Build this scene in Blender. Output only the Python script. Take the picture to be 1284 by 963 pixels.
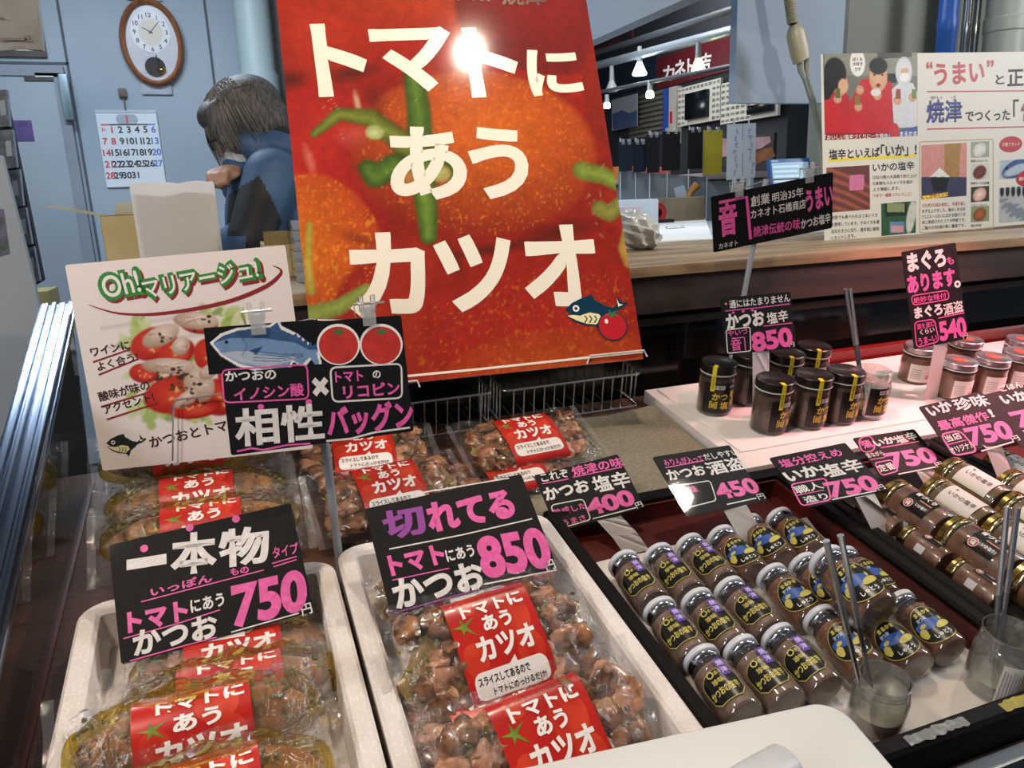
import bpy, bmesh, math, random
import numpy as np
from mathutils import Vector, Matrix
random.seed(7)
PI = math.pi
SC = bpy.context.scene
COL = SC.collection
for _o in list(bpy.data.objects):
    bpy.data.objects.remove(_o)

# ------------------------------------------------------------------ camera
W_, H_, F_ = 1284, 963, 960.0
PITCH, ROLL, YAW = math.radians(13.8), math.radians(2.3), math.radians(19.9)
CAM = np.array([0.0, 0.0, 1.45])
_f = np.array([math.sin(YAW)*math.cos(PITCH), math.cos(YAW)*math.cos(PITCH), -math.sin(PITCH)])
_r = np.array([math.cos(YAW), -math.sin(YAW), 0.0])
_u = np.cross(_r, _f)
RGT = math.cos(ROLL)*_r - math.sin(ROLL)*_u
UPV = math.sin(ROLL)*_r + math.cos(ROLL)*_u
FWD = _f
cd = bpy.data.cameras.new('camera')
cd.sensor_width = 36.0
cd.lens = F_*36.0/W_
cd.clip_start = 0.05
cam = bpy.data.objects.new('camera', cd)
COL.objects.link(cam)
cam.matrix_world = Matrix(((RGT[0], UPV[0], -FWD[0], CAM[0]), (RGT[1], UPV[1], -FWD[1], CAM[1]),
                           (RGT[2], UPV[2], -FWD[2], CAM[2]), (0, 0, 0, 1)))
SC.camera = cam

# ------------------------------------------------------------------ light and exposure
SC.view_settings.view_transform = 'Standard'
SC.view_settings.look = 'None'
SC.view_settings.gamma = 1.0
SC.view_settings.exposure = 0.28
SC.view_settings.use_curve_mapping = False
SC.cycles.transparent_max_bounces = 24
world = bpy.data.worlds.new('hall_air')
SC.world = world
world.use_nodes = True
world.node_tree.nodes['Background'].inputs[0].default_value = (0.55, 0.68, 0.9, 1)
world.node_tree.nodes['Background'].inputs[1].default_value = 0.10


def aim(o, tgt):
    d = Vector(tgt) - o.location
    o.rotation_euler = d.to_track_quat('-Z', 'Y').to_euler()


def lamp(name, kind, loc, power, col, size=0.05, tgt=None, size_y=None, cone=None):
    l = bpy.data.lights.new(name, kind)
    l.energy = power
    l.color = col
    if kind == 'AREA':
        l.size = size
        if size_y:
            l.shape = 'RECTANGLE'
            l.size_y = size_y
    else:
        l.shadow_soft_size = size
    if kind == 'SPOT':
        l.spot_size = math.radians(cone or 100)
        l.spot_blend = 0.6
    o = bpy.data.objects.new(name, l)
    COL.objects.link(o)
    o.location = loc
    if tgt:
        aim(o, tgt)
    return o


WARM = (1.0, 0.83, 0.66)
lamp('stall_bulb', 'POINT', (0.57, 0.96, 2.42), 22, WARM, 0.022)
lamp('stall_bulb', 'POINT', (-0.55, 0.35, 2.3), 36, (1.0, 0.80, 0.64), 0.07)
lamp('stall_bulb', 'POINT', (1.69, 0.80, 2.35), 18, (1.0, 0.86, 0.7), 0.05)
lamp('rosy_spot', 'SPOT', (1.80, 0.72, 2.0), 85, (1.0, 0.27, 0.30), 0.04, (1.46, 1.05, 1.0), cone=58)
lamp('aisle_area', 'AREA', (-2.6, -0.6, 3.0), 50, (0.92, 0.95, 1.0), 0.5, (0.2, 0.8, 1.0), 2.4)  # unseen fill light added on the left to brighten the display
lamp('aisle_area', 'AREA', (3.9, 0.3, 2.9), 62, (0.92, 0.95, 1.0), 0.4, (0.8, 0.8, 1.0), 1.6)  # matching fill light added out of view on the right
lamp('vendor_tube', 'AREA', (-0.5, 3.2, 2.95), 46, (0.74, 0.86, 1.0), 1.2, (-0.5, 3.6, 0.0), 0.2)
lamp('vendor_tube', 'AREA', (1.6, 2.6, 2.9), 18, (0.8, 0.9, 1.0), 1.2, (1.5, 2.4, 0.0), 0.2)
lamp('aisle_area', 'AREA', (2.9, 4.8, 3.0), 42, (0.95, 0.97, 1.0), 0.3, (3.6, 4.8, 1.8), 4.0)

# ------------------------------------------------------------------ maths


def ray(x, y):
    return FWD + RGT*(x-W_/2)/F_ - UPV*(y-H_/2)/F_


def proj(p):
    d = np.asarray(p, float) - CAM
    z = d @ FWD
    return np.array([W_/2 + F_*(d @ RGT)/z, H_/2 - F_*(d @ UPV)/z])


def hit(x, y, p0, n):
    d = ray(x, y)
    p0 = np.asarray(p0, float)
    n = np.asarray(n, float)
    return CAM + d*(((p0-CAM) @ n)/(d @ n))


def atY(x, y, Y):
    return hit(x, y, (0, Y, 0), (0, 1, 0))


def atX(x, y, X):
    return hit(x, y, (X, 0, 0), (1, 0, 0))


def atZ(x, y, Z):
    return hit(x, y, (0, 0, Z), (0, 0, 1))


SA = math.radians(10.0)          # the display shelf slopes up towards the vendor
SO = np.array([0, 0.777, 0.911])
SV = np.array([0, math.cos(SA), math.sin(SA)])
SN = np.array([0, -math.sin(SA), math.cos(SA)])


def sh(x, y, n):
    p = hit(x, y, SO + SN*n, SN)
    d = p - SO
    return d[0], d @ SV


def sp(X, v, n=0.0):
    return SO + np.array([X, 0, 0]) + SV*v + SN*n


S4 = Matrix.Translation(Vector(SO)) @ Matrix.Rotation(SA, 4, 'X')


def mat4(ex, ey, ez, o):
    return Matrix(((ex[0], ey[0], ez[0], o[0]), (ex[1], ey[1], ez[1], o[1]), (ex[2], ey[2], ez[2], o[2]), (0, 0, 0, 1)))


# ------------------------------------------------------------------ materials
def lin(c):
    if isinstance(c, str):
        c = [int(c[i:i+2], 16)/255 for i in (0, 2, 4)]
        c = [v/12.92 if v <= 0.04045 else ((v+0.055)/1.055)**2.4 for v in c]
    return tuple(c)


MATS = {}


def mat(name, col, rough=0.5, metal=0.0, spec=0.5, coat=0.0, col2=None, scale=20.0, fac=0.5, bump=0.0, bscale=60.0,
        stretch=None, emit=0.0, kind='noise', sss=0.0, trans=0.0, alpha=1.0, detail=4.0):
    if name in MATS:
        return MATS[name]
    m = bpy.data.materials.new(name)
    m.use_nodes = True
    nt = m.node_tree
    b = nt.nodes['Principled BSDF']
    c = lin(col)
    b.inputs['Base Color'].default_value = (*c, 1)
    b.inputs['Roughness'].default_value = rough
    b.inputs['Metallic'].default_value = metal
    b.inputs['Specular IOR Level'].default_value = spec
    b.inputs['Coat Weight'].default_value = coat
    b.inputs['Coat Roughness'].default_value = 0.06
    b.inputs['Transmission Weight'].default_value = trans
    b.inputs['Alpha'].default_value = alpha
    if emit:
        b.inputs['Emission Color'].default_value = (*c, 1)
        b.inputs['Emission Strength'].default_value = emit
    tc = nt.nodes.new('ShaderNodeTexCoord')
    mp = nt.nodes.new('ShaderNodeMapping')
    nt.links.new(tc.outputs['Object'], mp.inputs['Vector'])
    if stretch:
        mp.inputs['Scale'].default_value = stretch
    if col2 is not None:
        if kind == 'wave':
            n = nt.nodes.new('ShaderNodeTexWave')
            n.inputs['Scale'].default_value = scale
            n.inputs['Distortion'].default_value = 3.0
            n.inputs['Detail'].default_value = detail
            out = n.outputs['Fac']
        elif kind == 'voronoi':
            n = nt.nodes.new('ShaderNodeTexVoronoi')
            n.inputs['Scale'].default_value = scale
            out = n.outputs['Distance']
        else:
            n = nt.nodes.new('ShaderNodeTexNoise')
            n.inputs['Scale'].default_value = scale
            n.inputs['Detail'].default_value = detail
            out = n.outputs['Fac']
        nt.links.new(mp.outputs[0], n.inputs['Vector'])
        r = nt.nodes.new('ShaderNodeValToRGB')
        r.color_ramp.elements[0].color = (*c, 1)
        r.color_ramp.elements[1].color = (*lin(col2), 1)
        r.color_ramp.elements[0].position = max(0.0, fac-0.14)
        r.color_ramp.elements[1].position = min(1.0, fac+0.14)
        nt.links.new(out, r.inputs['Fac'])
        nt.links.new(r.outputs['Color'], b.inputs['Base Color'])
    if bump:
        n2 = nt.nodes.new('ShaderNodeTexNoise')
        n2.inputs['Scale'].default_value = bscale
        n2.inputs['Detail'].default_value = 3
        nt.links.new(mp.outputs[0], n2.inputs['Vector'])
        bp = nt.nodes.new('ShaderNodeBump')
        bp.inputs['Strength'].default_value = bump
        bp.inputs['Distance'].default_value = 0.004
        nt.links.new(n2.outputs['Fac'], bp.inputs['Height'])
        nt.links.new(bp.outputs['Normal'], b.inputs['Normal'])
    MATS[name] = m
    return m


def clear(name, tint=(1, 1, 1), haze=0.0, hazecol=(0.9, 0.9, 0.9), rough=0.03, gain=1.0, base=0.0, bump=0.0, bscale=50.0, ior=1.45):
    """thin clear sheet: lets light through, mirrors by Fresnel"""
    if name in MATS:
        return MATS[name]
    m = bpy.data.materials.new(name)
    m.use_nodes = True
    nt = m.node_tree
    nt.nodes.clear()
    out = nt.nodes.new('ShaderNodeOutputMaterial')
    tr = nt.nodes.new('ShaderNodeBsdfTransparent')
    tr.inputs[0].default_value = (*tint, 1)
    df = nt.nodes.new('ShaderNodeBsdfDiffuse')
    df.inputs[0].default_value = (*hazecol, 1)
    gl = nt.nodes.new('ShaderNodeBsdfGlossy')
    gl.inputs['Roughness'].default_value = rough
    m1 = nt.nodes.new('ShaderNodeMixShader')
    m1.inputs[0].default_value = haze
    m2 = nt.nodes.new('ShaderNodeMixShader')
    fr = nt.nodes.new('ShaderNodeLayerWeight')
    fr.inputs['Blend'].default_value = 0.5
    pw = nt.nodes.new('ShaderNodeMath')
    pw.operation = 'POWER'
    pw.inputs[1].default_value = 4.6
    nt.links.new(fr.outputs['Facing'], pw.inputs[0])
    f0 = ((ior-1)/(ior+1))**2
    ma = nt.nodes.new('ShaderNodeMath')
    ma.operation = 'MULTIPLY_ADD'
    ma.use_clamp = True
    ma.inputs[1].default_value = gain*(1-f0)
    ma.inputs[2].default_value = base+gain*f0
    nt.links.new(pw.outputs[0], ma.inputs[0])
    nt.links.new(tr.outputs[0], m1.inputs[1])
    nt.links.new(df.outputs[0], m1.inputs[2])
    nt.links.new(ma.outputs[0], m2.inputs[0])
    nt.links.new(m1.outputs[0], m2.inputs[1])
    nt.links.new(gl.outputs[0], m2.inputs[2])
    nt.links.new(m2.outputs[0], out.inputs['Surface'])
    if bump:
        tc = nt.nodes.new('ShaderNodeTexCoord')
        n2 = nt.nodes.new('ShaderNodeTexNoise')
        n2.inputs['Scale'].default_value = bscale
        n2.inputs['Detail'].default_value = 4
        n2.inputs['Distortion'].default_value = 1.0
        nt.links.new(tc.outputs['Object'], n2.inputs['Vector'])
        bp = nt.nodes.new('ShaderNodeBump')
        bp.inputs['Strength'].default_value = bump
        bp.inputs['Distance'].default_value = 0.006
        nt.links.new(n2.outputs['Fac'], bp.inputs['Height'])
        nt.links.new(bp.outputs['Normal'], gl.inputs['Normal'])
        nt.links.new(bp.outputs['Normal'], fr.inputs['Normal'])
    MATS[name] = m
    return m


def print_mat(name, rough=0.3, coat=0.0):
    """ink printed on a sheet: colour from the sheet's own print layer"""
    if name in MATS:
        return MATS[name]
    m = mat(name, (1, 1, 1), rough, coat=coat)
    nt = m.node_tree
    a = nt.nodes.new('ShaderNodeVertexColor')
    a.layer_name = 'print'
    nt.links.new(a.outputs['Color'], nt.nodes['Principled BSDF'].inputs['Base Color'])
    return m


WHITE = mat('white_ink', 'f2eee8', 0.5)
WHITEP = mat('white_pen', 'f4f2ee', 0.55, col2='dad7d4', scale=140, fac=0.34)
PINK = mat('pink_pen', 'f068b4', 0.5, col2='dc569f', scale=120, fac=0.40)
PURPLE = mat('purple_pen', '8e3a96', 0.5)
BLACK = mat('black_ink', '16110f', 0.5)
BLACKBOARD = mat('black_card', '0b0a0b', 0.6, spec=0.2, col2='110f10', scale=40)
REDINK = mat('red_ink', 'b3222a', 0.4)
DKRED = mat('dark_red_ink', '8e1a24', 0.4)
BLUEINK = mat('blue_ink', '26307e', 0.4)
GREENINK = mat('green_ink', '2f8a35', 0.4)
GOLDINK = mat('gold_ink', 'd8b93c', 0.35)
YELLOW = mat('yellow_ink', 'e8d22a', 0.4)
BROWNINK = mat('brown_ink', '5a2416', 0.4)
LAMI = clear('laminate_film', rough=0.045, gain=0.55, base=0.0, bump=0.012, bscale=18)
FILM = clear('pouch_film', tint=(0.99, 0.985, 0.96), haze=0.010, rough=0.035, gain=1.7, base=0.02, bump=1.0, bscale=80)
SEAL = clear('pouch_seal', tint=(0.98, 0.98, 0.97), haze=0.07, rough=0.08, gain=1.5, base=0.05, bump=0.6, bscale=60)
OPENG = clear('open_glass', tint=(0.93, 0.955, 0.94), haze=0.07, rough=0.03, gain=2.2, base=0.09)
GLASS = clear('jar_glass', tint=(0.96, 0.975, 0.965), haze=0.01, rough=0.02, gain=1.3, base=0.015)
PANE = clear('side_pane', tint=(0.42, 0.40, 0.38), haze=0.0, rough=0.015, gain=1.0, base=0.26, ior=1.7)
CHROME = mat('chrome', 'dcdcde', 0.30, 1.0)
STEEL = mat('stainless', 'b9bcc0', 0.22, 1.0, bump=0.05, bscale=15)
GREYPOLE = mat('grey_plastic_pole', '8f959c', 0.4)
CLIPM = clear('clear_clip', tint=(0.93, 0.95, 0.95), haze=0.22, rough=0.08, gain=2.0, base=0.05)
STYRO = mat('styrofoam', 'ece7e2', 0.75, col2='e0dad4', scale=260, bump=0.25, bscale=260, kind='voronoi', fac=0.3)
STRIP = mat('white_plastic_strip', 'e6e2de', 0.45)


# ------------------------------------------------------------------ objects
def link(o, parent=None):
    COL.objects.link(o)
    if parent is not None:
        o.parent = parent
    return o


def obj(name, bm, m, parent=None, M4=None, smooth=True):
    me = bpy.data.meshes.new(name)
    bmesh.ops.recalc_face_normals(bm, faces=bm.faces[:])
    bm.to_mesh(me)
    bm.free()
    if smooth:
        me.polygons.foreach_set('use_smooth', [True]*len(me.polygons))
        try:
            me.set_sharp_from_angle(angle=math.radians(40))
        except Exception:
            pass
    if isinstance(m, (list, tuple)):
        for q in m:
            me.materials.append(q)
    else:
        me.materials.append(m)
    o = bpy.data.objects.new(name, me)
    link(o, parent)
    if M4 is not None:
        o.matrix_local = M4
    return o


def raw(name, verts, faces, m, parent=None, smooth=False):
    me = bpy.data.meshes.new(name)
    me.from_pydata([tuple(map(float, v)) for v in verts], [], faces)
    me.materials.append(m)
    if smooth:
        me.polygons.foreach_set('use_smooth', [True]*len(me.polygons))
    o = bpy.data.objects.new(name, me)
    return link(o, parent)


def tag(o, label, cat, group=None):
    o['label'] = label
    o['category'] = cat
    if group:
        o['group'] = group
    return o


def struct(o):
    o['kind'] = 'structure'
    return o


def thing(name, label, cat, M4=None, group=None):
    o = bpy.data.objects.new(name, None)
    o.empty_display_size = 0.02
    COL.objects.link(o)
    if M4 is not None:
        o.matrix_world = M4 if isinstance(M4, Matrix) else Matrix.Translation(Vector(M4))
    return tag(o, label, cat, group)


def dup(root, M4, label, group=None):
    r = root.copy()
    COL.objects.link(r)
    r.matrix_world = M4
    r['label'] = label
    if group:
        r['group'] = group
    kids = [o for o in KIDS.get(root.name, [])] or list(root.children)
    for ch in kids:
        c = ch.copy()
        COL.objects.link(c)
        c.parent = r
        for g in list(ch.children):
            d = g.copy()
            COL.objects.link(d)
            d.parent = c
    return r


KIDS = {}


# ------------------------------------------------------------------ shapes
def box(bm, lo, hi, M4=None, bev=0.0):
    lo, hi = Vector(lo), Vector(hi)
    r = bmesh.ops.create_cube(bm, size=1.0)
    vs = r['verts']
    for v in vs:
        v.co = Vector(((lo[i]+hi[i])/2 + v.co[i]*(hi[i]-lo[i]) for i in range(3)))
    if bev:
        es = list({e for v in vs for e in v.link_edges})
        rb = bmesh.ops.bevel(bm, geom=es, offset=bev, segments=2, affect='EDGES', profile=0.7)
        vs = list({v for f in rb['faces'] for v in f.verts} | {v for v in vs if v.is_valid})
    if M4 is not None:
        for v in vs:
            v.co = M4 @ v.co
    return vs


def tube(bm, pts, r, seg=8, cap=True, r2=None):
    pts = [Vector(p) for p in pts]
    rings = []
    n = len(pts)
    up = Vector((0, 0, 1))
    for i, p in enumerate(pts):
        t = (pts[min(i+1, n-1)]-pts[max(i-1, 0)]).normalized()
        a = t.cross(up)
        if a.length < 1e-3:
            a = t.cross(Vector((1, 0, 0)))
        a.normalize()
        b = t.cross(a)
        rr = r if r2 is None else r + (r2-r)*i/(n-1)
        rings.append([bm.verts.new(p + a*(rr*math.cos(2*PI*k/seg)) + b*(rr*math.sin(2*PI*k/seg))) for k in range(seg)])
    for i in range(n-1):
        for k in range(seg):
            bm.faces.new((rings[i][k], rings[i][(k+1) % seg], rings[i+1][(k+1) % seg], rings[i+1][k]))
    if cap:
        bm.faces.new(rings[0][::-1])
        bm.faces.new(rings[-1])


def lathe(bm, prof, seg=32, M4=None, caps=True):
    rings = []
    for r, z in prof:
        ring = []
        for k in range(seg):
            p = Vector((r*math.cos(2*PI*k/seg), r*math.sin(2*PI*k/seg), z))
            ring.append(bm.verts.new(M4 @ p if M4 is not None else p))
        rings.append(ring)
    for a, b in zip(rings, rings[1:]):
        for k in range(seg):
            bm.faces.new((a[k], a[(k+1) % seg], b[(k+1) % seg], b[k]))
    if caps:
        if prof[0][0] > 1e-5:
            bm.faces.new(rings[0][::-1])
        if prof[-1][0] > 1e-5:
            bm.faces.new(rings[-1])


def rrect(w, l, r, k=5):
    pts = []
    for cx, cy, a0 in ((w/2-r, l/2-r, 0), (-w/2+r, l/2-r, PI/2), (-w/2+r, -l/2+r, PI), (w/2-r, -l/2+r, 1.5*PI)):
        for i in range(k+1):
            a = a0 + PI/2*i/k
            pts.append((cx+r*math.cos(a), cy+r*math.sin(a)))
    return pts


def rings_bridge(bm, loops, cap0=True, cap1=True):
    rs = [[bm.verts.new(p) for p in lp] for lp in loops]
    n = len(rs[0])
    for a, b in zip(rs, rs[1:]):
        for k in range(n):
            bm.faces.new((a[k], a[(k+1) % n], b[(k+1) % n], b[k]))
    if cap0:
        bm.faces.new(rs[0][::-1])
    if cap1:
        bm.faces.new(rs[-1])


def tray(bm, w, l, h, th, floor, r=0.015, taper=0.0):
    """open box centred on the origin, bottom at z=0"""
    L = []
    e = 0.004
    for (dw, z, rr) in ((-2*taper, 0, r), (-e*0, h-e, r), (-2*e, h, r), (-2*th+2*e, h, max(r-th, 0.004)), (-2*th, h-e, max(r-th, 0.004)), (-2*th-2*taper, floor, max(r-th, 0.004))):
        L.append([(x, y, z) for x, y in rrect(w+dw, l+dw, rr)])
    rings_bridge(bm, L)


def blob(bm, c, s, rot, seed, amp=0.25, sub=2, sq=0.0):
    rnd = random.Random(seed)
    ph = [(rnd.uniform(2, 5), rnd.uniform(0, 6.3), Vector((rnd.uniform(-1, 1), rnd.uniform(-1, 1), rnd.uniform(-1, 1)))) for _ in range(6)]
    r = bmesh.ops.create_icosphere(bm, subdivisions=sub, radius=1.0)
    f0, ax0 = rnd.uniform(14, 20), Vector((rnd.uniform(-1, 1), rnd.uniform(-1, 1), rnd.uniform(-.4, .4))).normalized()
    R3 = Matrix.Rotation(rot[2], 3, 'Z') @ Matrix.Rotation(rot[1], 3, 'Y') @ Matrix.Rotation(rot[0], 3, 'X')
    for v in r['verts']:
        p = v.co.copy()
        if sq:
            m_ = max(abs(p.x), abs(p.y), abs(p.z))
            p = p*(1-sq) + p/m_*sq*0.85
        d = 1 + amp*sum(math.sin(f*p.dot(ax)*1.8+o) for f, o, ax in ph)/4 + amp*0.22*math.sin(f0*p.dot(ax0)+1.3)*math.sin(7*p.x+5*p.y)
        p = Vector((p.x*s[0], p.y*s[1], p.z*s[2]))*d
        v.co = R3 @ p + Vector(c)


# ------------------------------------------------------------------ writing
_TX = {}


def thicken(v, f, b):
    """heavier pen: a rim of width b added outside every outline"""
    # weld coincident points so that outlines close
    key = {}
    idx = []
    for p in v:
        k = (round(p[0]*20000), round(p[1]*20000))
        idx.append(key.setdefault(k, len(key)))
    w = np.zeros((len(key), 2))
    for i, k in enumerate(idx):
        w[k] = v[i]
    F = []
    for p in f:
        q = []
        for i in p:
            if not q or q[-1] != idx[i]:
                q.append(idx[i])
        if len(q) > 1 and q[0] == q[-1]:
            q.pop()
        if len(q) < 3:
            continue
        P = w[q]
        ar = np.sum(P[:, 0]*np.roll(P[:, 1], -1) - np.roll(P[:, 0], -1)*P[:, 1])
        F.append(tuple(q) if ar > 0 else tuple(q[::-1]))
    cnt = {}
    for q in F:
        for i, j in zip(q, q[1:]+q[:1]):
            cnt[i, j] = cnt.get((i, j), 0)+1
    nxt, prv = {}, {}
    E = [(i, j) for (i, j) in cnt if (j, i) not in cnt]
    for i, j in E:
        nxt.setdefault(i, []).append(j)
        prv.setdefault(j, []).append(i)
    V = [tuple(p) for p in w]
    OUT = {}

    def nrm(i, j):
        d = w[j]-w[i]
        d = d/max(np.linalg.norm(d), 1e-9)
        return np.array([d[1], -d[0]])
    for i in nxt:
        if i not in prv:
            continue
        n1, n2 = nrm(prv[i][0], i), nrm(i, nxt[i][0])
        m = n1+n2
        L = np.linalg.norm(m)
        m = m/L if L > 1e-4 else n1
        k = min(1.0/max(m @ n1, 0.2), 1.22)
        OUT[i] = len(V)
        V.append(tuple(w[i]+m*b*k))
    for i, j in E:
        if i in OUT and j in OUT:
            F.append((j, i, OUT[i], OUT[j]))
    return np.array(V), F


def text_shape(s, bold=0.0, shear=0.0):
    """outline of a written line as flat triangles, ink box normalised to -0.5..0.5"""
    key = (s, bold, shear)
    if key in _TX:
        return _TX[key]
    c = bpy.data.curves.new('writing', 'FONT')
    c.body = s
    c.shear = shear
    c.resolution_u = 5
    c.size = 1.0
    o = bpy.data.objects.new('writing', c)
    COL.objects.link(o)
    dg = bpy.context.evaluated_depsgraph_get()
    ev = o.evaluated_get(dg)
    me = ev.to_mesh()
    v = np.empty(len(me.vertices)*3)
    me.vertices.foreach_get('co', v)
    v = v.reshape(-1, 3)[:, :2]
    f = [tuple(p.vertices) for p in me.polygons]
    ev.to_mesh_clear()
    bpy.data.objects.remove(o)
    bpy.data.curves.remove(c)
    if bold > 0:
        v, f = thicken(v, f, bold)
    lo, hi = v.min(0), v.max(0)
    asp = (hi[0]-lo[0])/max(hi[1]-lo[1], 1e-6)
    v = (v-(lo+hi)/2)/np.maximum(hi-lo, 1e-6)
    _TX[key] = (v, f, asp)
    return _TX[key]


class Card:
    """a flat printed or hand-written sheet standing in the scene; local x right, y up, z out of its face"""

    def __init__(self, ce, B, w, h):
        self.c, self.B, self.w, self.h = np.array(ce), np.array(B), w, h
        self.M = mat4(self.B[:, 0], self.B[:, 1], self.B[:, 2], self.c)

    def loc(self, x, y):
        p = hit(x, y, self.c, self.B[:, 2]) - self.c
        return np.array([p @ self.B[:, 0], p @ self.B[:, 1]])

    def wpt(self, q, z=0.0):
        return self.c + self.B[:, 0]*q[0] + self.B[:, 1]*q[1] + self.B[:, 2]*z

    def pxper(self, q, d):
        return np.linalg.norm(proj(self.wpt(np.asarray(q)+np.asarray(d)*1e-4)) - proj(self.wpt(q)))/1e-4

    def text(self, parent, s, xl, yl, xr, yr, h, m, bold=0.02, z=0.0012, name='lettering', shear=0.0, jig=0.0):
        a, b = self.loc(xl, yl), self.loc(xr, yr)
        c = (a+b)/2
        wd = np.linalg.norm(b-a)
        ex = (b-a)/wd
        ey = np.array([-ex[1], ex[0]])
        hl = h/self.pxper(c, ey)
        v, f, _ = text_shape(s, bold, shear)
        P = c + np.outer(v[:, 0]*wd, ex) + np.outer(v[:, 1]*hl, ey)
        return raw(name, [(p[0], p[1], z) for p in P], f, m, parent)

    def line(self, parent, pts, wpx, m, z=0.0011, closed=False, name='pen_line', w2=None):
        P = [self.loc(*p) for p in pts]
        k = 1.0/self.pxper(P[0], (1, 0))
        return ribbon(parent, P, wpx*k, m, z, closed, name, None if w2 is None else w2*k)

    def poly(self, parent, pts, m, z=0.0010, name='printed_shape'):
        P = [self.loc(*p) for p in pts]
        bm = bmesh.new()
        bm.faces.new([bm.verts.new((p[0], p[1], z)) for p in P])
        bmesh.ops.triangulate(bm, faces=bm.faces[:])
        return obj(name, bm, m, parent, smooth=False)

    def ell(self, parent, x, y, rx, ry, m, z=0.0010, name='pen_dot', seg=28):
        c = self.loc(x, y)
        k = 1.0/self.pxper(c, (1, 0))
        k2 = 1.0/self.pxper(c, (0, 1))
        bm = bmesh.new()
        bm.faces.new([bm.verts.new((c[0]+rx*k*math.cos(2*PI*i/seg), c[1]+ry*k2*math.sin(2*PI*i/seg), z)) for i in range(seg)])
        return obj(name, bm, m, parent, smooth=False)

    def rbox(self, parent, q, wpx, m, rad=0.18, name='pen_box', z=0.0011):
        """hand-drawn rounded frame through four corners in the photograph"""
        P = [self.loc(*p) for p in q]
        out = []
        n = len(P)
        for i in range(n):
            p, a, b = P[i], P[i-1], P[(i+1) % n]
            r = rad*min(np.linalg.norm(a-p), np.linalg.norm(b-p))
            s, e = p+(a-p)/np.linalg.norm(a-p)*r, p+(b-p)/np.linalg.norm(b-p)*r
            for t in (0, .25, .5, .75, 1):
                out.append((1-t)**2*s + 2*t*(1-t)*p + t*t*e)
        k = 1.0/self.pxper(P[0], (1, 0))
        return ribbon(parent, out, wpx*k, m, z, True, name)


def ribbon(parent, P, w, m, z, closed=False, name='pen_line', w2=None):
    n = len(P)
    L, R = [], []
    for i in range(n):
        a = P[i-1] if (i or closed) else P[0]
        b = P[(i+1) % n] if (i < n-1 or closed) else P[-1]
        t = (b-a)/max(np.linalg.norm(b-a), 1e-9)
        nn = np.array([-t[1], t[0]])
        ww = w
        if w2 is not None:
            ww = w + (w2-w)*math.sin(PI*i/(n-1))
        L.append(P[i]+nn*ww/2)
        R.append(P[i]-nn*ww/2)
    vs = [(p[0], p[1], z) for p in L] + [(p[0], p[1], z) for p in R]
    fs = [(i, (i+1) % n, n+(i+1) % n, n+i) for i in range(n if closed else n-1)]
    return raw(name, vs, fs, m, parent)


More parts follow.
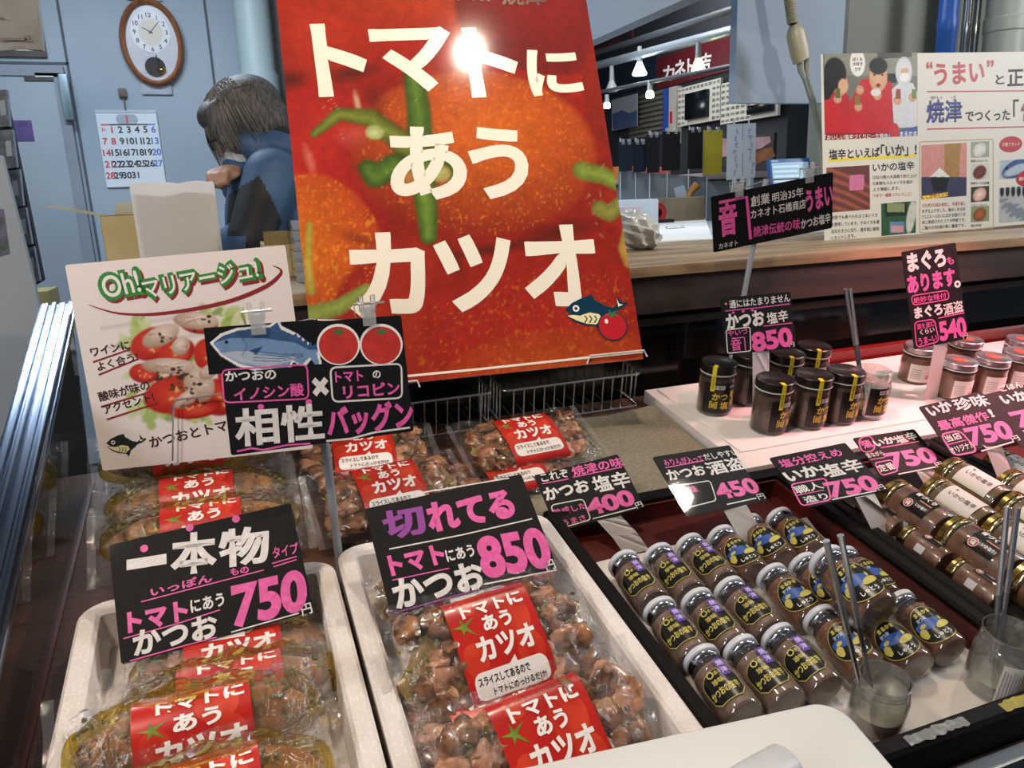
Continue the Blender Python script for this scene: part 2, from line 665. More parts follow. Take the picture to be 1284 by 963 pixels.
# ------------------------------------------------------------------ printed pictures
class Paint:
    """colour print of a sheet, kept as a fine grid of ink values"""

    def __init__(self, card, lo, hi, res, bg):
        self.card = card
        self.lo, self.hi = lo, hi
        self.nx = max(4, int((hi[0]-lo[0])/res)+1)
        self.ny = max(4, int((hi[1]-lo[1])/res)+1)
        self.X, self.Y = np.meshgrid(np.linspace(lo[0], hi[0], self.nx), np.linspace(lo[1], hi[1], self.ny))
        self.C = np.ones((self.ny, self.nx, 3))*np.array(lin(bg))
        self.res = res
        self.rng = np.random.default_rng(5)

    def q(self, p):
        return self.card.loc(*p)

    def k(self, p):
        return 1.0/self.card.pxper(self.q(p), (1, 0))

    def put(self, a, col):
        a = np.clip(a, 0, 1)[..., None]
        self.C = self.C*(1-a) + np.asarray(col)*a

    def ell(self, p, rx, ry, inner, outer=None, ang=0, soft=0.06, hl=(0, 0), a=1.0):
        c, k = self.q(p), self.k(p)
        dx, dy = (self.X-c[0])/k, (self.Y-c[1])/k
        ca, sa = math.cos(ang), math.sin(ang)
        u, v = (dx*ca+dy*sa)/rx, (-dx*sa+dy*ca)/ry
        d = np.sqrt(u*u+v*v)
        al = np.clip((1-d)/soft, 0, 1)*a
        if outer is not None:
            t = np.clip(np.sqrt((u-hl[0])**2+(v-hl[1])**2)/1.25, 0, 1)[..., None]
            col = np.array(lin(inner))*(1-t)+np.array(lin(outer))*t
        else:
            col = np.array(lin(inner))
        self.put(al, col)

    def poly(self, pts, col, a=1.0):
        P = [self.q(p) for p in pts]
        ins = np.zeros(self.X.shape, bool)
        for (x0, y0), (x1, y1) in zip(P, P[1:]+P[:1]):
            c = ((y0 > self.Y) != (y1 > self.Y)) & (self.X < (x1-x0)*(self.Y-y0)/((y1-y0) if abs(y1-y0) > 1e-9 else 1e-9)+x0)
            ins ^= c
        self.put(ins*a, lin(col))

    def stroke(self, pts, w0, w1, col, soft=0.25, a=1.0, col2=None):
        P = [self.q(p) for p in pts]
        k = self.k(pts[0])
        best = np.full(self.X.shape, 9.0)
        n = len(P)-1
        for i in range(n):
            d = P[i+1]-P[i]
            L = d @ d
            t = np.clip(((self.X-P[i][0])*d[0]+(self.Y-P[i][1])*d[1])/L, 0, 1)
            dist = np.hypot(self.X-P[i][0]-t*d[0], self.Y-P[i][1]-t*d[1])
            w = (w0+(w1-w0)*(i+t)/n)*k/2
            best = np.minimum(best, dist/w)
        al = np.clip((1-best)/soft, 0, 1)*a
        c = np.array(lin(col))
        if col2 is not None:
            t = np.clip(best, 0, 1)[..., None]
            c = c*(1-t)+np.array(lin(col2))*t
        self.put(al, c)

    def noise(self, cells, amp, col=None, thr=None, mask=None):
        g = self.rng.random((int((self.hi[1]-self.lo[1])*cells)+3, int((self.hi[0]-self.lo[0])*cells)+3))
        yy = np.linspace(0, g.shape[0]-1.001, self.ny)
        xx = np.linspace(0, g.shape[1]-1.001, self.nx)
        y0, x0 = yy.astype(int), xx.astype(int)
        fy, fx = (yy-y0)[:, None], (xx-x0)[None, :]
        v = g[y0][:, x0]*(1-fy)*(1-fx)+g[y0+1][:, x0]*fy*(1-fx)+g[y0][:, x0+1]*(1-fy)*fx+g[y0+1][:, x0+1]*fy*fx
        if col is None:
            self.C *= (1+amp*(v-0.5)*2)[..., None]
        else:
            al = np.clip((v-thr)/0.08, 0, 1)*amp
            if mask is not None:
                al = al*mask
            self.put(al, lin(col))

    def within(self, p, rx, ry):
        c, k = self.q(p), self.k(p)
        return (((self.X-c[0])/k/rx)**2+((self.Y-c[1])/k/ry)**2) < 1

    def build(self, name, m, parent, z):
        nx, ny = self.nx, self.ny
        vs = np.stack([self.X.ravel(), self.Y.ravel(), np.full(nx*ny, z)], 1)
        idx = np.arange(nx*ny).reshape(ny, nx)
        f = np.stack([idx[:-1, :-1], idx[:-1, 1:], idx[1:, 1:], idx[1:, :-1]], -1).reshape(-1, 4)
        me = bpy.data.meshes.new(name)
        me.vertices.add(nx*ny)
        me.vertices.foreach_set('co', vs.ravel())
        me.loops.add(len(f)*4)
        me.loops.foreach_set('vertex_index', f.ravel().astype(np.int32))
        me.polygons.add(len(f))
        me.polygons.foreach_set('loop_start', np.arange(0, len(f)*4, 4, dtype=np.int32))
        me.update(calc_edges=True)
        at = me.color_attributes.new('print', 'FLOAT_COLOR', 'POINT')
        cc = np.concatenate([np.clip(self.C.reshape(-1, 3), 0, 1), np.ones((nx*ny, 1))], 1)
        at.data.foreach_set('color', cc.ravel().astype(np.float32))
        me.materials.append(m)
        o = bpy.data.objects.new(name, me)
        return link(o, parent)
# ================================================================== the setting
BLUEWALL = mat('painted_wall_panel', '97a6b4', 0.6, col2='8c9ba9', scale=1.6, fac=0.5)
DOORM = mat('painted_steel_door', '8f9ca8', 0.55, col2='87949f', scale=2.0)
DARKGAP = mat('panel_joint', '4a545e', 0.7)
FLOORM = mat('concrete_floor', '5d6266', 0.6, col2='4c5054', scale=3.0)
CEILM = mat('hall_ceiling', '596068', 0.8, col2='4e555c', scale=2.0)


def sbox(name, lo, hi, m, bev=0.0):
    bm = bmesh.new()
    box(bm, lo, hi, bev=bev)
    return struct(obj(name, bm, m))


def pbox(name, lo, hi, m, parent, bev=0.0, M4=None):
    bm = bmesh.new()
    box(bm, lo, hi, M4=M4, bev=bev)
    return obj(name, bm, m, parent)


sbox('floor', (-4, -2.5, -0.1), (6, 10, 0), FLOORM)
sbox('ceiling', (-4, -2.5, 3.3), (6, 10, 3.4), CEILM)
sbox('wall_back', (-4, 4.9, 0), (0.52, 5.05, 3.3), BLUEWALL)
sbox('wall_left', (-4.1, -2.5, 0), (-4, 5.05, 3.3), BLUEWALL)
sbox('wall_far', (0.5, 9.6, 0), (6, 9.7, 3.3), mat('far_wall', '4a4f55', 0.7))

# joints of the wall panels
for n_, (a, b) in enumerate((((72, 0), (84, 78)), ((255, 0), (282, 205)))):
    p, q = atY(*a, 4.9), atY(*b, 4.9)
    X = (p[0]+q[0])/2
    sbox('trim_%d' % (n_+1), (X-0.006, 4.893, 0.0), (X+0.006, 4.9, 3.3), DARKGAP)
p = atY(40, 79, 4.9)
sbox('trim_3', (-2.5, 4.893, p[2]-0.006), (-0.66, 4.9, p[2]+0.006), DARKGAP)

# door at the left
dr = thing('door_1', 'grey steel door in the back wall', 'door', (-1.13, 4.9, 0))
dr['kind'] = 'structure'
ptop, pr = atY(60, 91, 4.88), atY(92, 190, 4.88)
DX, DZ = pr[0], ptop[2]


def dl(x, y, z):
    return (x+1.13, y-4.9, z)


pbox('door_panel', dl(DX-0.95, 4.862, 0.02), dl(DX-0.03, 4.892, DZ-0.02), DOORM, dr, 0.004)
bm = bmesh.new()
box(bm, dl(DX-0.03, 4.85, 0), dl(DX+0.02, 4.898, DZ+0.03))
box(bm, dl(DX-1.0, 4.85, DZ-0.02), dl(DX-0.03, 4.898, DZ+0.03))
box(bm, dl(DX-1.0, 4.85, 0), dl(DX-0.95, 4.898, DZ-0.02))
obj('door_frame', bm, mat('door_frame', '7d8893', 0.5), dr)
p = atY(83, 119, 4.84)
pbox('door_closer', dl(p[0]-0.022, 4.81, p[2]-0.13), dl(p[0]+0.022, 4.85, p[2]+0.10), mat('closer_body', '6a7f88', 0.35, 0.6), dr, 0.008)
p = atY(29, 164, 4.86)
stk = pbox('sticker', dl(p[0]-0.045, 4.857, p[2]-0.052), dl(p[0]+0.045, 4.862, p[2]+0.052), mat('navy_sticker', '2f2c66', 0.4, col2='5a3f86', scale=18), dr)
stk['label'] = 'navy blue sticker'
p = atY(54, 96, 4.86)
pl = pbox('name_plate', dl(p[0]-0.088, 4.852, p[2]-0.022), dl(p[0]+0.088, 4.862, p[2]+0.022), mat('plate_black', '1c1f24', 0.4), dr)
pbox('plate_strip', dl(p[0]-0.035, 4.850, p[2]-0.003), dl(p[0]+0.08, 4.853, p[2]+0.017), mat('plate_white', 'd6dde2', 0.5), dr)


class WallCard(Card):
    def __init__(self, q, Y):
        P = [atY(*p, Y) for p in q]
        c = sum(P)/4
        w = (P[1][0]-P[0][0]+P[2][0]-P[3][0])/2
        h = (P[0][2]-P[3][2]+P[1][2]-P[2][2])/2
        super().__init__(c, [[1, 0, 0], [0, 0, -1], [0, 1, 0]], w, h)


class SideCard(Card):
    """sheet on the facade across the aisle, facing -X"""

    def __init__(self, q, X):
        P = [atX(*p, X) for p in q]
        c = sum(P)/4
        w = (P[0][1]-P[1][1]+P[3][1]-P[2][1])/2
        h = (P[0][2]-P[3][2]+P[1][2]-P[2][2])/2
        super().__init__(c, [[0, 0, -1], [-1, 0, 0], [0, 1, 0]], w, h)


# water pipe, cable and post at the end of the back wall
p0, p1 = atY(322, 0, 4.72), atY(344, 140, 4.72)
R_ = 0.098
bm = bmesh.new()
lathe(bm, [(R_, 0), (R_, 2.05), (R_+0.012, 2.05), (R_+0.012, 2.16), (R_, 2.16), (R_, 3.3)], 28, Matrix.Translation((p1[0]-0.06, 4.74, 0)))
o = obj('drain_pipe', bm, mat('pale_pipe', 'a9bdc0', 0.45))
tag(o, 'thick pale green drain pipe running up the wall behind the grey-haired person', 'pipe')
bm = bmesh.new()
a = atY(309, 0, 4.83)
tube(bm, [(a[0]-0.01, 4.84, 3.2), (a[0], 4.84, 2.6), (a[0]+0.01, 4.84, 2.3), (a[0]+0.02, 4.84, 1.9), (a[0]+0.03, 4.84, 0.4)], 0.012)
tag(obj('power_cable', bm, mat('navy_cable', '27406e', 0.5)), 'thin navy cable running down the wall beside the pale pipe', 'cable')
sbox('trim_4', (0.46, 4.55, 0), (0.56, 4.9, 3.3), mat('dark_post', '2e2a28', 0.6))

# soffit over the opening to the aisle
SOF = 1.2
sbox('trim_5', (SOF, 1.2, 1.93), (SOF+0.05, 3.6, 3.3), BLUEWALL)
# hanging panel and posts on the right
p, q = atY(921, 137, 1.95), atY(1047, 117, 1.95)
sbox('trim_6', (p[0], 1.95, (p[2]+q[2])/2-0.005), (q[0]+0.02, 1.98, 3.3), mat('hanging_panel', '8b9db0', 0.55, col2='8295a9', scale=3))
a = atY(1052, 40, 2.4)
sbox('trim_7', (a[0]-0.022, 2.38, 0), (a[0]+0.022, 2.42, 3.3), mat('dark_steel_post', '33322f', 0.5))
b = atY(1176, 30, 2.5)
sbox('wall_right', (a[0]+0.02, 2.5, 0), (b[0]+0.6, 2.56, 3.3), mat('beige_panel', '85877a', 0.6, col2='7d7f73', scale=2))


def vpipe(name, px, Y, r, m, label, cat='pipe'):
    c = atY(px[0], px[1], Y)
    bm = bmesh.new()
    lathe(bm, [(r, 0.0), (r, 1.98), (r*1.06, 1.985), (r*1.06, 2.03), (r, 2.035), (r, 3.3)], 24, Matrix.Translation((c[0], Y, 0)))
    return tag(obj(name, bm, m), label, cat)


vpipe('blue_pipe', (1188, 30), 2.35, 0.034, mat('blue_paint', '2457a8', 0.4), 'bright blue vertical pipe above the big illustrated poster')
vpipe('steel_pipe', (1212, 30), 2.38, 0.016, STEEL, 'left of two slim steel pipes between the blue and the white pipe')
vpipe('steel_pipe', (1224, 30), 2.38, 0.013, STEEL, 'right of two slim steel pipes, next to the white pipe')
vpipe('white_pipe', (1261, 30), 2.3, 0.072, mat('cream_pipe', 'b9bfb2', 0.45), 'thick cream white vertical pipe at the top right')

# ================================================================== the stall
WOODTOP = mat('weathered_plank', 'a08a68', 0.45, col2='6b543b', scale=7, stretch=(0.35, 5, 5), detail=8, fac=0.5)
WOODDK = mat('dark_beam', '33251c', 0.65, col2='201711', scale=6, stretch=(0.5, 6, 6), detail=8)
ct = thing('wooden_counter', 'weathered plank counter carrying the illustrated poster, behind the jars', 'counter', (1.2, 1.36, 0))
CT = 1.30


def cl(x, y, z):
    return (x-1.2, y-1.36, z)


pbox('counter_top', cl(-0.20, 1.373, CT-0.022), cl(2.75, 1.98, CT), WOODTOP, ct, 0.004)
pbox('front_beam', cl(-0.20, 1.384, CT-0.10), cl(2.75, 1.45, CT-0.022), WOODDK, ct, 0.004)
pbox('base', cl(-0.15, 1.46, 0), cl(2.7, 1.95, CT-0.10), mat('counter_base', '241d19', 0.6), ct)
pbox('dark_glass_front', cl(0.2, 1.435, 0.80), cl(2.7, 1.458, CT-0.10), mat('dark_case_glass', '0b0d0c', 0.12, spec=0.6), ct)
pbox('shadow_rail', cl(-0.15, 1.40, 1.172), cl(2.7, 1.434, 1.188), mat('grey_rail', '3a3630', 0.3, 0.6), ct)

BROWN = mat('corrugated_brown', '4e3222', 0.55, col2='3a2418', scale=28, stretch=(0.15, 4.5, 1), kind='wave')
case = thing('display_counter', 'sloping brown display counter with clear side pane and stainless rail', 'display counter', S4)
pbox('shelf_board', (-0.262, -0.304, -0.02), (2.2, 0.635, 0.0), BROWN, case)
bm = bmesh.new()
Zb = S4.inverted()
vs = [(-0.25, 0.45, 0), (2.19, 0.45, 0), (2.19, 1.40, 0), (-0.25, 1.40, 0)]
top = [(-0.25, -0.335, -0.021), (2.19, -0.335, -0.021), (2.19, 0.63, -0.021), (-0.25, 0.63, -0.021)]
lo_ = [bm.verts.new(Zb @ Vector(v)) for v in vs]
hi_ = [bm.verts.new(v) for v in top]
bm.faces.new(lo_[::-1])
bm.faces.new(hi_)
for k in range(4):
    bm.faces.new((lo_[k], lo_[(k+1) % 4], hi_[(k+1) % 4], hi_[k]))
obj('cabinet', bm, mat('cabinet_black', '14110f', 0.4), case, smooth=False)
pbox('edge_strip', (-0.25, -0.320, -0.012), (2.19, -0.3045, 0.0035), mat('edge_alu', '9ea3a6', 0.35, 0.7), case)
pbox('front_ledge', (-0.25, -0.56, -0.05), (2.19, -0.3205, -0.036), mat('ledge_black', '111012', 0.35), case)
pbox('red_back_rail', (0.95, 0.615, 0.0), (2.19, 0.632, 0.052), mat('red_rail', '70100f', 0.35), case)
# side pane with its stainless rail
RA, RB = Vector((-0.25, 1.50, 1.300)), Vector((-0.25, 0.30, 0.850))
bm = bmesh.new()
bot0, bot1 = sp(-0.252, 0.60, 0.001), sp(-0.252, -0.33, 0.001)
pts = [Zb @ Vector(bot0), Zb @ Vector(bot1), Zb @ Vector((-0.252, RB.y+0.02, RB.z+0.012)), Zb @ Vector((-0.252, RA.y-0.05, RA.z-0.012))]
f_ = [bm.verts.new(p) for p in pts]
g_ = [bm.verts.new(Vector(p)+Vector((-0.004, 0, 0))) for p in pts]
bm.faces.new(f_)
bm.faces.new(g_[::-1])
for k in range(4):
    bm.faces.new((f_[k], f_[(k+1) % 4], g_[(k+1) % 4], g_[k]))
obj('side_pane', bm, PANE, case, smooth=False)
pbox('pane_foot', (-0.256, -0.33, 0.0), (-0.2475, 0.60, 0.003), mat('pane_foot', '4a2018', 0.4), case)
d = (RB-RA)
Lr = d.length
ey = d.normalized()
ez = Vector((1, 0, 0)).cross(ey)
if ez.z < 0:
    ez = -ez
ex = ey.cross(ez)
RM = Zb @ mat4(ex, ey, ez, RA)
sx = 1 if ex.x > 0 else -1
rail = pbox('side_rail', (-0.056 if sx > 0 else 0.0, 0, -0.012), (0.0 if sx > 0 else 0.056, Lr, 0.0), mat('rail_steel', '8c9ab0', 0.22, 1.0), case, 0.002)
rail.matrix_local = RM
for k, (xa, wa, hz) in enumerate(((0.004, 0.008, 0.005), (0.017, 0.010, 0.003), (0.031, 0.006, 0.005), (0.043, 0.010, 0.004))):
    xa = -xa-wa if sx > 0 else xa
    r_ = pbox('rail_ridge', (xa, 0.0, 0.0), (xa+wa, Lr, hz), mat('rail_ridge_steel', '98a6bc', 0.2, 1.0), rail, 0.0015)

# ------------------------------------------------------------------ boxes, trays and mats on the shelf


def shelf_thing(name, label, cat, X, v, n=0.0, rot=0.0, group=None):
    return thing(name, label, cat, S4 @ Matrix.Translation((X, v, n)) @ Matrix.Rotation(rot, 4, 'Z'), group)


def one(name, bm, m, label, cat, M4, group=None, smooth=True):
    o = obj(name, bm, m, None, M4, smooth)
    o.matrix_world = M4
    return tag(o, label, cat, group)


bm = bmesh.new()
tray(bm, 0.293, 0.565, 0.062, 0.024, 0.012, 0.03, 0.004)
one('styrofoam_box', bm, STYRO, 'white styrofoam box holding the whole-piece packs at the left', 'foam box', S4 @ Matrix.Translation((-0.063, -0.10, 0.0)))
bm = bmesh.new()
tray(bm, 0.298, 0.60, 0.062, 0.024, 0.012, 0.03, 0.004)
one('styrofoam_box', bm, STYRO, 'white styrofoam box holding the sliced packs, between whole packs and black tray', 'foam box', S4 @ Matrix.Translation((0.2385, -0.10, 0.0)))

TRAYBLK = mat('tray_black', '070607', 0.6, spec=0.15, bump=0.1, bscale=90)
TRAYRED = mat('tray_red_inside', '561810', 0.45, col2='42120c', scale=12)


def shop_tray(x0, x1, v0, v1, label, paper=True, th=0.021):
    t = shelf_thing('jar_tray', label, 'tray', (x0+x1)/2, (v0+v1)/2, 0.0)
    bm = bmesh.new()
    tray(bm, x1-x0, v1-v0, 0.05, th, 0.004, 0.006)
    obj('tray_frame', bm, TRAYBLK, t)
    bm = bmesh.new()
    wi, li = x1-x0-2*th-0.001, v1-v0-2*th-0.001
    tray(bm, wi, li, 0.035, 0.002, 0.0065, 0.005)
    obj('red_lining', bm, TRAYRED, t, Matrix.Translation((0, 0, 0.0045)))
    if paper:
        bm = bmesh.new()
        nx, ny = 14, 14
        vv = {}
        for i in range(nx+1):
            for j in range(ny+1):
                x, y = (i/nx-.5)*(wi-0.02), -li/2+0.01+(j/ny)*(li-0.10)
                edge = max(0, j/ny-0.85)/0.15
                vv[i, j] = bm.verts.new((x, y, 0.0125+0.012*edge*edge+0.0012*math.sin(i*1.7+j*0.9)))
        for i in range(nx):
            for j in range(ny):
                bm.faces.new((vv[i, j], vv[i+1, j], vv[i+1, j+1], vv[i, j+1]))
        obj('paper_liner', bm, mat('paper_liner', 'd8d2cb', 0.8, bump=0.15, bscale=50), t)
    return t


tA = shop_tray(0.394, 0.8215, -0.300, 0.215, 'black tray lined with red holding the white-lidded jars')
tB = shop_tray(0.822, 1.150, -0.300, 0.215, 'black tray lined with red holding the gold-lidded jars', False)
tC = shop_tray(1.1505, 1.56, -0.300, 0.215, 'black tray at the right edge behind the rightmost price cards', False)


def worn(t, x0, x1, v0, v1, m, seed):
    """torn strip of old tape with ragged edge"""
    rnd = random.Random(seed)
    bm = bmesh.new()
    n = 16
    a = [(x0+(x1-x0)*i/n, v0+rnd.uniform(0, .25)*(v1-v0)) for i in range(n+1)]
    b = [(x0+(x1-x0)*i/n, v1-rnd.uniform(0, .2)*(v1-v0)) for i in range(n, -1, -1)]
    P = [(x, y, 0.0504) for x, y in a+b]
    bm.faces.new([bm.verts.new(p) for p in P])
    bmesh.ops.triangulate(bm, faces=bm.faces[:])
    obj('worn_tape', bm, m, t, smooth=False)


tx, tv = (0.394+0.8215)/2, (-0.300+0.215)/2
worn(tA, 0.575-tx, 0.655-tx, -0.298-tv, -0.2835-tv, mat('old_white_tape', 'a9adaa', 0.5, col2='6e7371', scale=90, fac=0.38), 3)
worn(tA, 0.705-tx, 0.80-tx, -0.298-tv, -0.2835-tv, mat('old_yellow_tape', 'c9b52a', 0.5, col2='8c8328', scale=80, fac=0.36), 4)

# beige mat with ribbed front edge
bm = bmesh.new()
L_ = []
nx = 60
for j, (v, z) in enumerate(((0.236, 0.0), (0.236, 0.010), (0.240, 0.014), (0.29, 0.015), (0.38, 0.012), (0.47, 0.014), (0.545, 0.016), (0.56, 0.012), (0.56, 0.0))):
    L_.append([])
    for i in range(nx+1):
        x = 0.40+0.385*i/nx
        rib = 0.0022*math.sin(i*PI) if j > 2 else 0.0018*(i % 2)
        L_[-1].append(bm.verts.new((x+0.0*v, v-rib+(0.012*math.sin(i*0.11) if j > 5 else 0), z)))
for a, b in zip(L_, L_[1:]):
    for i in range(nx):
        bm.faces.new((a[i], a[i+1], b[i+1], b[i]))
one('beige_mat', bm, mat('beige_felt', '8d8673', 0.85, col2='7b7563', scale=160, bump=0.25, bscale=240), 'empty beige ribbed mat between the tomato poster and the price cards', 'mat', S4)

# white foam board under the upright jars
t = shelf_thing('display_board', 'broad white foam board carrying the upright jars', 'board', 1.39, 0.43)
pbox('board', (-0.60, -0.175, 0.0), (0.66, 0.175, 0.028), mat('white_board', 'dcd6d2', 0.5), t, 0.003)
bm = bmesh.new()
box(bm, (-0.575, -0.125, 0.028), (0.655, 0.165, 0.0305), bev=0.001)
obj('raised_panel', bm, mat('white_board_top', 'e0dad6', 0.45), t)

# white lid lying at the near edge of the photograph
q = [sh(*p, 0.112) for p in ((742, 946), (1045, 879), (1130, 963))]
ax, ay = q[1][0]-q[0][0], q[1][1]-q[0][1]
an = math.atan2(ay, ax)
WL = 0.34
cx_, cv_ = q[1][0]+0.006, q[1][1]+0.004
bm = bmesh.new()
lo2 = []
for dz, ins in ((0.0, 0.004), (0.002, 0.0), (0.016, 0.0), (0.020, 0.004)):
    lo2.append([(x-WL/2, y-0.11, dz) for x, y in rrect(WL-2*ins, 0.22-2*ins, 0.028, 8)])
rings_bridge(bm, lo2)
lid = one('foam_lid', bm, mat('lid_white', 'd9dad6', 0.45), 'white rounded lid lying across the front at the bottom', 'lid',
          S4 @ Matrix.Translation((cx_, cv_, 0.092)) @ Matrix.Rotation(an, 4, 'Z'))
bm = bmesh.new()
pr = sh(935, 962, 0.135)
Mr = S4 @ Matrix.Translation((pr[0], pr[1]-0.018, 0.134)) @ Matrix.Rotation(an+0.25, 4, 'Z') @ Matrix.Rotation(PI/2, 4, 'Y')
lathe(bm, [(0.009, -0.055), (0.020, -0.055), (0.0215, -0.053), (0.0215, 0.03), (0.020, 0.032), (0.009, 0.032)], 28, None, False)
one('plastic_bag_roll', bm, mat('roll_white', 'c3c6c8', 0.4), 'white roll of plastic bags lying on the white lid at the bottom', 'roll', Mr)
CARDS={
 'poster':([0.4241, 1.3991, 1.4799],[[0.9921, 0.0349, -0.1203], [-0.1246, 0.3728, -0.9195], [0.0127, 0.9273, 0.3742]],0.594,0.7279),
 'oh':([-0.063, 1.1996, 1.2349],[[0.9626, -0.0221, -0.2701], [-0.2671, 0.0915, -0.9593], [0.0459, 0.9956, 0.0821]],0.31,0.3041),
 'aisho':([0.0899, 0.9447, 1.236],[[0.9993, 0.0115, 0.0357], [0.0324, 0.217, -0.9756], [-0.019, 0.9761, 0.2165]],0.226,0.1539),
 'ippon':([-0.0593, 0.8873, 1.0319],[[0.9976, -0.0564, -0.0404], [0.0073, 0.665, -0.7468], [0.0689, 0.7448, 0.6638]],0.21,0.1411),
 'kire':([0.2276, 0.8355, 1.0461],[[0.9983, -0.0297, -0.05], [-0.0095, 0.7651, -0.6439], [0.0574, 0.6432, 0.7635]],0.21,0.1400),
 'c400':([0.4718, 0.9816, 1.0117],[[0.9941, -0.03, -0.1039], [-0.0384, 0.8, -0.5988], [0.1011, 0.5993, 0.7941]],0.145,0.1035),
 'c450':([0.6254, 0.8947, 1.0356],[[0.9926, -0.0545, 0.1084], [0.1077, 0.807, -0.5807], [-0.0559, 0.5881, 0.8069]],0.15,0.1084),
 'c750a':([0.8028, 0.8515, 1.0288],[[0.9993, 0.0092, -0.0361], [-0.0249, 0.8856, -0.4637], [0.0277, 0.4643, 0.8853]],0.145,0.1032),
 'c750b':([0.9782, 0.8882, 1.0248],[[0.9914, 0.0986, -0.0865], [-0.1285, 0.8614, -0.4913], [0.0261, 0.4982, 0.8667]],0.12,0.0842),
 'c750c':([1.1028, 0.8703, 1.0605],[[0.9824, 0.0164, -0.1861], [-0.1346, 0.7532, -0.6439], [0.1296, 0.6576, 0.7421]],0.124,0.0999),
 'maguro':([1.3241, 1.1447, 1.222],[[0.9885, -0.0737, -0.1324], [-0.1163, 0.1905, -0.9748], [0.0971, 0.9789, 0.1797]],0.13,0.2000),
 'c850':([0.9188, 1.1713, 1.2007],[[0.9936, 0.0133, -0.1118], [-0.1119, 0.2274, -0.9673], [0.0126, 0.9737, 0.2275]],0.15,0.1102),
 'oto':([1.0507, 1.308, 1.3961],[[0.9598, -0.1896, -0.2069], [-0.2369, -0.1524, -0.9595], [0.1504, 0.97, -0.1912]],0.26,0.1191),
 'right':([1.864, 1.6795, 1.5425],[[0.9987, -0.0193, -0.0476], [-0.0457, 0.0891, -0.995], [0.0235, 0.9958, 0.0881]],0.7,0.4849),
}
CD = {k: Card(*v) for k, v in CARDS.items()}


def card_thing(key, name, label, cat, board=True, lam=True, bm_=None, inset=0.002, th=0.0016):
    c = CD[key]
    t = thing(name, label, cat, c.M)
    if board:
        bm = bmesh.new()
        w, h = c.w-2*inset, c.h-2*inset
        L = []
        for z in (-th/2, th/2):
            L.append([(x, y, z) for x, y in rrect(w, h, 0.003, 3)])
        rings_bridge(bm, L)
        obj('card', bm, bm_ or BLACKBOARD, t, smooth=False)
    if lam:
        q = rrect(c.w+0.003, c.h+0.003, 0.006, 4)
        raw('laminate', [(x, y, 0.0024) for x, y in q], [tuple(range(len(q)))], LAMI, t)
    return c, t


def strip(c, t, w, px=None, x0=0.0, foot_n=0.003, fwd=0.004, low=0.012, dx=0.0):
    """white plastic strip that carries the card, down to the shelf"""
    top = c.wpt((x0, -c.h/2+low), -0.003)
    topi = c.wpt((x0, -c.h/2-0.0), -0.001)
    # shelf point below
    k = (top-SO) @ SN
    foot = topi - SN*((topi-SO) @ SN - foot_n) - SV*fwd + np.array([dx, 0, 0])
    mid = (topi+foot)/2 + SN*0.004
    Mi = c.M.inverted()
    bm = bmesh.new()
    rows = []
    for p in (top, topi, mid, foot, foot - SV*0.02 + SN*0.0):
        r = []
        for sx_ in (-w/2, w/2):
            r.append(bm.verts.new(Mi @ Vector(p + np.array([sx_, 0, 0]))))
        rows.append(r)
    for a, b in zip(rows, rows[1:]):
        bm.faces.new((a[0], a[1], b[1], b[0]))
    r = bmesh.ops.solidify(bm, geom=bm.faces[:], thickness=0.0012)
    obj('stand_strip', bm, STRIP, t, smooth=False)


# ---------------------------------------------------------------- big tomato poster
c = CD['poster']
gap = c.h/2
HT = 0.825
up = c.B[:, 1]
c.full = HT
t = thing('tomato_poster', 'large red poster with close-up tomatoes and cream lettering', 'poster', c.M)
tt = t
ylo, yhi = -c.h/2, -c.h/2+HT
bm = bmesh.new()
box(bm, (-c.w/2, ylo, -0.006), (c.w/2, yhi, -0.0002), bev=0.001)
obj('foam_panel', bm, mat('poster_edge', 'd9cfc6', 0.6), t)
P = Paint(c, (-c.w/2, ylo), (c.w/2, yhi), 0.0026, '98170e')
P.noise(9, 0.25)
for (p, rx, ry, a, b, hl) in (
        ((385, 60), 90, 90, 'b02a14', '8e120c', (0.2, .3)),
        ((560, -40), 210, 95, 'bf4416', '951a10', (0.1, .1)),
        ((690, 10), 120, 90, '80141a', '6a0d12', (0, 0)),
        ((400, 215), 110, 130, 'b51d18', '93100d', (-.25, .1)),
        ((790, 120), 60, 90, '9a2014', '78120e', (0, 0)),
        ((790, 300), 80, 110, 'a82216', '7c100a', (0, 0)),
        ((395, 330), 95, 125, 'cc6414', 'b02a12', (-.1, .2)),
        ((560, 420), 150, 140, 'ad2a16', '8c0f0a', (-.3, .1)),
        ((700, 400), 170, 140, 'ad2012', '92120a', (-.2, -.3)),
        ((700, 470), 150, 60, 'bc4a14', 'a01c0c', (0, 0)),
        ((598, 192), 176, 128, '7c0f0b', '7c0f0b', (0, 0)),
        ((598, 192), 158, 112, 'd2641f', '8e1a0c', (.12, .28))):
    P.ell(p, rx, ry, a, b, 0, 0.06 if a != '7c0f0b' else .5, hl)
for (p, rx, ry, an_, al) in (((440, 92), 44, 16, .2, .85), ((775, 95), 34, 18, -.3, .85), ((700, 292), 66, 16, .2, .8), ((620, 312), 76, 10, .1, .85), ((365, 100), 26, 18, 0, .85), ((470, 130), 20, 34, 0, .5), ((570, 330), 16, 40, .3, .5), ((450, 300), 40, 12, -.4, .5)):
    P.ell(p, rx, ry, '4e0c0a', None, an_, 0.8, a=al)
P.ell((448, 130), 5, 22, 'd8c8a0', None, .1, .8, a=.6)
P.ell((440, 170), 26, 20, 'cf5a50', None, 0, .9, a=.6)
P.ell((420, 155), 60, 50, 'c02a26', None, 0, .9, a=.4)
P.ell((388, 200), 8, 28, 'd87a68', None, .2, .9, a=.6)
m1 = P.within((600, 190), 140, 108)
P.noise(300, 0.45, 'e0862a', 0.74, m1)
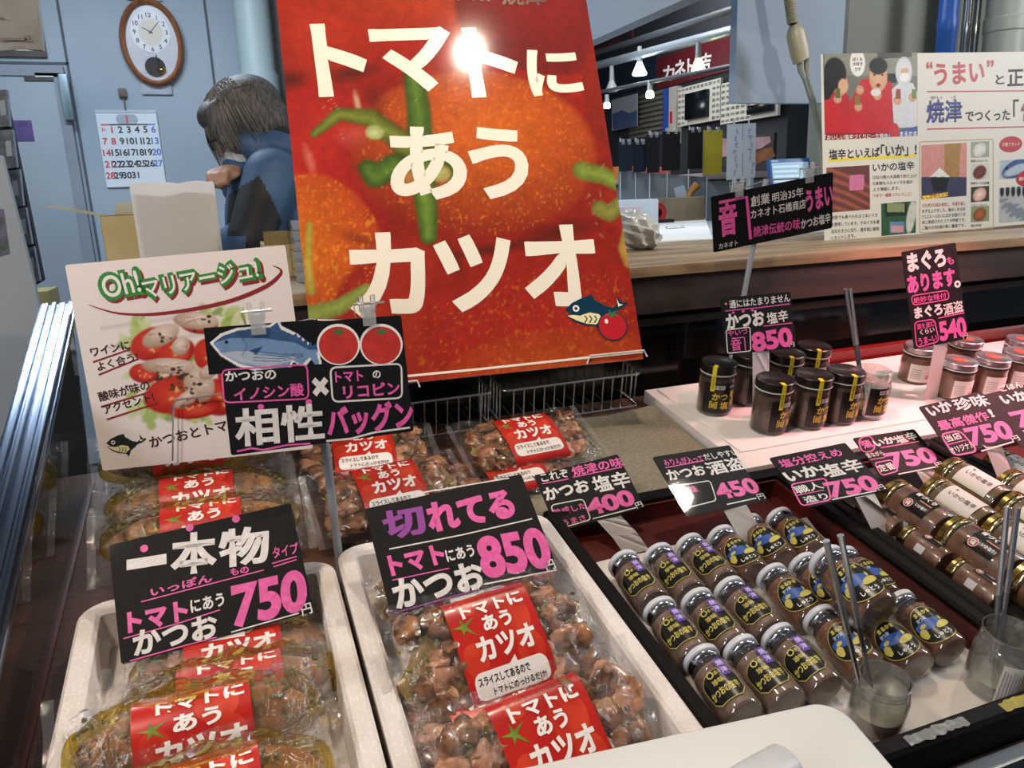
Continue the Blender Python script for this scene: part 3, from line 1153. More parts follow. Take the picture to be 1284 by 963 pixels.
P.noise(240, 0.5, 'e0962a', 0.72, P.within((395, 330), 92, 120))
P.noise(220, 0.35, 'dc7a22', 0.74, P.within((690, 420), 170, 80))
# calyx
GR, GR2, GRD = '5a7a28', '22380f', '1e3210'
P.stroke([(519, 95), (525, 140), (527, 190), (530, 220)], 32, 44, GR, 0.3, 1, GR2)
P.stroke([(530, 220), (535, 262), (537, 296)], 40, 26, '6d8c30', 0.3, 1, GR2)
P.stroke([(530, 205), (500, 175), (465, 148), (425, 143), (394, 168)], 46, 12, '76842c', 0.3, 1, '4a3814')
P.stroke([(530, 215), (495, 208), (470, 222), (462, 212)], 44, 30, GR, 0.3, 1, GRD)
P.stroke([(520, 215), (545, 205), (562, 216)], 42, 26, GR, 0.3, 1, GR2)
P.ell((470, 166), 13, 11, 'c6c98a', '7e8f45', 0, .2)
P.ell((552, 218), 15, 13, 'b8c070', 'a0663c', 0, .25)
P.ell((513, 222), 11, 11, 'b0803c', '8a4a2a', 0, .3)
P.stroke([(730, 214), (756, 220), (780, 232)], 28, 24, '8a9a3c', 0.3, 1, '55621e')
P.stroke([(752, 262), (764, 268), (785, 250)], 24, 22, '8f8f3e', 0.3, 1, '605e20')
P.stroke([(790, 290), (783, 312), (788, 330)], 22, 14, 'c08a3c', 0.3, 1, '8a7a2c')
P.stroke([(388, 282), (386, 330), (390, 365)], 12, 16, 'b0a040', 0.5, .9, '8a7a2c')
P.stroke([(392, 395), (425, 385), (460, 362)], 34, 18, '93a04a', 0.4, 1, '6a7a34')
rr = random.Random(3)
for k in range(34):
    x, y = rr.choice([(528, 150), (535, 250), (430, 150), (470, 215), (760, 235), (770, 275), (400, 385)])
    x, y = x+rr.uniform(-28, 28), y+rr.uniform(-25, 25)
    P.stroke([(x, y), (x+rr.uniform(-9, 9), y+rr.uniform(-9, 9))], 1.0, 0.6, 'b9b070', .6, .45)
P.noise(60, 0.10)
P.noise(170, 0.16)
P.C = P.C*0.94+np.array([0.012, 0.016, 0.012])
P.build('tomato_print', print_mat('poster_print', 0.10, 0.0), t, 0.0003)
CREAM = mat('cream_print', 'f0ead8', 0.2)
for a in (('ト', 394, 76, 460, 74, 92), ('マ', 467, 77, 569, 73, 82), ('ト', 585, 79, 649, 77, 88), ('に', 661, 92, 728, 89, 59),
          ('あ', 487, 206, 584, 203, 93), ('う', 588, 205, 662, 203, 91), ('カ', 436, 346, 535, 342, 106), ('ツ', 546, 344, 644, 340, 97), ('オ', 655, 335, 748, 331, 103)):
    c.text(t, *a, CREAM, 0.038, 0.0009)
c.text(t, 'かつおとトマトの街', 470, -7, 615, -6, 17, BROWNINK, 0.02, 0.0009)
c.text(t, '焼津', 628, -5, 684, -4, 23, BROWNINK, 0.03, 0.0009)
c.line(t, [(392, 483), (600, 463), (806, 441)], 3.2, CREAM, 0.0008)
# fish with tomato emblem at the lower right
NAVY = mat('navy_print', '123850', 0.25)
TEAL = mat('teal_print', '1d5f6e', 0.25)
BELLY = mat('belly_print', 'efe6b0', 0.25)
TOMR = mat('tomato_print_red', 'c0242c', 0.25)
LEAFG = mat('leaf_print', '2f7a4a', 0.25)


def emblem(c, t, o, s, z, col=NAVY, tomato=True):
    def q(pts):
        return [(o[0]+x*s, o[1]+y*s) for x, y in pts]
    e = thing_part('fish_emblem', t)
    c.poly(e, q([(-1, 17), (8, 8), (20, 2), (33, -3), (36, 4), (50, 12), (60, 14), (66, 8), (64, -1), (72, 8), (76, 6), (78, 9), (70, 15), (60, 19), (56, 24), (48, 30), (44, 43), (38, 37), (24, 36), (12, 32), (4, 26), (0, 23), (8, 22)]), col, z)
    c.poly(e, q([(2, 24), (10, 23), (18, 24), (30, 20), (42, 22), (46, 28), (38, 35), (26, 34), (14, 30)]), BELLY, z+0.0002, 'belly')
    c.poly(e, q([(64, 2), (67, 9), (72, 10), (66, 13)]), BELLY, z+0.0002, 'fin_spot')
    for x in (24, 30, 36):
        c.line(e, q([(x, 24), (x+3, 28), (x, 33)]), 1.6*s, col, z+0.0003)
    c.ell(e, *q([(13, 15)])[0], 4.2*s, 4.2*s, WHITE, z+0.0003, 'eye')
    c.ell(e, *q([(13, 15)])[0], 2.0*s, 2.0*s, BLACK, z+0.0004, 'pupil')
    if tomato:
        c.ell(e, *q([(59, 37)])[0], 18.5*s, 18.5*s, col, z+0.0005, 'tomato_rim')
        c.ell(e, *q([(59, 37)])[0], 17*s, 17*s, TOMR, z+0.0006, 'tomato')
        P_ = []
        for k in range(10):
            r = 9 if k % 2 == 0 else 3.2
            P_.append((58+r*math.cos(k*PI/5+.4), 22+0.7*r*math.sin(k*PI/5+.4)))
        c.poly(e, q(P_), LEAFG, z+0.0007, 'tomato_leaf')
        c.ell(e, *q([(51, 31)])[0], 2.2*s, 3*s, WHITE, z+0.0007, 'shine')


def thing_part(name, t):
    o = bpy.data.objects.new(name, None)
    COL.objects.link(o)
    o.parent = t
    return o


emblem(c, t, (709, 372), 1.0, 0.001)
# white wire clips at the lower edge
for pts in ([(680, 463), (735, 457), (738, 447), (806, 440), (810, 448)][1:], [(497, 481), (523, 478), (526, 486)]):
    bm = bmesh.new()
    tube(bm, [(*c.loc(*p), 0.006) for p in pts], 0.0018, 6)
    obj('wire_clip', bm, mat('white_wire', 'd8d4cf', 0.4), t)

# ---------------------------------------------------------------- white sign with salad
c, t = card_thing('oh', 'salad_sign', 'white cardboard sign with tomato salad photo and green heading', 'sign', lam=False, bm_=mat('white_card', 'ece3dd', 0.5), inset=0.0)
P = Paint(c, tuple(c.loc(150, 545)), (c.loc(330, 545)[0], c.loc(330, 372)[1]), 0.0012, 'ece3dd')
rr = random.Random(8)
for y in (405, 430, 515):
    P.stroke([(118 + (y-400)*.2, y+8), (300, y-18)], 8, 10, 'b9b0ac', 1.0, .5)
for x0, y0, n0 in ((176, 410, 9), (288, 396, 8), (244, 447, 6), (182, 505, 9), (206, 520, 9), (262, 395, 5), (165, 432, 5), (300, 400, 5), (190, 470, 5), (250, 525, 6)):
    for k in range(n0):
        P.ell((x0+rr.gauss(0, 9), y0+rr.gauss(0, 6)), rr.uniform(7, 15), rr.uniform(4, 9), rr.choice(['9cb84e', 'b7cc72', 'c9d79a', '7f9c38', 'd5dfae']), None, rr.uniform(0, 3), .45, a=.85)
for (x, y, rx, ry) in ((249, 405, 26, 15), (193, 431, 33, 22), (222, 442, 26, 18), (262, 446, 20, 24), (181, 468, 20, 14), (219, 494, 42, 26), (274, 498, 28, 26), (246, 512, 36, 14), (290, 470, 18, 24), (290, 425, 14, 18)):
    P.ell((x, y), rx, ry, 'd63a24', 'a5170f', rr.uniform(-.4, .4), .12, (-.2, .3))
    P.ell((x+3, y+2), rx*.62, ry*.55, 'e25a3c', 'c02a1a', 0, .4, a=.8)
    for k in range(5):
        P.ell((x+rr.uniform(-.45, .45)*rx, y+rr.uniform(-.4, .4)*ry), rx*.12, ry*.10, 'f2b070', None, rr.uniform(0, 3), .5, a=.75)
for (x, y, rx, ry, a) in ((202, 421, 27, 13, .35), (246, 402, 30, 12, -.15), (227, 434, 14, 11, .8), (212, 459, 36, 11, -.12), (250, 482, 20, 24, .2), (234, 500, 20, 9, .5), (262, 466, 15, 9, .5)):
    P.ell((x, y), rx, ry, 'ead8ca', 'a98a72', a, .12, (.2, .3))
    for k in range(6):
        P.stroke([(x+rr.uniform(-.6, .6)*rx, y+rr.uniform(-.5, .5)*ry), (x+rr.uniform(-.6, .6)*rx, y+rr.uniform(-.5, .5)*ry)], 2, 1, rr.choice(['b08a70', 'f6ece2', '9a7058']), .6, .6)
for k in range(45):
    x, y = rr.choice([(205, 422), (252, 408), (215, 470), (235, 485), (225, 472), (245, 500)])
    P.ell((x+rr.gauss(0, 10), y+rr.gauss(0, 5)), rr.uniform(2, 5), rr.uniform(1.5, 3.5), rr.choice(['3c2216', '4f3a1c', '5f4a22']), None, 0, .4)
# fade the photo into the white card at its left side
P.build('salad_photo', print_mat('salad_print', 0.35), t, 0.0010)
SH = (('Oh!', 129, 361, 174.5, 352, 28), ('マリアージュ!', 180, 363, 323, 336, 24))
for s, xl, yl, xr, yr, h in SH:
    v, f, asp = text_shape(s, 0.0)
    c.text(t, s, xl-2.0, yl+3.5, xr+8.5, yr+3, h+10, DKRED, 0.105, 0.0012, 'heading_shadow')
    c.text(t, s, xl-5, yl+1, xr+5, yr-1, h+10, GREENINK, 0.105, 0.0014, 'heading_outline')
    c.text(t, s, xl, yl, xr, yr, h, WHITE, 0.015, 0.0016)
def arc(pts, n=24):
    """smooth curve through pen points"""
    P_ = [np.array(p, float) for p in pts]
    out = []
    for i in range(len(P_)-1):
        p0, p1, p2, p3 = P_[max(i-1, 0)], P_[i], P_[i+1], P_[min(i+2, len(P_)-1)]
        m_ = max(2, n//(len(P_)-1))
        for k in range(m_):
            u = k/m_
            out.append(tuple(0.5*((2*p1)+(-p0+p2)*u+(2*p0-5*p1+4*p2-p3)*u*u+(-p0+3*p1-3*p2+p3)*u**3)))
    out.append(tuple(P_[-1]))
    return out


c.line(t, arc([(111, 382), (150, 393), (205, 393), (280, 380), (330, 361), (350, 346), (352, 338), (342, 333)], 40), 0.6, DKRED, 0.0013, w2=5.5)
DB = mat('dark_brown_print', '3a1c16', 0.4)
c.text(t, 'ワインに', 114, 442, 163, 432, 11.5, DB, 0.03)
c.text(t, 'よく合う!', 122, 460, 173, 446.5, 12, DB, 0.03)
c.text(t, '酸味が味の', 124, 498, 187.5, 482, 13, DB, 0.028)
c.text(t, 'アクセント!', 130, 514, 193, 497, 12, DB, 0.03)
for a, b in (((117, 454), (164, 438)), ((124, 470), (174, 450)), ((127, 510), (190, 491)), ((134, 526), (199, 505))):
    c.line(t, [a, ((a[0]+b[0])/2, (a[1]+b[1])/2), b], 2.4, DKRED)
c.text(t, 'かつおとトマト', 188, 555, 300, 529, 14, DB, 0.025)
emblem(c, t, (134, 545), 0.64, 0.001, mat('fish_dark_print', '1e2b26', 0.4), False)
bm = bmesh.new()
tube(bm, [(*c.loc(*p), 0.012) for p in [(220, 575), (221, 505), (224, 500), (300, 490), (303, 494), (309, 560)]], 0.0013, 6)
obj('wire_stand', bm, CHROME, t)

# ---------------------------------------------------------------- hand-written price cards
def pole_stand(c, t, base, clips, arm_y=0.006, r=0.0055):
    Mi = c.M.inverted()
    b = Mi @ Vector(base)
    top = Vector((b.x*0.0, c.h/2+0.004, -0.026))
    bm = bmesh.new()
    tube(bm, [b, (b+top)/2, top], r, 12)
    obj('pole', bm, GREYPOLE, t)
    xs = [c.loc(*p)[0] for p in clips]
    bm = bmesh.new()
    ya = c.h/2+0.016
    lo_x, hi_x = min(xs)-0.012, max(xs)+0.022
    tube(bm, [(0, c.h/2+0.002, -0.026), (lo_x, c.h/2-0.004, -0.010), (lo_x-0.004, ya, -0.004), (lo_x+0.03, ya, 0.002)], 0.0016, 8)
    tube(bm, [(0, c.h/2+0.002, -0.026), (hi_x-0.036, c.h/2-0.004, -0.010), (hi_x-0.038, ya, -0.004), (hi_x, ya, 0.002)], 0.0016, 8)
    obj('wire_arm', bm, CHROME, t)
    for x in xs:
        bm = bmesh.new()
        box(bm, (x-0.0085, c.h/2-0.013, 0.002), (x+0.0085, c.h/2+0.014, 0.0055), bev=0.001)
        box(bm, (x-0.0085, c.h/2-0.012, -0.006), (x+0.0085, c.h/2+0.012, -0.0025), bev=0.001)
        box(bm, (x-0.010, c.h/2+0.006, -0.004), (x-0.005, c.h/2+0.026, 0.006), bev=0.001)
        box(bm, (x+0.005, c.h/2+0.006, -0.004), (x+0.010, c.h/2+0.026, 0.006), bev=0.001)
        box(bm, (x-0.004, c.h/2-0.004, -0.003), (x+0.004, c.h/2+0.010, 0.003))
        obj('clip', bm, CLIPM, t)


c, t = card_thing('aisho', 'price_card', 'black card with a bonito picture and two tomatoes, clipped on a grey pole', 'sign')
pole_stand(c, t, sp(0.0945, 0.185, 0.0), [(321, 390), (460, 380)])
P = Paint(c, tuple(c.loc(262, 470)), (c.loc(406, 470)[0], c.loc(406, 400)[1]), 0.0008, '0d0c0d')
BODY = [(267, 431), (280, 421), (300, 415), (325, 413), (338, 412), (348, 405), (352, 413), (372, 422), (388, 434), (403, 430), (397, 443), (403, 468), (388, 448), (378, 458), (366, 451), (358, 468), (350, 462), (330, 463), (300, 456), (280, 445)]
cxm, cym = 335, 437
P.poly([(cxm+(x-cxm)*1.06, cym+(y-cym)*1.18) for x, y in BODY], 'e6e4e4')
P.poly(BODY, '6f8fb4')
P.poly([(267, 430), (280, 421), (300, 414), (325, 412), (338, 411), (348, 404), (352, 413), (372, 422), (388, 434), (403, 430), (398, 438), (388, 439), (370, 430), (330, 424), (290, 424)], '34567f')
P.poly([(275, 442), (310, 440), (350, 448), (375, 447), (360, 455), (330, 460), (300, 454)], 'aab6c6')
for k in range(4):
    P.stroke([(318, 440+4*k), (350, 444+3*k), (380, 444+1*k)], 1.2, 0.8, '2c4a72', .4)
P.stroke([(304, 424), (310, 434), (304, 446)], 1.5, 1, '45658c', .5)
P.poly([(312, 440), (330, 434), (322, 444)], '2c4a72')
P.ell((284, 429), 2.6, 2.6, '14202c')
for k in range(4):
    P.poly([(368+6*k, 420+4*k), (372+6*k, 417+4*k), (373+6*k, 424+4*k)], '34567f')
P.noise(180, .10)
P.build('bonito_picture', print_mat('sticker_print', 0.35), t, 0.0009)
TOMS = mat('tomato_sticker', 'c8392f', 0.4, col2='b52f28', scale=60)
for x in (424.5, 478):
    c.ell(t, x, 432, 27, 26, WHITE, 0.0010, 'tomato_sticker')
    c.ell(t, x, 433, 24.5, 23.5, TOMS, 0.0011, 'tomato_sticker')
    P_ = []
    for k in range(10):
        r = 10 if k % 2 == 0 else 3.4
        P_.append((x+r*math.cos(k*PI/5+.3), 416+0.55*r*math.sin(k*PI/5+.3)))
    c.poly(t, P_, LEAFG, 0.0013, 'tomato_leaf')
c.text(t, 'かつおの', 282, 472, 346, 469, 13, WHITEP, 0.03)
c.text(t, 'イノシン酸', 293, 495, 381, 488, 17, PINK, 0.03)
c.rbox(t, [(278, 464), (385, 457), (387, 500), (281, 505)], 2.2, PINK)
c.text(t, '×', 391, 485.5, 412, 484, 24, WHITEP, 0.06)
c.rbox(t, [(414, 461), (503, 456), (504, 499), (417, 504)], 2.4, WHITEP)
c.text(t, 'トマト', 420, 473, 455, 471, 14, PINK, 0.035)
c.text(t, 'の', 467, 470, 477, 469, 10, WHITEP, 0.03)
c.text(t, 'リコピン', 430, 492, 501, 486, 17, PINK, 0.035)
c.text(t, '相性', 294, 537, 406, 528, 47, WHITEP, 0.034)
c.text(t, 'バッグン', 409, 530, 518, 518, 38, PINK, 0.045)
c.line(t, [(297, 566), (315, 562), (330, 564), (360, 558), (389, 556)], 2.6, PINK)
c.line(t, [(409, 553), (440, 550), (470, 542), (514, 536)], 2.6, WHITEP)
for x, y in ((327, 510), (387, 504)):
    c.ell(t, x, y, 4, 3.5, PINK)

c, t = card_thing('ippon', 'price_card', 'black price card for 750 yen propped on the whole-piece packs at the left', 'price card')
c.text(t, '一', 159, 709, 209, 701, 13, WHITEP, 0.05)
c.text(t, '本', 214, 697, 272, 690, 52, WHITEP, 0.045)
c.text(t, '物', 274, 689, 338, 681, 48, WHITEP, 0.038)
c.text(t, 'タイプ', 342, 694, 374, 687, 14, PINK, 0.02)
c.line(t, [(341, 707), (372, 698)], 1.6, PINK)
c.line(t, [(343, 711), (372, 702)], 1.6, PINK)
for x, y in ((181, 688), (238, 662), (296, 651)):
    c.ell(t, x, y, 5, 4.6, PINK)
c.text(t, 'いっぽん', 189, 743, 266, 724, 11, PINK, 0.03)
c.text(t, 'もの', 289, 718, 312, 714, 9, PINK, 0.03)
c.line(t, [(177, 755), (250, 736), (331, 715)], 1.8, PINK)
c.text(t, 'トマト', 160, 782, 236, 765, 27, PINK, 0.055)
c.text(t, 'にあう', 239, 761, 281, 751, 17, WHITEP, 0.03)
c.line(t, [(155, 801), (220, 783), (276, 765)], 1.8, PINK)
c.text(t, 'かつお', 167, 808, 273, 783, 31, WHITEP, 0.04)
c.line(t, [(163, 829), (220, 813), (272, 799)], 1.8, PINK)
c.text(t, '750', 290, 762, 385, 738, 54, PINK, 0.048, shear=0.12)
c.text(t, '円', 378, 766, 391, 762, 14, WHITEP, 0.02)
c.line(t, [(290, 793), (375, 769)], 1.8, WHITEP)
Mi = c.M.inverted()
bm = bmesh.new()
box(bm, (c.loc(248, 800)[0], -c.h/2-0.036, -0.0026), (c.loc(306, 790)[0], -c.h/2+0.002, -0.0012))
obj('stand_strip', bm, STRIP, t, smooth=False)

c, t = card_thing('kire', 'price_card', 'black price card for 850 yen propped on the sliced packs in the middle', 'price card')
c.line(t, [(487, 625), (560, 613), (638, 600)], 1.8, WHITEP)
c.text(t, '切', 480, 661, 533, 651, 37, PURPLE, 0.05)
c.text(t, 'れてる', 535, 651, 643, 630, 38, PINK, 0.06)
c.line(t, [(488, 689), (580, 671), (667, 651)], 1.8, WHITEP)
c.text(t, 'トマト', 488, 711, 557, 694, 27, PINK, 0.055)
c.text(t, 'にあう', 559, 698, 594, 690, 16, WHITEP, 0.03)
c.line(t, [(492, 728), (563, 713)], 1.6, PINK)
c.text(t, 'かつお', 493, 747, 606, 719, 37, WHITEP, 0.045)
c.text(t, '850', 600, 701, 688, 685, 54, PINK, 0.048)
c.text(t, '円', 683.5, 711, 695, 707, 13, WHITEP, 0.02)
c.line(t, [(607, 733), (698, 715)], 1.8, WHITEP)
c.line(t, [(494, 769), (601, 739)], 1.6, PURPLE)
bm = bmesh.new()
box(bm, (c.loc(567, 760)[0], -c.h/2-0.012, -0.0026), (c.loc(628, 745)[0], -c.h/2+0.002, -0.0012))
obj('stand_strip', bm, STRIP, t, smooth=False)

c, t = card_thing('c400', 'price_card', 'small black price card for 400 yen left of the glaring 450 yen card', 'price card')
strip(c, t, 0.04, x0=0.012, fwd=0.055, foot_n=0.008, dx=0.022)
c.text(t, 'これぞ', 678, 600, 712, 593, 11, WHITEP, 0.02)
c.text(t, '焼津の味', 717, 592, 780, 579, 13, PINK, 0.022)
c.line(t, [(680, 607), (713, 601)], 1.3, PINK)
c.line(t, [(718, 599), (780, 586)], 1.3, PINK)
c.text(t, 'かつお', 682, 621, 738, 608, 17, WHITEP, 0.04)
c.text(t, '塩辛', 743, 609, 789, 600, 22, WHITEP, 0.03)
c.rbox(t, [(690, 634), (731, 626), (741, 652), (702, 663)], 1.4, WHITEP)
c.text(t, '熟成した', 694, 644, 734, 634, 9, PINK, 0.02)
c.text(t, 'うまさ', 705, 657, 734, 649, 8, PINK, 0.02)
c.text(t, '400', 735, 638, 794, 623, 22, PINK, 0.048)
c.text(t, '円', 797, 635, 805, 632, 8, WHITEP, 0.01)
c.line(t, [(743, 651), (797, 637)], 1.4, WHITEP)

c, t = card_thing('c450', 'price_card', 'small black price card for 450 yen with lamp glare on its film', 'price card')
strip(c, t, 0.04, x0=0.014, fwd=0.055, foot_n=0.008, dx=0.022)
c.text(t, 'みりんが入って', 832, 581, 881, 575, 9, PINK, 0.015)
c.text(t, 'だしやすい', 882, 574, 924, 567, 9, WHITEP, 0.015)
c.line(t, [(834, 587), (882, 578)], 1.2, PINK)
c.text(t, 'かつお', 836, 597, 883, 589, 15, WHITEP, 0.035)
c.text(t, '酒盗', 886, 589, 933, 580, 19, WHITEP, 0.025)
c.text(t, '厚味', 852, 618, 874, 613, 10, PINK, 0.015)
c.rbox(t, [(847, 610), (890, 603), (898, 628), (858, 638)], 1.2, WHITEP)
c.text(t, '450', 897, 618, 949, 608, 23, PINK, 0.048)
c.text(t, '円', 949.5, 624, 958, 622, 8, WHITEP, 0.01)
c.line(t, [(911, 633), (948, 625)], 1.3, WHITEP)

c, t = card_thing('c750a', 'price_card', 'black price card for 750 yen above the boundary of white-lidded and gold-lidded jars', 'price card')
strip(c, t, 0.036, x0=0.03, fwd=0.055, foot_n=0.008, dx=0.022)
c.text(t, '塩分控えめ', 977, 583, 1054, 567, 13, PINK, 0.022)
c.text(t, 'いか', 984, 599, 1026, 589, 17, WHITEP, 0.045)
c.text(t, '塩辛', 1029, 593, 1080, 582, 21, WHITEP, 0.03)
c.rbox(t, [(991, 608), (1035, 600), (1042, 627), (1005, 635)], 1.8, PINK)
c.text(t, '職人', 996, 616, 1030, 608, 12, WHITEP, 0.02)
c.text(t, '造り', 1008, 628, 1037, 622, 10, WHITEP, 0.02)
c.line(t, [(998, 622), (1033, 615)], 1.0, PINK)
c.text(t, '750', 1036, 616, 1099, 605, 25, PINK, 0.048, shear=0.1)
c.text(t, '円', 1099.6, 613, 1108, 610.5, 8, WHITEP, 0.01)
c.line(t, [(1043, 627), (1099, 616)], 1.4, WHITEP)

c, t = card_thing('c750b', 'price_card', 'smallest black price card for 750 yen with a pink ringed character at its corner', 'price card')
strip(c, t, 0.034, x0=0.022, fwd=0.055, foot_n=0.008, dx=0.022)
c.rbox(t, [(1075, 550), (1093, 546), (1098, 565), (1081, 569)], 1.5, PINK, 0.5)
c.text(t, '蒲', 1080, 559, 1092, 556, 12, PINK, 0.02)
c.text(t, 'いか', 1096, 557, 1121, 551, 11, WHITEP, 0.045)
c.text(t, '塩辛', 1122, 553, 1148, 546, 13, WHITEP, 0.025)
c.line(t, [(1104, 562), (1152, 554)], 1.2, PINK)
c.text(t, '昔ながら', 1086, 572, 1107, 568, 7, WHITEP, 0.015)
c.line(t, [(1091, 577), (1109, 574)], 1.1, PINK)
c.rbox(t, [(1096, 581), (1118, 577), (1126, 591), (1105, 597)], 1.5, PINK, 0.25)
c.text(t, '定番', 1101, 588.5, 1121, 584, 11, WHITEP, 0.02)
c.text(t, '750', 1112, 579, 1172, 570, 25, PINK, 0.048, shear=0.1)
c.text(t, '円', 1173, 584, 1181.5, 581.5, 7, WHITEP, 0.01)
c.line(t, [(1126, 595), (1173, 586)], 1.5, WHITEP)

c, t = card_thing('c750c', 'price_card', 'black price card for 750 yen in rosy light, right of the smallest card', 'price card')
strip(c, t, 0.034, x0=0.016, fwd=0.055, foot_n=0.008, dx=0.022)
c.text(t, 'いか', 1163, 517, 1192, 508, 16, WHITEP, 0.045)
c.text(t, '珍味', 1196, 509, 1238, 501, 18, WHITEP, 0.028)
c.text(t, '最高傑作', 1176, 535, 1238, 521, 14, PINK, 0.022)
c.text(t, '!', 1240, 519, 1244.5, 518, 12, WHITEP, 0.03)
c.rbox(t, [(1179, 545), (1203, 540), (1226, 566), (1196, 572)], 2.0, PINK, 0.25)
c.text(t, '当店', 1185, 551, 1204, 546, 10, WHITEP, 0.02)
c.text(t, 'オリジナル', 1191, 566, 1221, 557, 9, WHITEP, 0.02)
c.line(t, [(1188, 558), (1211, 552)], 1.0, PINK)
c.text(t, '750', 1212, 549, 1267, 538, 27, PINK, 0.048, shear=0.1)
c.text(t, '円', 1268, 551.5, 1277, 549, 8, WHITEP, 0.01)
c.line(t, [(1230, 566), (1271, 554)], 1.6, WHITEP)

# the next card, cut by the right edge of the photograph
cc = CD['c750c']
p = cc.wpt(cc.loc(1202, 540))
off = np.array(hit(1287, 526, cc.c+np.array([0, 0.02, 0.0]), cc.B[:, 2])) - hit(1202, 540, cc.c, cc.B[:, 2])
CD['c11'] = Card(cc.c+off, cc.B, 0.135, 0.108)
c, t = card_thing('c11', 'price_card', 'rightmost black price card, cut off by the edge of the photograph', 'price card')
strip(c, t, 0.034, x0=0.016, fwd=0.055, foot_n=0.008, dx=0.022)
c.text(t, 'ごはん', 1253, 488, 1281, 482, 9, WHITEP, 0.02)
c.text(t, 'がすすむ', 1283, 482, 1318, 475, 9, PINK, 0.02)
c.text(t, 'いか', 1255, 502, 1287, 495, 15, WHITEP, 0.045)
c.text(t, '塩辛', 1290, 494, 1328, 487, 17, WHITEP, 0.028)
c.text(t, '700', 1270, 528, 1342, 513, 26, PINK, 0.048)
c.line(t, [(1282, 541), (1340, 527)], 1.5, WHITEP)

c, t = card_thing('maguro', 'price_card', 'tall black price card for 540 yen standing behind the silver-lidded jars', 'price card')
strip(c, t, 0.036, x0=0.0, foot_n=0.032, fwd=0.008)
c.text(t, 'まぐろ', 1137, 330, 1185, 322, 25, WHITEP, 0.05)
c.text(t, 'も', 1187, 328, 1195, 325.5, 10, PINK, 0.02)
c.text(t, 'あります', 1137, 358, 1197, 347, 23, PINK, 0.05)
c.text(t, '。', 1196, 357, 1204, 355.5, 9, WHITEP, 0.03)
c.rbox(t, [(1142, 371), (1188, 364), (1190, 375), (1144, 383)], 1.1, PINK, 0.45)
c.text(t, '絶妙な味付', 1145, 377, 1186, 370.5, 8, PINK, 0.012)
c.text(t, 'まぐろ', 1146, 393, 1181, 387, 15, WHITEP, 0.045)
c.text(t, '酒盗', 1182.5, 389, 1207, 383, 15, WHITEP, 0.02)
c.line(t, [(1176, 399), (1209, 392)], 1.1, PINK)
c.rbox(t, [(1146, 404), (1171, 400), (1177, 428), (1149, 436)], 1.2, PINK, 0.2)
c.text(t, '酒を盗む', 1149, 410, 1171, 405.5, 7, PINK, 0.012)
c.text(t, 'くらい', 1153, 417, 1171, 413, 7, WHITEP, 0.015)
c.text(t, 'うま~い', 1151, 429, 1174, 423, 9, PINK, 0.02)
c.text(t, '540', 1177, 416, 1211, 409, 25, PINK, 0.048)
c.text(t, '円', 1207, 422, 1213, 420.5, 6, WHITEP, 0.01)

c, t = card_thing('c850', 'price_card', 'black price card for 850 yen standing among the upright black-lidded jars', 'price card')
strip(c, t, 0.038, x0=0.0, foot_n=0.032, fwd=0.03)
c.text(t, '通にはたまりません', 914, 382, 990, 373.5, 10, WHITEP, 0.018)
c.ell(t, 910, 381, 1.6, 1.6, PINK)
c.line(t, [(909, 390), (950, 386), (990, 381)], 1.1, PINK)
c.text(t, 'かつお', 910, 404, 958, 398, 20, WHITEP, 0.045)
c.text(t, '塩辛', 961, 400, 987.5, 395, 15, WHITEP, 0.022)
for x, y in ((919, 392), (931.5, 390.5), (943, 389)):
    c.ell(t, x, y, 1.8, 1.6, PINK)
c.line(t, [(957, 409), (993, 405)], 1.1, PINK)
c.rbox(t, [(910, 414), (940, 410), (941, 440), (912, 443)], 1.2, WHITEP, 0.1)
c.text(t, 'やいづ', 912, 418.5, 937, 415, 7.5, PINK, 0.02)
c.text(t, '音', 916, 433, 929, 431.5, 15, PINK, 0.025)
c.line(t, [(917, 424.5), (933, 423), (934.5, 439)], 1.5, PINK)
c.text(t, '850', 942, 430, 993, 421.5, 25, PINK, 0.048)
c.text(t, '円', 989, 432.5, 995.5, 431.3, 6, WHITEP, 0.01)

c, t = card_thing('oto', 'hanging_card', 'wide black card clipped on a grey pole in front of the register', 'sign')
pole_stand(c, t, sp(0.985, 0.590, 0.03), [(926, 242), (1014, 214)])
c.text(t, '音', 901, 277, 924, 272, 42, PINK, 0.045)
c.line(t, [(901, 254), (936, 247), (941, 300)], 4.0, PINK)
c.text(t, 'カネオト', 901, 309, 925, 304, 6.5, WHITEP, 0.015)
c.text(t, '創業', 941, 253, 965, 248, 14, WHITEP, 0.015)
c.text(t, '明治35年', 968, 248, 1007, 240, 12, WHITEP, 0.015)
c.text(t, 'カネオト石橋商店', 941, 269, 1010, 255, 12, WHITEP, 0.015)
c.text(t, 'うまい', 1010, 253, 1044, 243, 28, PINK, 0.045)
c.text(t, '焼津伝統の味', 944, 291, 1003, 280, 14, PINK, 0.018)
c.text(t, 'かつお塩辛', 1004, 281, 1041, 272.5, 13, WHITEP, 0.022)

# card lying on the front ledge, only its corner in the photograph
CD['corner'] = Card(sp(0.81, -0.3735, -0.0345), np.stack([np.array([1.0, 0, 0]), SV, SN], 1), 0.15, 0.10)
c, t = card_thing('corner', 'price_card', 'black card with pink writing cut off at the lower right corner', 'price card')
c.text(t, '辛', 1262, 968, 1292, 960, 26, PINK, 0.03)

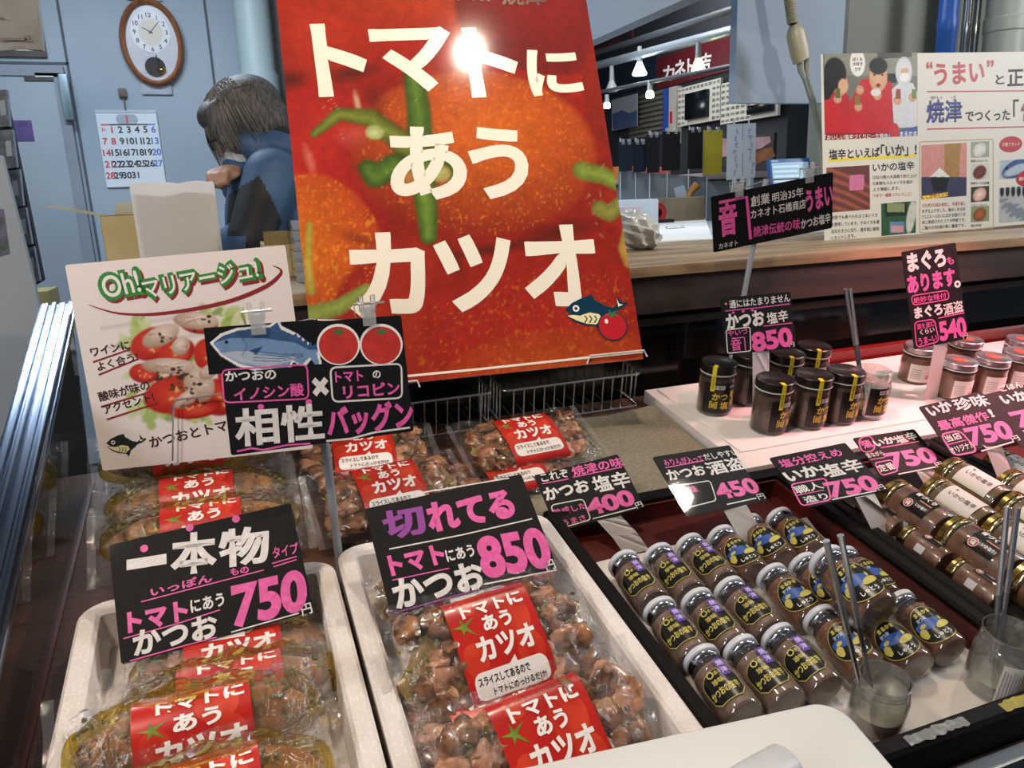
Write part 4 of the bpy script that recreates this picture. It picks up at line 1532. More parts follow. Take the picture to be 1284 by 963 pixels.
# ---------------------------------------------------------------- illustrated poster on the wooden counter
c = CD['right']
c.w = 0.86
c.c = c.c + c.B[:, 0]*0.08
c.M = mat4(c.B[:, 0], c.B[:, 1], c.B[:, 2], c.c)
c, t = card_thing('right', 'story_poster', 'broad white poster with photos and text leaning on the wooden counter', 'poster', lam=True, bm_=mat('poster_paper', 'd9d6cb', 0.45), inset=0.0)
P = Paint(c, tuple(c.loc(1034, 176)), tuple(c.loc(1150, 66)), 0.0014, '77786a')
P.poly([(1034, 66), (1150, 66), (1150, 95), (1034, 95)], '8d9080')
P.poly([(1100, 66), (1143, 66), (1143, 72), (1100, 74)], '4a4a40')
P.poly([(1112, 92), (1124, 92), (1124, 104), (1112, 104)], '23211f')
# three people: two red tops, one white hygiene suit
P.poly([(1033, 176), (1033, 120), (1048, 112), (1064, 120), (1070, 176)], 'c01f24')
P.poly([(1064, 130), (1080, 100), (1100, 96), (1118, 104), (1122, 130), (1116, 176), (1070, 176)], 'c8242a')
P.poly([(1120, 150), (1118, 112), (1128, 103), (1144, 104), (1150, 116), (1150, 160), (1122, 160)], 'd6dade')
P.ell((1053, 104), 10, 14, 'e2b490', 'cf9a74', 0, .12)
P.ell((1047, 92), 15, 17, '17120f', None, 0.2, .12)
P.poly([(1033, 95), (1040, 80), (1048, 110), (1040, 124), (1033, 126)], '17120f')
P.ell((1057, 108), 7, 8, 'e2b490', None, 0, .2)
P.ell((1101, 97), 12, 15, 'e4b994', 'd09c78', 0, .12)
P.ell((1101, 83), 12.5, 9, '17120f', None, 0, .15)
P.ell((1101, 107), 3.5, 2.2, '8a2a24', None, 0, .3)
for x in (1096, 1106):
    P.ell((x, 94), 1.6, 0.9, '17120f')
P.ell((1133, 90), 11, 15, 'e4e8ea', 'c6ccd2', 0, .1)
P.ell((1134, 89), 6, 3.2, 'd8ae90', None, 0, .2)
P.ell((1134, 97), 6.5, 4.5, 'f0f2f2', None, 0, .15)
for x, y in ((1050, 124), (1078, 113), (1076, 134), (1100, 120), (1125, 126), (1144, 122)):
    P.ell((x, y), 5.5, 5, 'e0b08c', 'c88f6c', 0, .2)
for x, y, k_ in ((1050, 117, '6f6a32'), (1075, 126, '8a7a3a'), (1126, 118, '9a4a3a'), (1146, 118, '6f8a4a')):
    P.poly([(x-3, y-6), (x+3, y-6), (x+3, y+6), (x-3, y+6)], k_)
P.ell((1098, 116), 7, 4, 'e8e6e0', None, 0, .15)
P.ell((1075, 79), 10, 14, 'f0eee6', None, 0, .1)
P.poly([(1033, 167), (1112, 167), (1112, 176), (1033, 176)], '8e1a1e')
P.poly([(1112, 167), (1150, 158), (1150, 176), (1112, 176)], '4c6aa0')
P.ell((1121, 165), 7, 9, 'c83a3a', None, 0, .15)
P.noise(160, .06)
PM = print_mat('poster_photo_print', 0.3)
P.build('staff_photo', PM, t, 0.0010)
c.text(t, 'ぼくも', 1069, 74.5, 1081, 74.2, 4.5, BLACK, 0.01, 0.0014)
c.text(t, '大好き', 1069, 80.5, 1081, 80.2, 4.5, BLACK, 0.01, 0.0014)
c.text(t, 'です', 1071, 87, 1079, 86.8, 4.5, BLACK, 0.01, 0.0014)
c.text(t, '「おいしい塩辛づくりに一生懸命」', 1034, 172.5, 1115, 170, 6, WHITE, 0.012, 0.0014)
c.text(t, 'まるかま', 1128, 168, 1149, 167.3, 6, WHITE, 0.02, 0.0014)
c.text(t, 'うまい', 1171, 94, 1234, 89.5, 28, REDINK, 0.032)
c.text(t, '“', 1161, 82, 1169, 81.5, 9, REDINK, 0.03)
c.text(t, '”', 1237, 80, 1246, 79.5, 9, REDINK, 0.03)
c.text(t, 'と', 1248, 100, 1259, 99.5, 12, BLACK, 0.025)
c.text(t, '正直', 1263, 97, 1304, 95.5, 23, BLACK, 0.028)
c.line(t, [(1162, 115), (1284, 114), (1390, 113)], 1.2, REDINK)
c.text(t, 'やい', 1166, 123, 1181, 122.5, 5, BLACK, 0.01)
c.text(t, 'づ', 1192, 123, 1198, 122.8, 5, BLACK, 0.01)
c.text(t, '焼津', 1161, 140.5, 1206, 139, 29, BLUEINK, 0.032)
c.text(t, 'でつくった', 1210, 146, 1266, 144, 14, BLACK, 0.028)
c.text(t, '「', 1270, 136, 1277, 135.5, 22, BLACK, 0.01)
c.text(t, '信頼', 1279, 139, 1330, 136, 28, mat('bronze_ink', '6e4a1c', 0.4), 0.035)
c.line(t, [(1162, 162), (1284, 159), (1390, 156.5)], 1.2, REDINK)
c.poly(t, [(1038, 199), (1148, 193), (1148, 197), (1038, 203)], YELLOW, 0.0009)
c.text(t, '塩辛といえば', 1039, 194, 1103, 190.5, 13, BLACK, 0.028)
c.text(t, '「いか」!', 1104, 189.5, 1149, 187, 16, BLACK, 0.032)
c.text(t, 'いかの塩辛', 1094, 210, 1146, 207.5, 11, BLACK, 0.02)
for k, (s, wd) in enumerate((('①石川県小木港等で釣り上げ', 55), ('た新鮮なスルメイカを船の', 50), ('上で凍結します。', 34), ('つまり一番鮮っていうこと!', 48))):
    c.text(t, s, 1094, 222.6+7.6*k, 1094+wd, 220.4+7.6*k, 4.6, REDINK if k == 3 else BLACK, 0.008)
for k, (s, wd) in enumerate((('刺身でも食べられるうまいイカ', 58), ('を使用しています。そのイカを適', 60), ('当な大きさに切り、塩辛用に細長', 60), ('くカットします。', 30))):
    c.text(t, s, 1042, 273+8.6*k, 1042+wd, 269.5+8.6*k, 5, BLACK, 0.008)


def photo(name, x0, y0, x1, y1, bg, fn, res=0.0016):
    P = Paint(c, tuple(c.loc(x0, y1)), tuple(c.loc(x1, y0)), res, bg)
    fn(P)
    P.noise(140, .10)
    P.build(name, PM, t, 0.0010)


def squid(P):
    for k in range(6):
        y = 212+11*k
        P.stroke([(1036, y), (1060, y+8), (1096, y+26)], 9, 7, 'a8604c', .5, 1, '5a2a26')
    P.poly([(1065, 220), (1083, 219), (1083, 238), (1065, 239)], 'd07aa0')


def fridge(P):
    P.poly([(1108, 252), (1136, 252), (1140, 270), (1110, 272)], '2a3026')
    P.poly([(1112, 255), (1134, 255), (1134, 266), (1112, 266)], '8a9a6a')
    P.poly([(1115, 278), (1134, 278), (1134, 292), (1115, 292)], '6a86b0')
    P.poly([(1117, 283), (1132, 283), (1132, 291), (1117, 291)], 'd09aa0')
    P.ell((1142, 272), 6, 18, 'c8ccc0', None, -.2, .2)


def salt(P):
    P.poly([(1153, 176), (1212, 176), (1212, 216), (1153, 218)], 'd0908a')
    P.poly([(1153, 222), (1212, 222), (1212, 249), (1153, 249)], '3c3e58')
    P.poly([(1184, 176), (1205, 176), (1202, 222), (1184, 222)], 'a8814a')
    P.poly([(1166, 222), (1190, 222), (1186, 240), (1170, 240)], '1c1a1c')
    P.poly([(1166, 222), (1178, 210), (1191, 222)], 'e6e6e2')


def dish(a, b):
    def fn(P):
        P.ell(((P.px[0]+P.px[2])/2, (P.px[1]+P.px[3])/2), 9, 6.5, a, b, 0.2, .2)
    return fn


photo('squid_photo', 1037, 207, 1090, 267, '6a4038', squid)
photo('fridge_photo', 1105, 252, 1148, 296, '2f5a3a', fridge)
c.rbox(t, [(1153, 178), (1245, 174.5), (1245, 286), (1153, 292)], 0.9, mat('frame_tan', 'b59a6a', 0.5), 0.02)
photo('salt_photo', 1155, 179, 1212, 250, 'd0908a', salt)
c.poly(t, [(1156, 246), (1188, 241), (1188, 246), (1156, 251)], YELLOW, 0.0012)
c.text(t, 'ここがポイント', 1156, 247, 1188, 243, 6, REDINK, 0.03, 0.0014)
for k, s in enumerate(('②天然天日塩を使用し、半周を通じ', 'まず仕上げました。噛みしめるほ', 'どに口いっぱいに広がる塩のうま', '味と熟成されたコクが特徴です。', 'ご飯のお供!酒の肴に最高です。')):
    c.text(t, s, 1156, 258+7*k, 1210, 255+6.8*k, 4.8, REDINK if k == 0 else BLACK, 0.006)
for k, (nm, bg, a_, b_) in enumerate((('salted_roe_photo', '9aa39a', 'e8e6dc', 'c0c0b4'), ('sausage_photo', 'c8ccc0', '7a3a2c', '542a20'), ('rice_photo', '3a3c34', 'e6ded0', 'c86a4a'), ('bowl_photo', '8a9a70', 'b0663c', '6a3a24'))):
    y0 = (177, 205, 233, 258)[k]
    P = Paint(c, tuple(c.loc(1217, y0+21)), tuple(c.loc(1240, y0)), 0.0016, bg)
    P.ell((1228, y0+11), 9.5, 7, a_, b_, 0.3, .2)
    P.noise(140, .12)
    P.build(nm, PM, t, 0.0010)
    c.text(t, ('新鮮なスルメイカ', '新鮮なイカの肝臓', 'ごはんにかけて', '塩の吟味')[k], 1217, y0+25, (1238, 1240, 1237, 1230)[k], y0+24.5, 3.6, BLACK, 0.006)
for (x, y, s) in ((1267, 181, '三陸ブランド'), (1288, 224, '焼津港水揚'),):
    c.ell(t, x, y, 14.5, 10, REDINK, 0.0012, 'red_oval')
    c.text(t, s, x-11, y+.4, x+11, y-.4, 4.6, WHITE, 0.01, 0.0015)


def bonito(P):
    P.ell((1278, 210), 24, 9, '4a6ea0', '2a4470', 0.25, .1)
    P.ell((1274, 213), 18, 5, 'b0c0cc', None, 0.25, .3)
    P.ell((1262, 211), 1.6, 1.6, '10161c')


def market(P):
    for k in range(26):
        P.stroke([(1255+(k*13) % 60, 252+(k*7) % 30), (1263+(k*13) % 60, 250+(k*7) % 30)], 5, 3, '8a96a4', .5, .9, '4a5664')
    for k in range(8):
        P.ell((1256+7*k, 240), 3, 6, '22242a', None, 0, .3)


photo('bonito_photo', 1253, 196, 1340, 225, 'a8bccc', bonito)
photo('fish_market_photo', 1252, 229, 1340, 280, 'b0b4b4', market)
# ================================================================== fish packs
TUNA = mat('seared_tuna', 'a0704c', 0.3, coat=0.6, col2='382014', scale=55, fac=0.50, bump=0.4, bscale=120, detail=8)
TUNA2 = mat('tuna_flesh', 'c48f6e', 0.3, coat=0.6, col2='6a4228', scale=60, fac=0.55, bump=0.3, bscale=110, detail=8)
LOIN = mat('whole_tuna', 'b67f5a', 0.3, coat=0.5, col2='2e180c', scale=34, fac=0.53, bump=0.45, bscale=90, stretch=(2.2, 0.9, 0.9), detail=8)
OIL = clear('herb_oil', tint=(0.88, 0.76, 0.34), haze=0.12, hazecol=(0.26, 0.18, 0.02), rough=0.06, gain=1.0, base=0.01, bump=0.8, bscale=55)
OILP = mat('herb_oil_pale', '9a8550', 0.2, coat=0.5, col2='6f5a34', scale=50, bump=0.35, bscale=60)
HERB = mat('olive_herb', '7a7a2c', 0.4, coat=0.4, col2='4a4616', scale=60)
BANDR = mat('red_paper_band', 'c4281f', 0.3, coat=0.2, col2='ac1c18', scale=16)


def band_map(b, h, S, p):
    """arc position s across the pack -> (y, z) on the bulging top"""
    def f(s):
        t = s/S*(PI/2)*0.97
        return b*math.sin(t), h*max(math.cos(t), 0.0)**p
    return f


def drape(name, s_, cx, cs, wd, hs, m, fm, lift, parent, bold, shear=0.0):
    v, f, _ = text_shape(s_, bold, shear)
    out = []
    for x, y in v:
        yy, zz = fm(cs + y*hs)
        out.append((cx + x*wd, yy, zz+lift))
    return raw(name, out, f, m, parent)


def strip_surface(name, x0, x1, s0, s1, m, fm, lift, parent, ns=20, xs=None):
    bm = bmesh.new()
    rows = []
    for i in range(ns+1):
        yy, zz = fm(s0+(s1-s0)*i/ns)
        rows.append([bm.verts.new((x, yy, zz+lift)) for x in (x0, x1)])
    for a, b in zip(rows, rows[1:]):
        bm.faces.new((a[0], a[1], b[1], b[0]))
    return obj(name, bm, m, parent)


def shape_on(name, pts, m, fm, lift, parent):
    bm = bmesh.new()
    bm.faces.new([bm.verts.new((x, s, 0)) for x, s in pts])
    for k in range(-9, 10):
        g = bm.verts[:]+bm.edges[:]+bm.faces[:]
        bmesh.ops.bisect_plane(bm, geom=g, plane_co=(0, k*0.006, 0), plane_no=(0, 1, 0))
    for v in bm.verts:
        yy, zz = fm(v.co.y)
        v.co = (v.co.x, yy, zz+lift)
    return obj(name, bm, m, parent)


def pack(kind, label, px, n, tilt=0.0, yaw=0.0, L=0.245, seed=1, lean=0.0):
    X, v = sh(px[0], px[1], n)
    M = S4 @ Matrix.Translation((X, v, n)) @ Matrix.Rotation(math.radians(yaw), 4, 'Z') @ Matrix.Rotation(math.radians(tilt), 4, 'X') @ Matrix.Rotation(math.radians(lean), 4, 'Y')
    rnd = random.Random(seed)
    sliced = kind == 'sliced'
    b, h, S, p = (0.060, 0.023, 0.066, 0.5) if sliced else (0.037, 0.034, 0.058, 0.8)
    Wd = 0.155 if sliced else 0.115
    t = thing('fish_pack', label, 'fish pack', M, 'sliced bonito packs' if sliced else 'whole bonito packs')
    fm = band_map(b, h, S, p)
    h0 = 0.0 if sliced else -0.004
    # contents
    if sliced:
        spots = []
        for side in (-1, 1):
            for i in range(3):
                for j in range(4):
                    spots.append((side*(0.048+0.021*i), -0.043+0.028*j))
        k = 0
        for x, y in spots:
            if rnd.random() < 0.12 and abs(x) > 0.08:
                continue
            x += rnd.uniform(-.006, .006)
            y += rnd.uniform(-.006, .006)
            zc = h*max(0.05, 1-(x/(L*0.56))**4)*max(0.1, 1-(y/0.064)**4)*0.5
            bm = bmesh.new()
            blob(bm, (x, y, zc), (rnd.uniform(.015, .021), rnd.uniform(.012, .018), rnd.uniform(.008, .0105)), (rnd.uniform(-.5, .5), rnd.uniform(-.5, .5), rnd.uniform(0, 3)), seed*100+k, 0.22, 3, 0.45)
            obj('tuna_chunk', bm, TUNA if rnd.random() < .6 else TUNA2, t)
            k += 1
        bm = bmesh.new()
        blob(bm, (0, 0, 0.006), (L*0.44, 0.058, 0.008), (0, 0, 0), seed+5, 0.12, 4)
        obj('oil', bm, OILP, t)
    else:
        bm = bmesh.new()
        r = bmesh.ops.create_icosphere(bm, subdivisions=4, radius=1.0)
        ph = [rnd.uniform(0, 6) for _ in range(5)]
        for q in r['verts']:
            c = q.co.copy()
            x = c.x
            rr = 1+0.06*math.sin(x*7+ph[0])+0.05*math.sin(c.y*9+x*5+ph[1])+0.04*math.sin(c.z*12+x*9+ph[2])
            taper = (1-abs(x)**5*0.35)
            q.co = Vector((x*L*0.44, c.y*0.033*rr*taper, 0.006+c.z*0.025*rr*taper))
        obj('tuna_loin', bm, LOIN, t)
        bm = bmesh.new()
        r = bmesh.ops.create_icosphere(bm, subdivisions=4, radius=1.0)
        for q in r['verts']:
            c = q.co.copy()
            w_ = 1+0.05*math.sin(c.x*13+ph[3])+0.06*math.sin(c.y*8+c.x*17+ph[4])
            q.co = Vector((c.x*L*0.480, math.copysign(abs(c.y)**0.8, c.y)*0.047*w_, 0.004+c.z*0.0285*w_))
        obj('oil', bm, OIL, t)
    hb = bmesh.new()
    for k in range(46 if sliced else 44):
        x = rnd.choice((-1, 1))*rnd.uniform(.053, L*.44)
        y = rnd.uniform(-b*.95, b*.95)
        yy = y
        z = (h*max(0.05, 1-(x/(L*0.54))**4)*max(0.1, 1-(y/(b*1.1))**4)*0.85) if sliced else 0.004+0.0285*math.sqrt(max(0, 1-(y/0.047)**2-(x/(L*.48))**2))
        blob(hb, (x, yy, z), (rnd.uniform(.002, .006), rnd.uniform(.0015, .003), .0012), (rnd.uniform(-.5, .5), rnd.uniform(-.5, .5), rnd.uniform(0, 3)), seed*77+k, .3, 1)
    o = obj('herb_flakes', hb, HERB, t)
    o['kind'] = 'stuff'
    # film pouch
    bm = bmesh.new()
    nx, ny = 44, 26
    G = {}
    ph = [rnd.uniform(0, 6.3) for _ in range(8)]
    for i in range(nx+1):
        for j in range(ny+1):
            x, y = (i/nx-.5)*L, (j/ny-.5)*Wd
            ex = max(0.0, 1-abs(2*x/(L*0.93))**7)
            ey_ = max(0.0, 1-abs(y/(b*1.08))**(2.6 if sliced else 2.2))**(0.55 if sliced else 0.6)
            z = h*ex*ey_*0.985+0.0015
            wob = 0.0012*(math.sin(x*160+y*60+ph[0])+math.sin(x*70-y*190+ph[1])) + 0.0016*math.sin(x*45+y*33+ph[2])
            flat = 1-ex*ey_
            if abs(x) < 0.056:
                wob *= 0.15
            z += wob*(0.5+flat) + flat*(0.006*math.sin(x*38+ph[3])*math.sin(y*31+ph[4])+0.0022*math.sin(x*120+y*90+ph[6])+0.0018*math.sin(y*160-x*70+ph[7]))
            zz = min(z, fm(max(-S, min(S, y/b*S*0.62)))[1]+0.01) if False else z
            G[i, j] = bm.verts.new((x, y, z))
    for i in range(nx):
        for j in range(ny):
            bm.faces.new((G[i, j], G[i+1, j], G[i+1, j+1], G[i, j+1]))
    obj('pouch', bm, FILM, t)
    # sealed ends
    for sx in (-1, 1):
        bm = bmesh.new()
        rows = []
        for j in range(15):
            y = (j/14-.5)*Wd
            w_ = 0.002*math.sin(j*1.1+ph[5])
            rows.append([bm.verts.new((sx*xx, y, zz_+w_)) for xx, zz_ in ((L/2-0.001, 0.002), (L/2+0.009, 0.003))])
        for a, c in zip(rows, rows[1:]):
            bm.faces.new((a[0], a[1], c[1], c[0]))
        obj('sealed_end', bm, SEAL, t)
    # red paper band with its print
    bw = 0.050 if sliced else 0.052
    band = strip_surface('paper_band', -bw, bw, -S, S, BANDR, fm, 0.0022, t, 26)
    z1, z2 = 0.0026, 0.0030
    tm = mat('band_tomato', 'd8442a', 0.3, coat=0.2, col2='b52518', scale=30)
    for cx, cs, r in ((0.022, 0.018, 0.020), (-0.024, 0.042 if sliced else 0.036, 0.013), (0.03, -0.012, 0.016), (-0.034, -0.008, 0.014)):
        shape_on('tomato_print', [(min(bw-.001, max(-bw+.001, cx+r*math.cos(k*PI/12))), cs+r*math.sin(k*PI/12)) for k in range(24)], tm, fm, 0.0024, band)
    lf = mat('band_leaf', '7d9a3a', 0.3, col2='56702a', scale=60)
    P_ = []
    for k in range(10):
        r = (0.015, 0.010, 0.013, 0.009, 0.016)[k//2] if k % 2 == 0 else 0.0032
        P_.append((-0.035+r*math.cos(k*PI/5+.5), (0.020 if sliced else 0.006)+r*0.9*math.sin(k*PI/5+.5)))
    shape_on('leaf_print', P_, lf, fm, z1, band)
    if sliced:
        drape('lettering', 'かつおとトマトの街 焼津', 0.004, 0.0475, 0.070, 0.0042, BROWNINK, fm, z2, band, 0.012)
        drape('lettering', 'トマトに', 0.004, 0.0345, 0.074, 0.0155, WHITE, fm, z2, band, 0.045)
        drape('lettering', 'あう', 0.003, 0.0180, 0.034, 0.0140, WHITE, fm, z2, band, 0.04)
        drape('lettering', 'カツオ', 0.005, -0.0010, 0.070, 0.0190, WHITE, fm, z2, band, 0.045)
        pts = []
        for x, s in rrect(0.086, 0.026, 0.009, 5):
            pts.append((x, s-0.030))
        shape_on('speech_bubble', pts, mat('bubble_white', 'eee7e2', 0.35), fm, z1, band)
        shape_on('bubble_tip', [(0.000, -0.0175), (0.010, -0.0175), (0.009, -0.0115)], mat('bubble_white', 'eee7e2'), fm, z1, band)
        drape('lettering', 'スライスしてあるので', -0.009, -0.0245, 0.060, 0.0075, BLACK, fm, z2, band, 0.022)
        drape('lettering', 'トマトにのっけるだけ!', 0.006, -0.0360, 0.062, 0.0078, BLACK, fm, z2, band, 0.022)
    else:
        drape('lettering', 'かつおとトマトの街 焼津', 0.006, 0.040, 0.084, 0.0048, BROWNINK, fm, z2, band, 0.012)
        drape('lettering', 'トマトに', 0.008, 0.0265, 0.078, 0.0155, WHITE, fm, z2, band, 0.045)
        drape('lettering', 'あう', 0.004, 0.0065, 0.042, 0.0165, WHITE, fm, z2, band, 0.04)
        drape('lettering', 'カツオ', 0.006, -0.0175, 0.080, 0.0225, WHITE, fm, z2, band, 0.045)
    return t


pack('whole', 'whole-piece pack lying topmost against the white salad sign', (238, 574), 0.060, 36, 0, 0.275, 11)
pack('whole', 'shaded whole-piece pack between two others behind the 750 yen card', (250, 626), 0.030, 28, 0, 0.275, 12)
pack('whole', 'whole-piece pack whose red band rises right above the large 750 yen card', (256, 664), 0.046, 34, 0, 0.275, 13)
pack('whole', 'whole-piece pack half hidden right under the large 750 yen card', (296, 826), 0.019, 4, 0, 0.235, 14)
pack('whole', 'whole-piece pack squeezed between the front pack and the one under the card', (293, 872), 0.036, 28, 0, 0.235, 15)
pack('whole', 'front whole-piece pack with its red band fully in view', (247, 914), 0.064, 42, 1, 0.240, 16)
pack('whole', 'nearest whole-piece pack, cut off by the bottom edge of the photograph', (252, 1008), 0.064, 40, 4, 0.240, 17)
pack('sliced', 'sliced pack tucked half behind the bonito picture card', (456, 574), 0.040, 10, -4, 0.235, 21)
pack('sliced', 'sliced pack right of the grey pole, above the 850 yen card', (490, 622), 0.036, 14, 4, 0.235, 22)
pack('sliced', 'sliced pack on top beside the empty beige mat', (663, 556), 0.050, 12, 3, 0.235, 23)
pack('sliced', 'sliced pack under the one beside the beige mat, half covered by cards', (640, 598), 0.020, 2, 3, 0.225, 24)
pack('sliced', 'sliced pack covered by the 850 yen card in the right foam box', (585, 745), 0.034, 6, 3, 0.245, 25)
pack('sliced', 'sliced pack with its whole red band in view under the 850 yen card', (622, 813), 0.066, 35, 6, 0.245, 26)
pack('sliced', 'sliced pack wedged under the two front packs of the right foam box', (615, 890), 0.026, 4, 3, 0.240, 27)
pack('sliced', 'front sliced pack cut off by the bottom edge next to the white lid', (690, 946), 0.060, 34, 8, 0.235, 28)

# ================================================================== jars
PASTE = mat('brown_fish_paste', '80675a', 0.45, col2='64503f', scale=60, fac=0.5, coat=0.2)
PASTER = mat('reddish_squid', '7d5540', 0.4, col2='5c3a28', scale=50, coat=0.3)
PASTEG = mat('olive_squid', '75603c', 0.35, col2='57442a', scale=50, coat=0.3)
PASTEK = mat('dark_paste', '54402f', 0.4, col2='3a2a1f', scale=60)
LIDW = mat('white_lid', 'd0d4dc', 0.35)
LIDG = mat('gold_lid', 'b39a5c', 0.25, 1.0)
LIDK = mat('black_lid', '15110f', 0.32)
LIDS = mat('silver_lid', 'c9c6c8', 0.28, 0.9)
LBK = mat('label_black', '11110f', 0.3)
LBW = mat('label_white', 'dcd8d2', 0.5)
GOLDL = mat('label_gold', 'c4b95c', 0.35)
VIOLET = mat('label_violet', '5b3aa0', 0.4)
LBLUE = mat('label_blue', '2a55a0', 0.4)
SEALY = mat('yellow_seal', 'e0cf2e', 0.4)


LSC = [1.0]


def wrapobj(name, V, F, m, r, lift, parent, zc=0.0, cut=True):
    """flat label piece (x, y) bent round a jar of radius r, facing -y"""
    V = [(v[0]*LSC[0], v[1]*LSC[0]) for v in V]
    bm = bmesh.new()
    vs = [bm.verts.new((v[0], v[1], 0)) for v in V]
    for f in F:
        try:
            bm.faces.new([vs[i] for i in f])
        except ValueError:
            pass
    if cut:
        xs = [v[0] for v in V]
        k0, k1 = int(min(xs)/0.004)-1, int(max(xs)/0.004)+1
        for k in range(k0, k1+1):
            g = bm.verts[:]+bm.edges[:]+bm.faces[:]
            bmesh.ops.bisect_plane(bm, geom=g, plane_co=(k*0.004, 0, 0), plane_no=(1, 0, 0))
    for v in bm.verts:
        a = v.co.x/r
        v.co = Vector(((r+lift)*math.sin(a), -(r+lift)*math.cos(a), v.co.y+zc))
    return obj(name, bm, m, parent, smooth=True)


def wtext(s, cx, cy, w, h, m, r, lift, parent, zc, bold=0.02, rot=0.0, name='lettering'):
    v, f, _ = text_shape(s, bold)
    ca, sa = math.cos(rot), math.sin(rot)
    P_ = [(cx + x*w*ca - y*h*sa, cy + x*w*sa + y*h*ca) for x, y in v]
    return wrapobj(name, P_, f, m, r, lift, parent, zc, cut=False)


def wpoly(pts, m, r, lift, parent, zc, name='label_shape'):
    return wrapobj(name, pts, [list(range(len(pts)))], m, r, lift, parent, zc)


def jar_body(t, prof, neck, paste, lidm, lid_r, lid_h, z_lid, fill_top, seg=32, ridges=True):
    bm = bmesh.new()
    lathe(bm, prof, seg, None, True)
    obj('glass_body', bm, GLASS, t)
    bm = bmesh.new()
    inner = [(max(r-0.0016, 0.001), max(z, prof[0][1]+0.0025)) for r, z in prof if z < fill_top]
    inner.append((inner[-1][0], fill_top))
    inner.append((0.0005, fill_top+0.0005))
    inner.insert(0, (0.0005, inner[0][1]))
    lathe(bm, inner, seg, None, False)
    obj('filling', bm, paste, t)
    if lidm is not None:
        bm = bmesh.new()
        e = 0.0015
        lathe(bm, [(lid_r-e, z_lid), (lid_r, z_lid+e*0.7), (lid_r, z_lid+lid_h-e), (lid_r-e, z_lid+lid_h), (lid_r-2.5*e, z_lid+lid_h), (lid_r-3*e, z_lid+lid_h-0.0006), (0.0004, z_lid+lid_h-0.0006)], seg)
        obj('lid', bm, lidm, t)


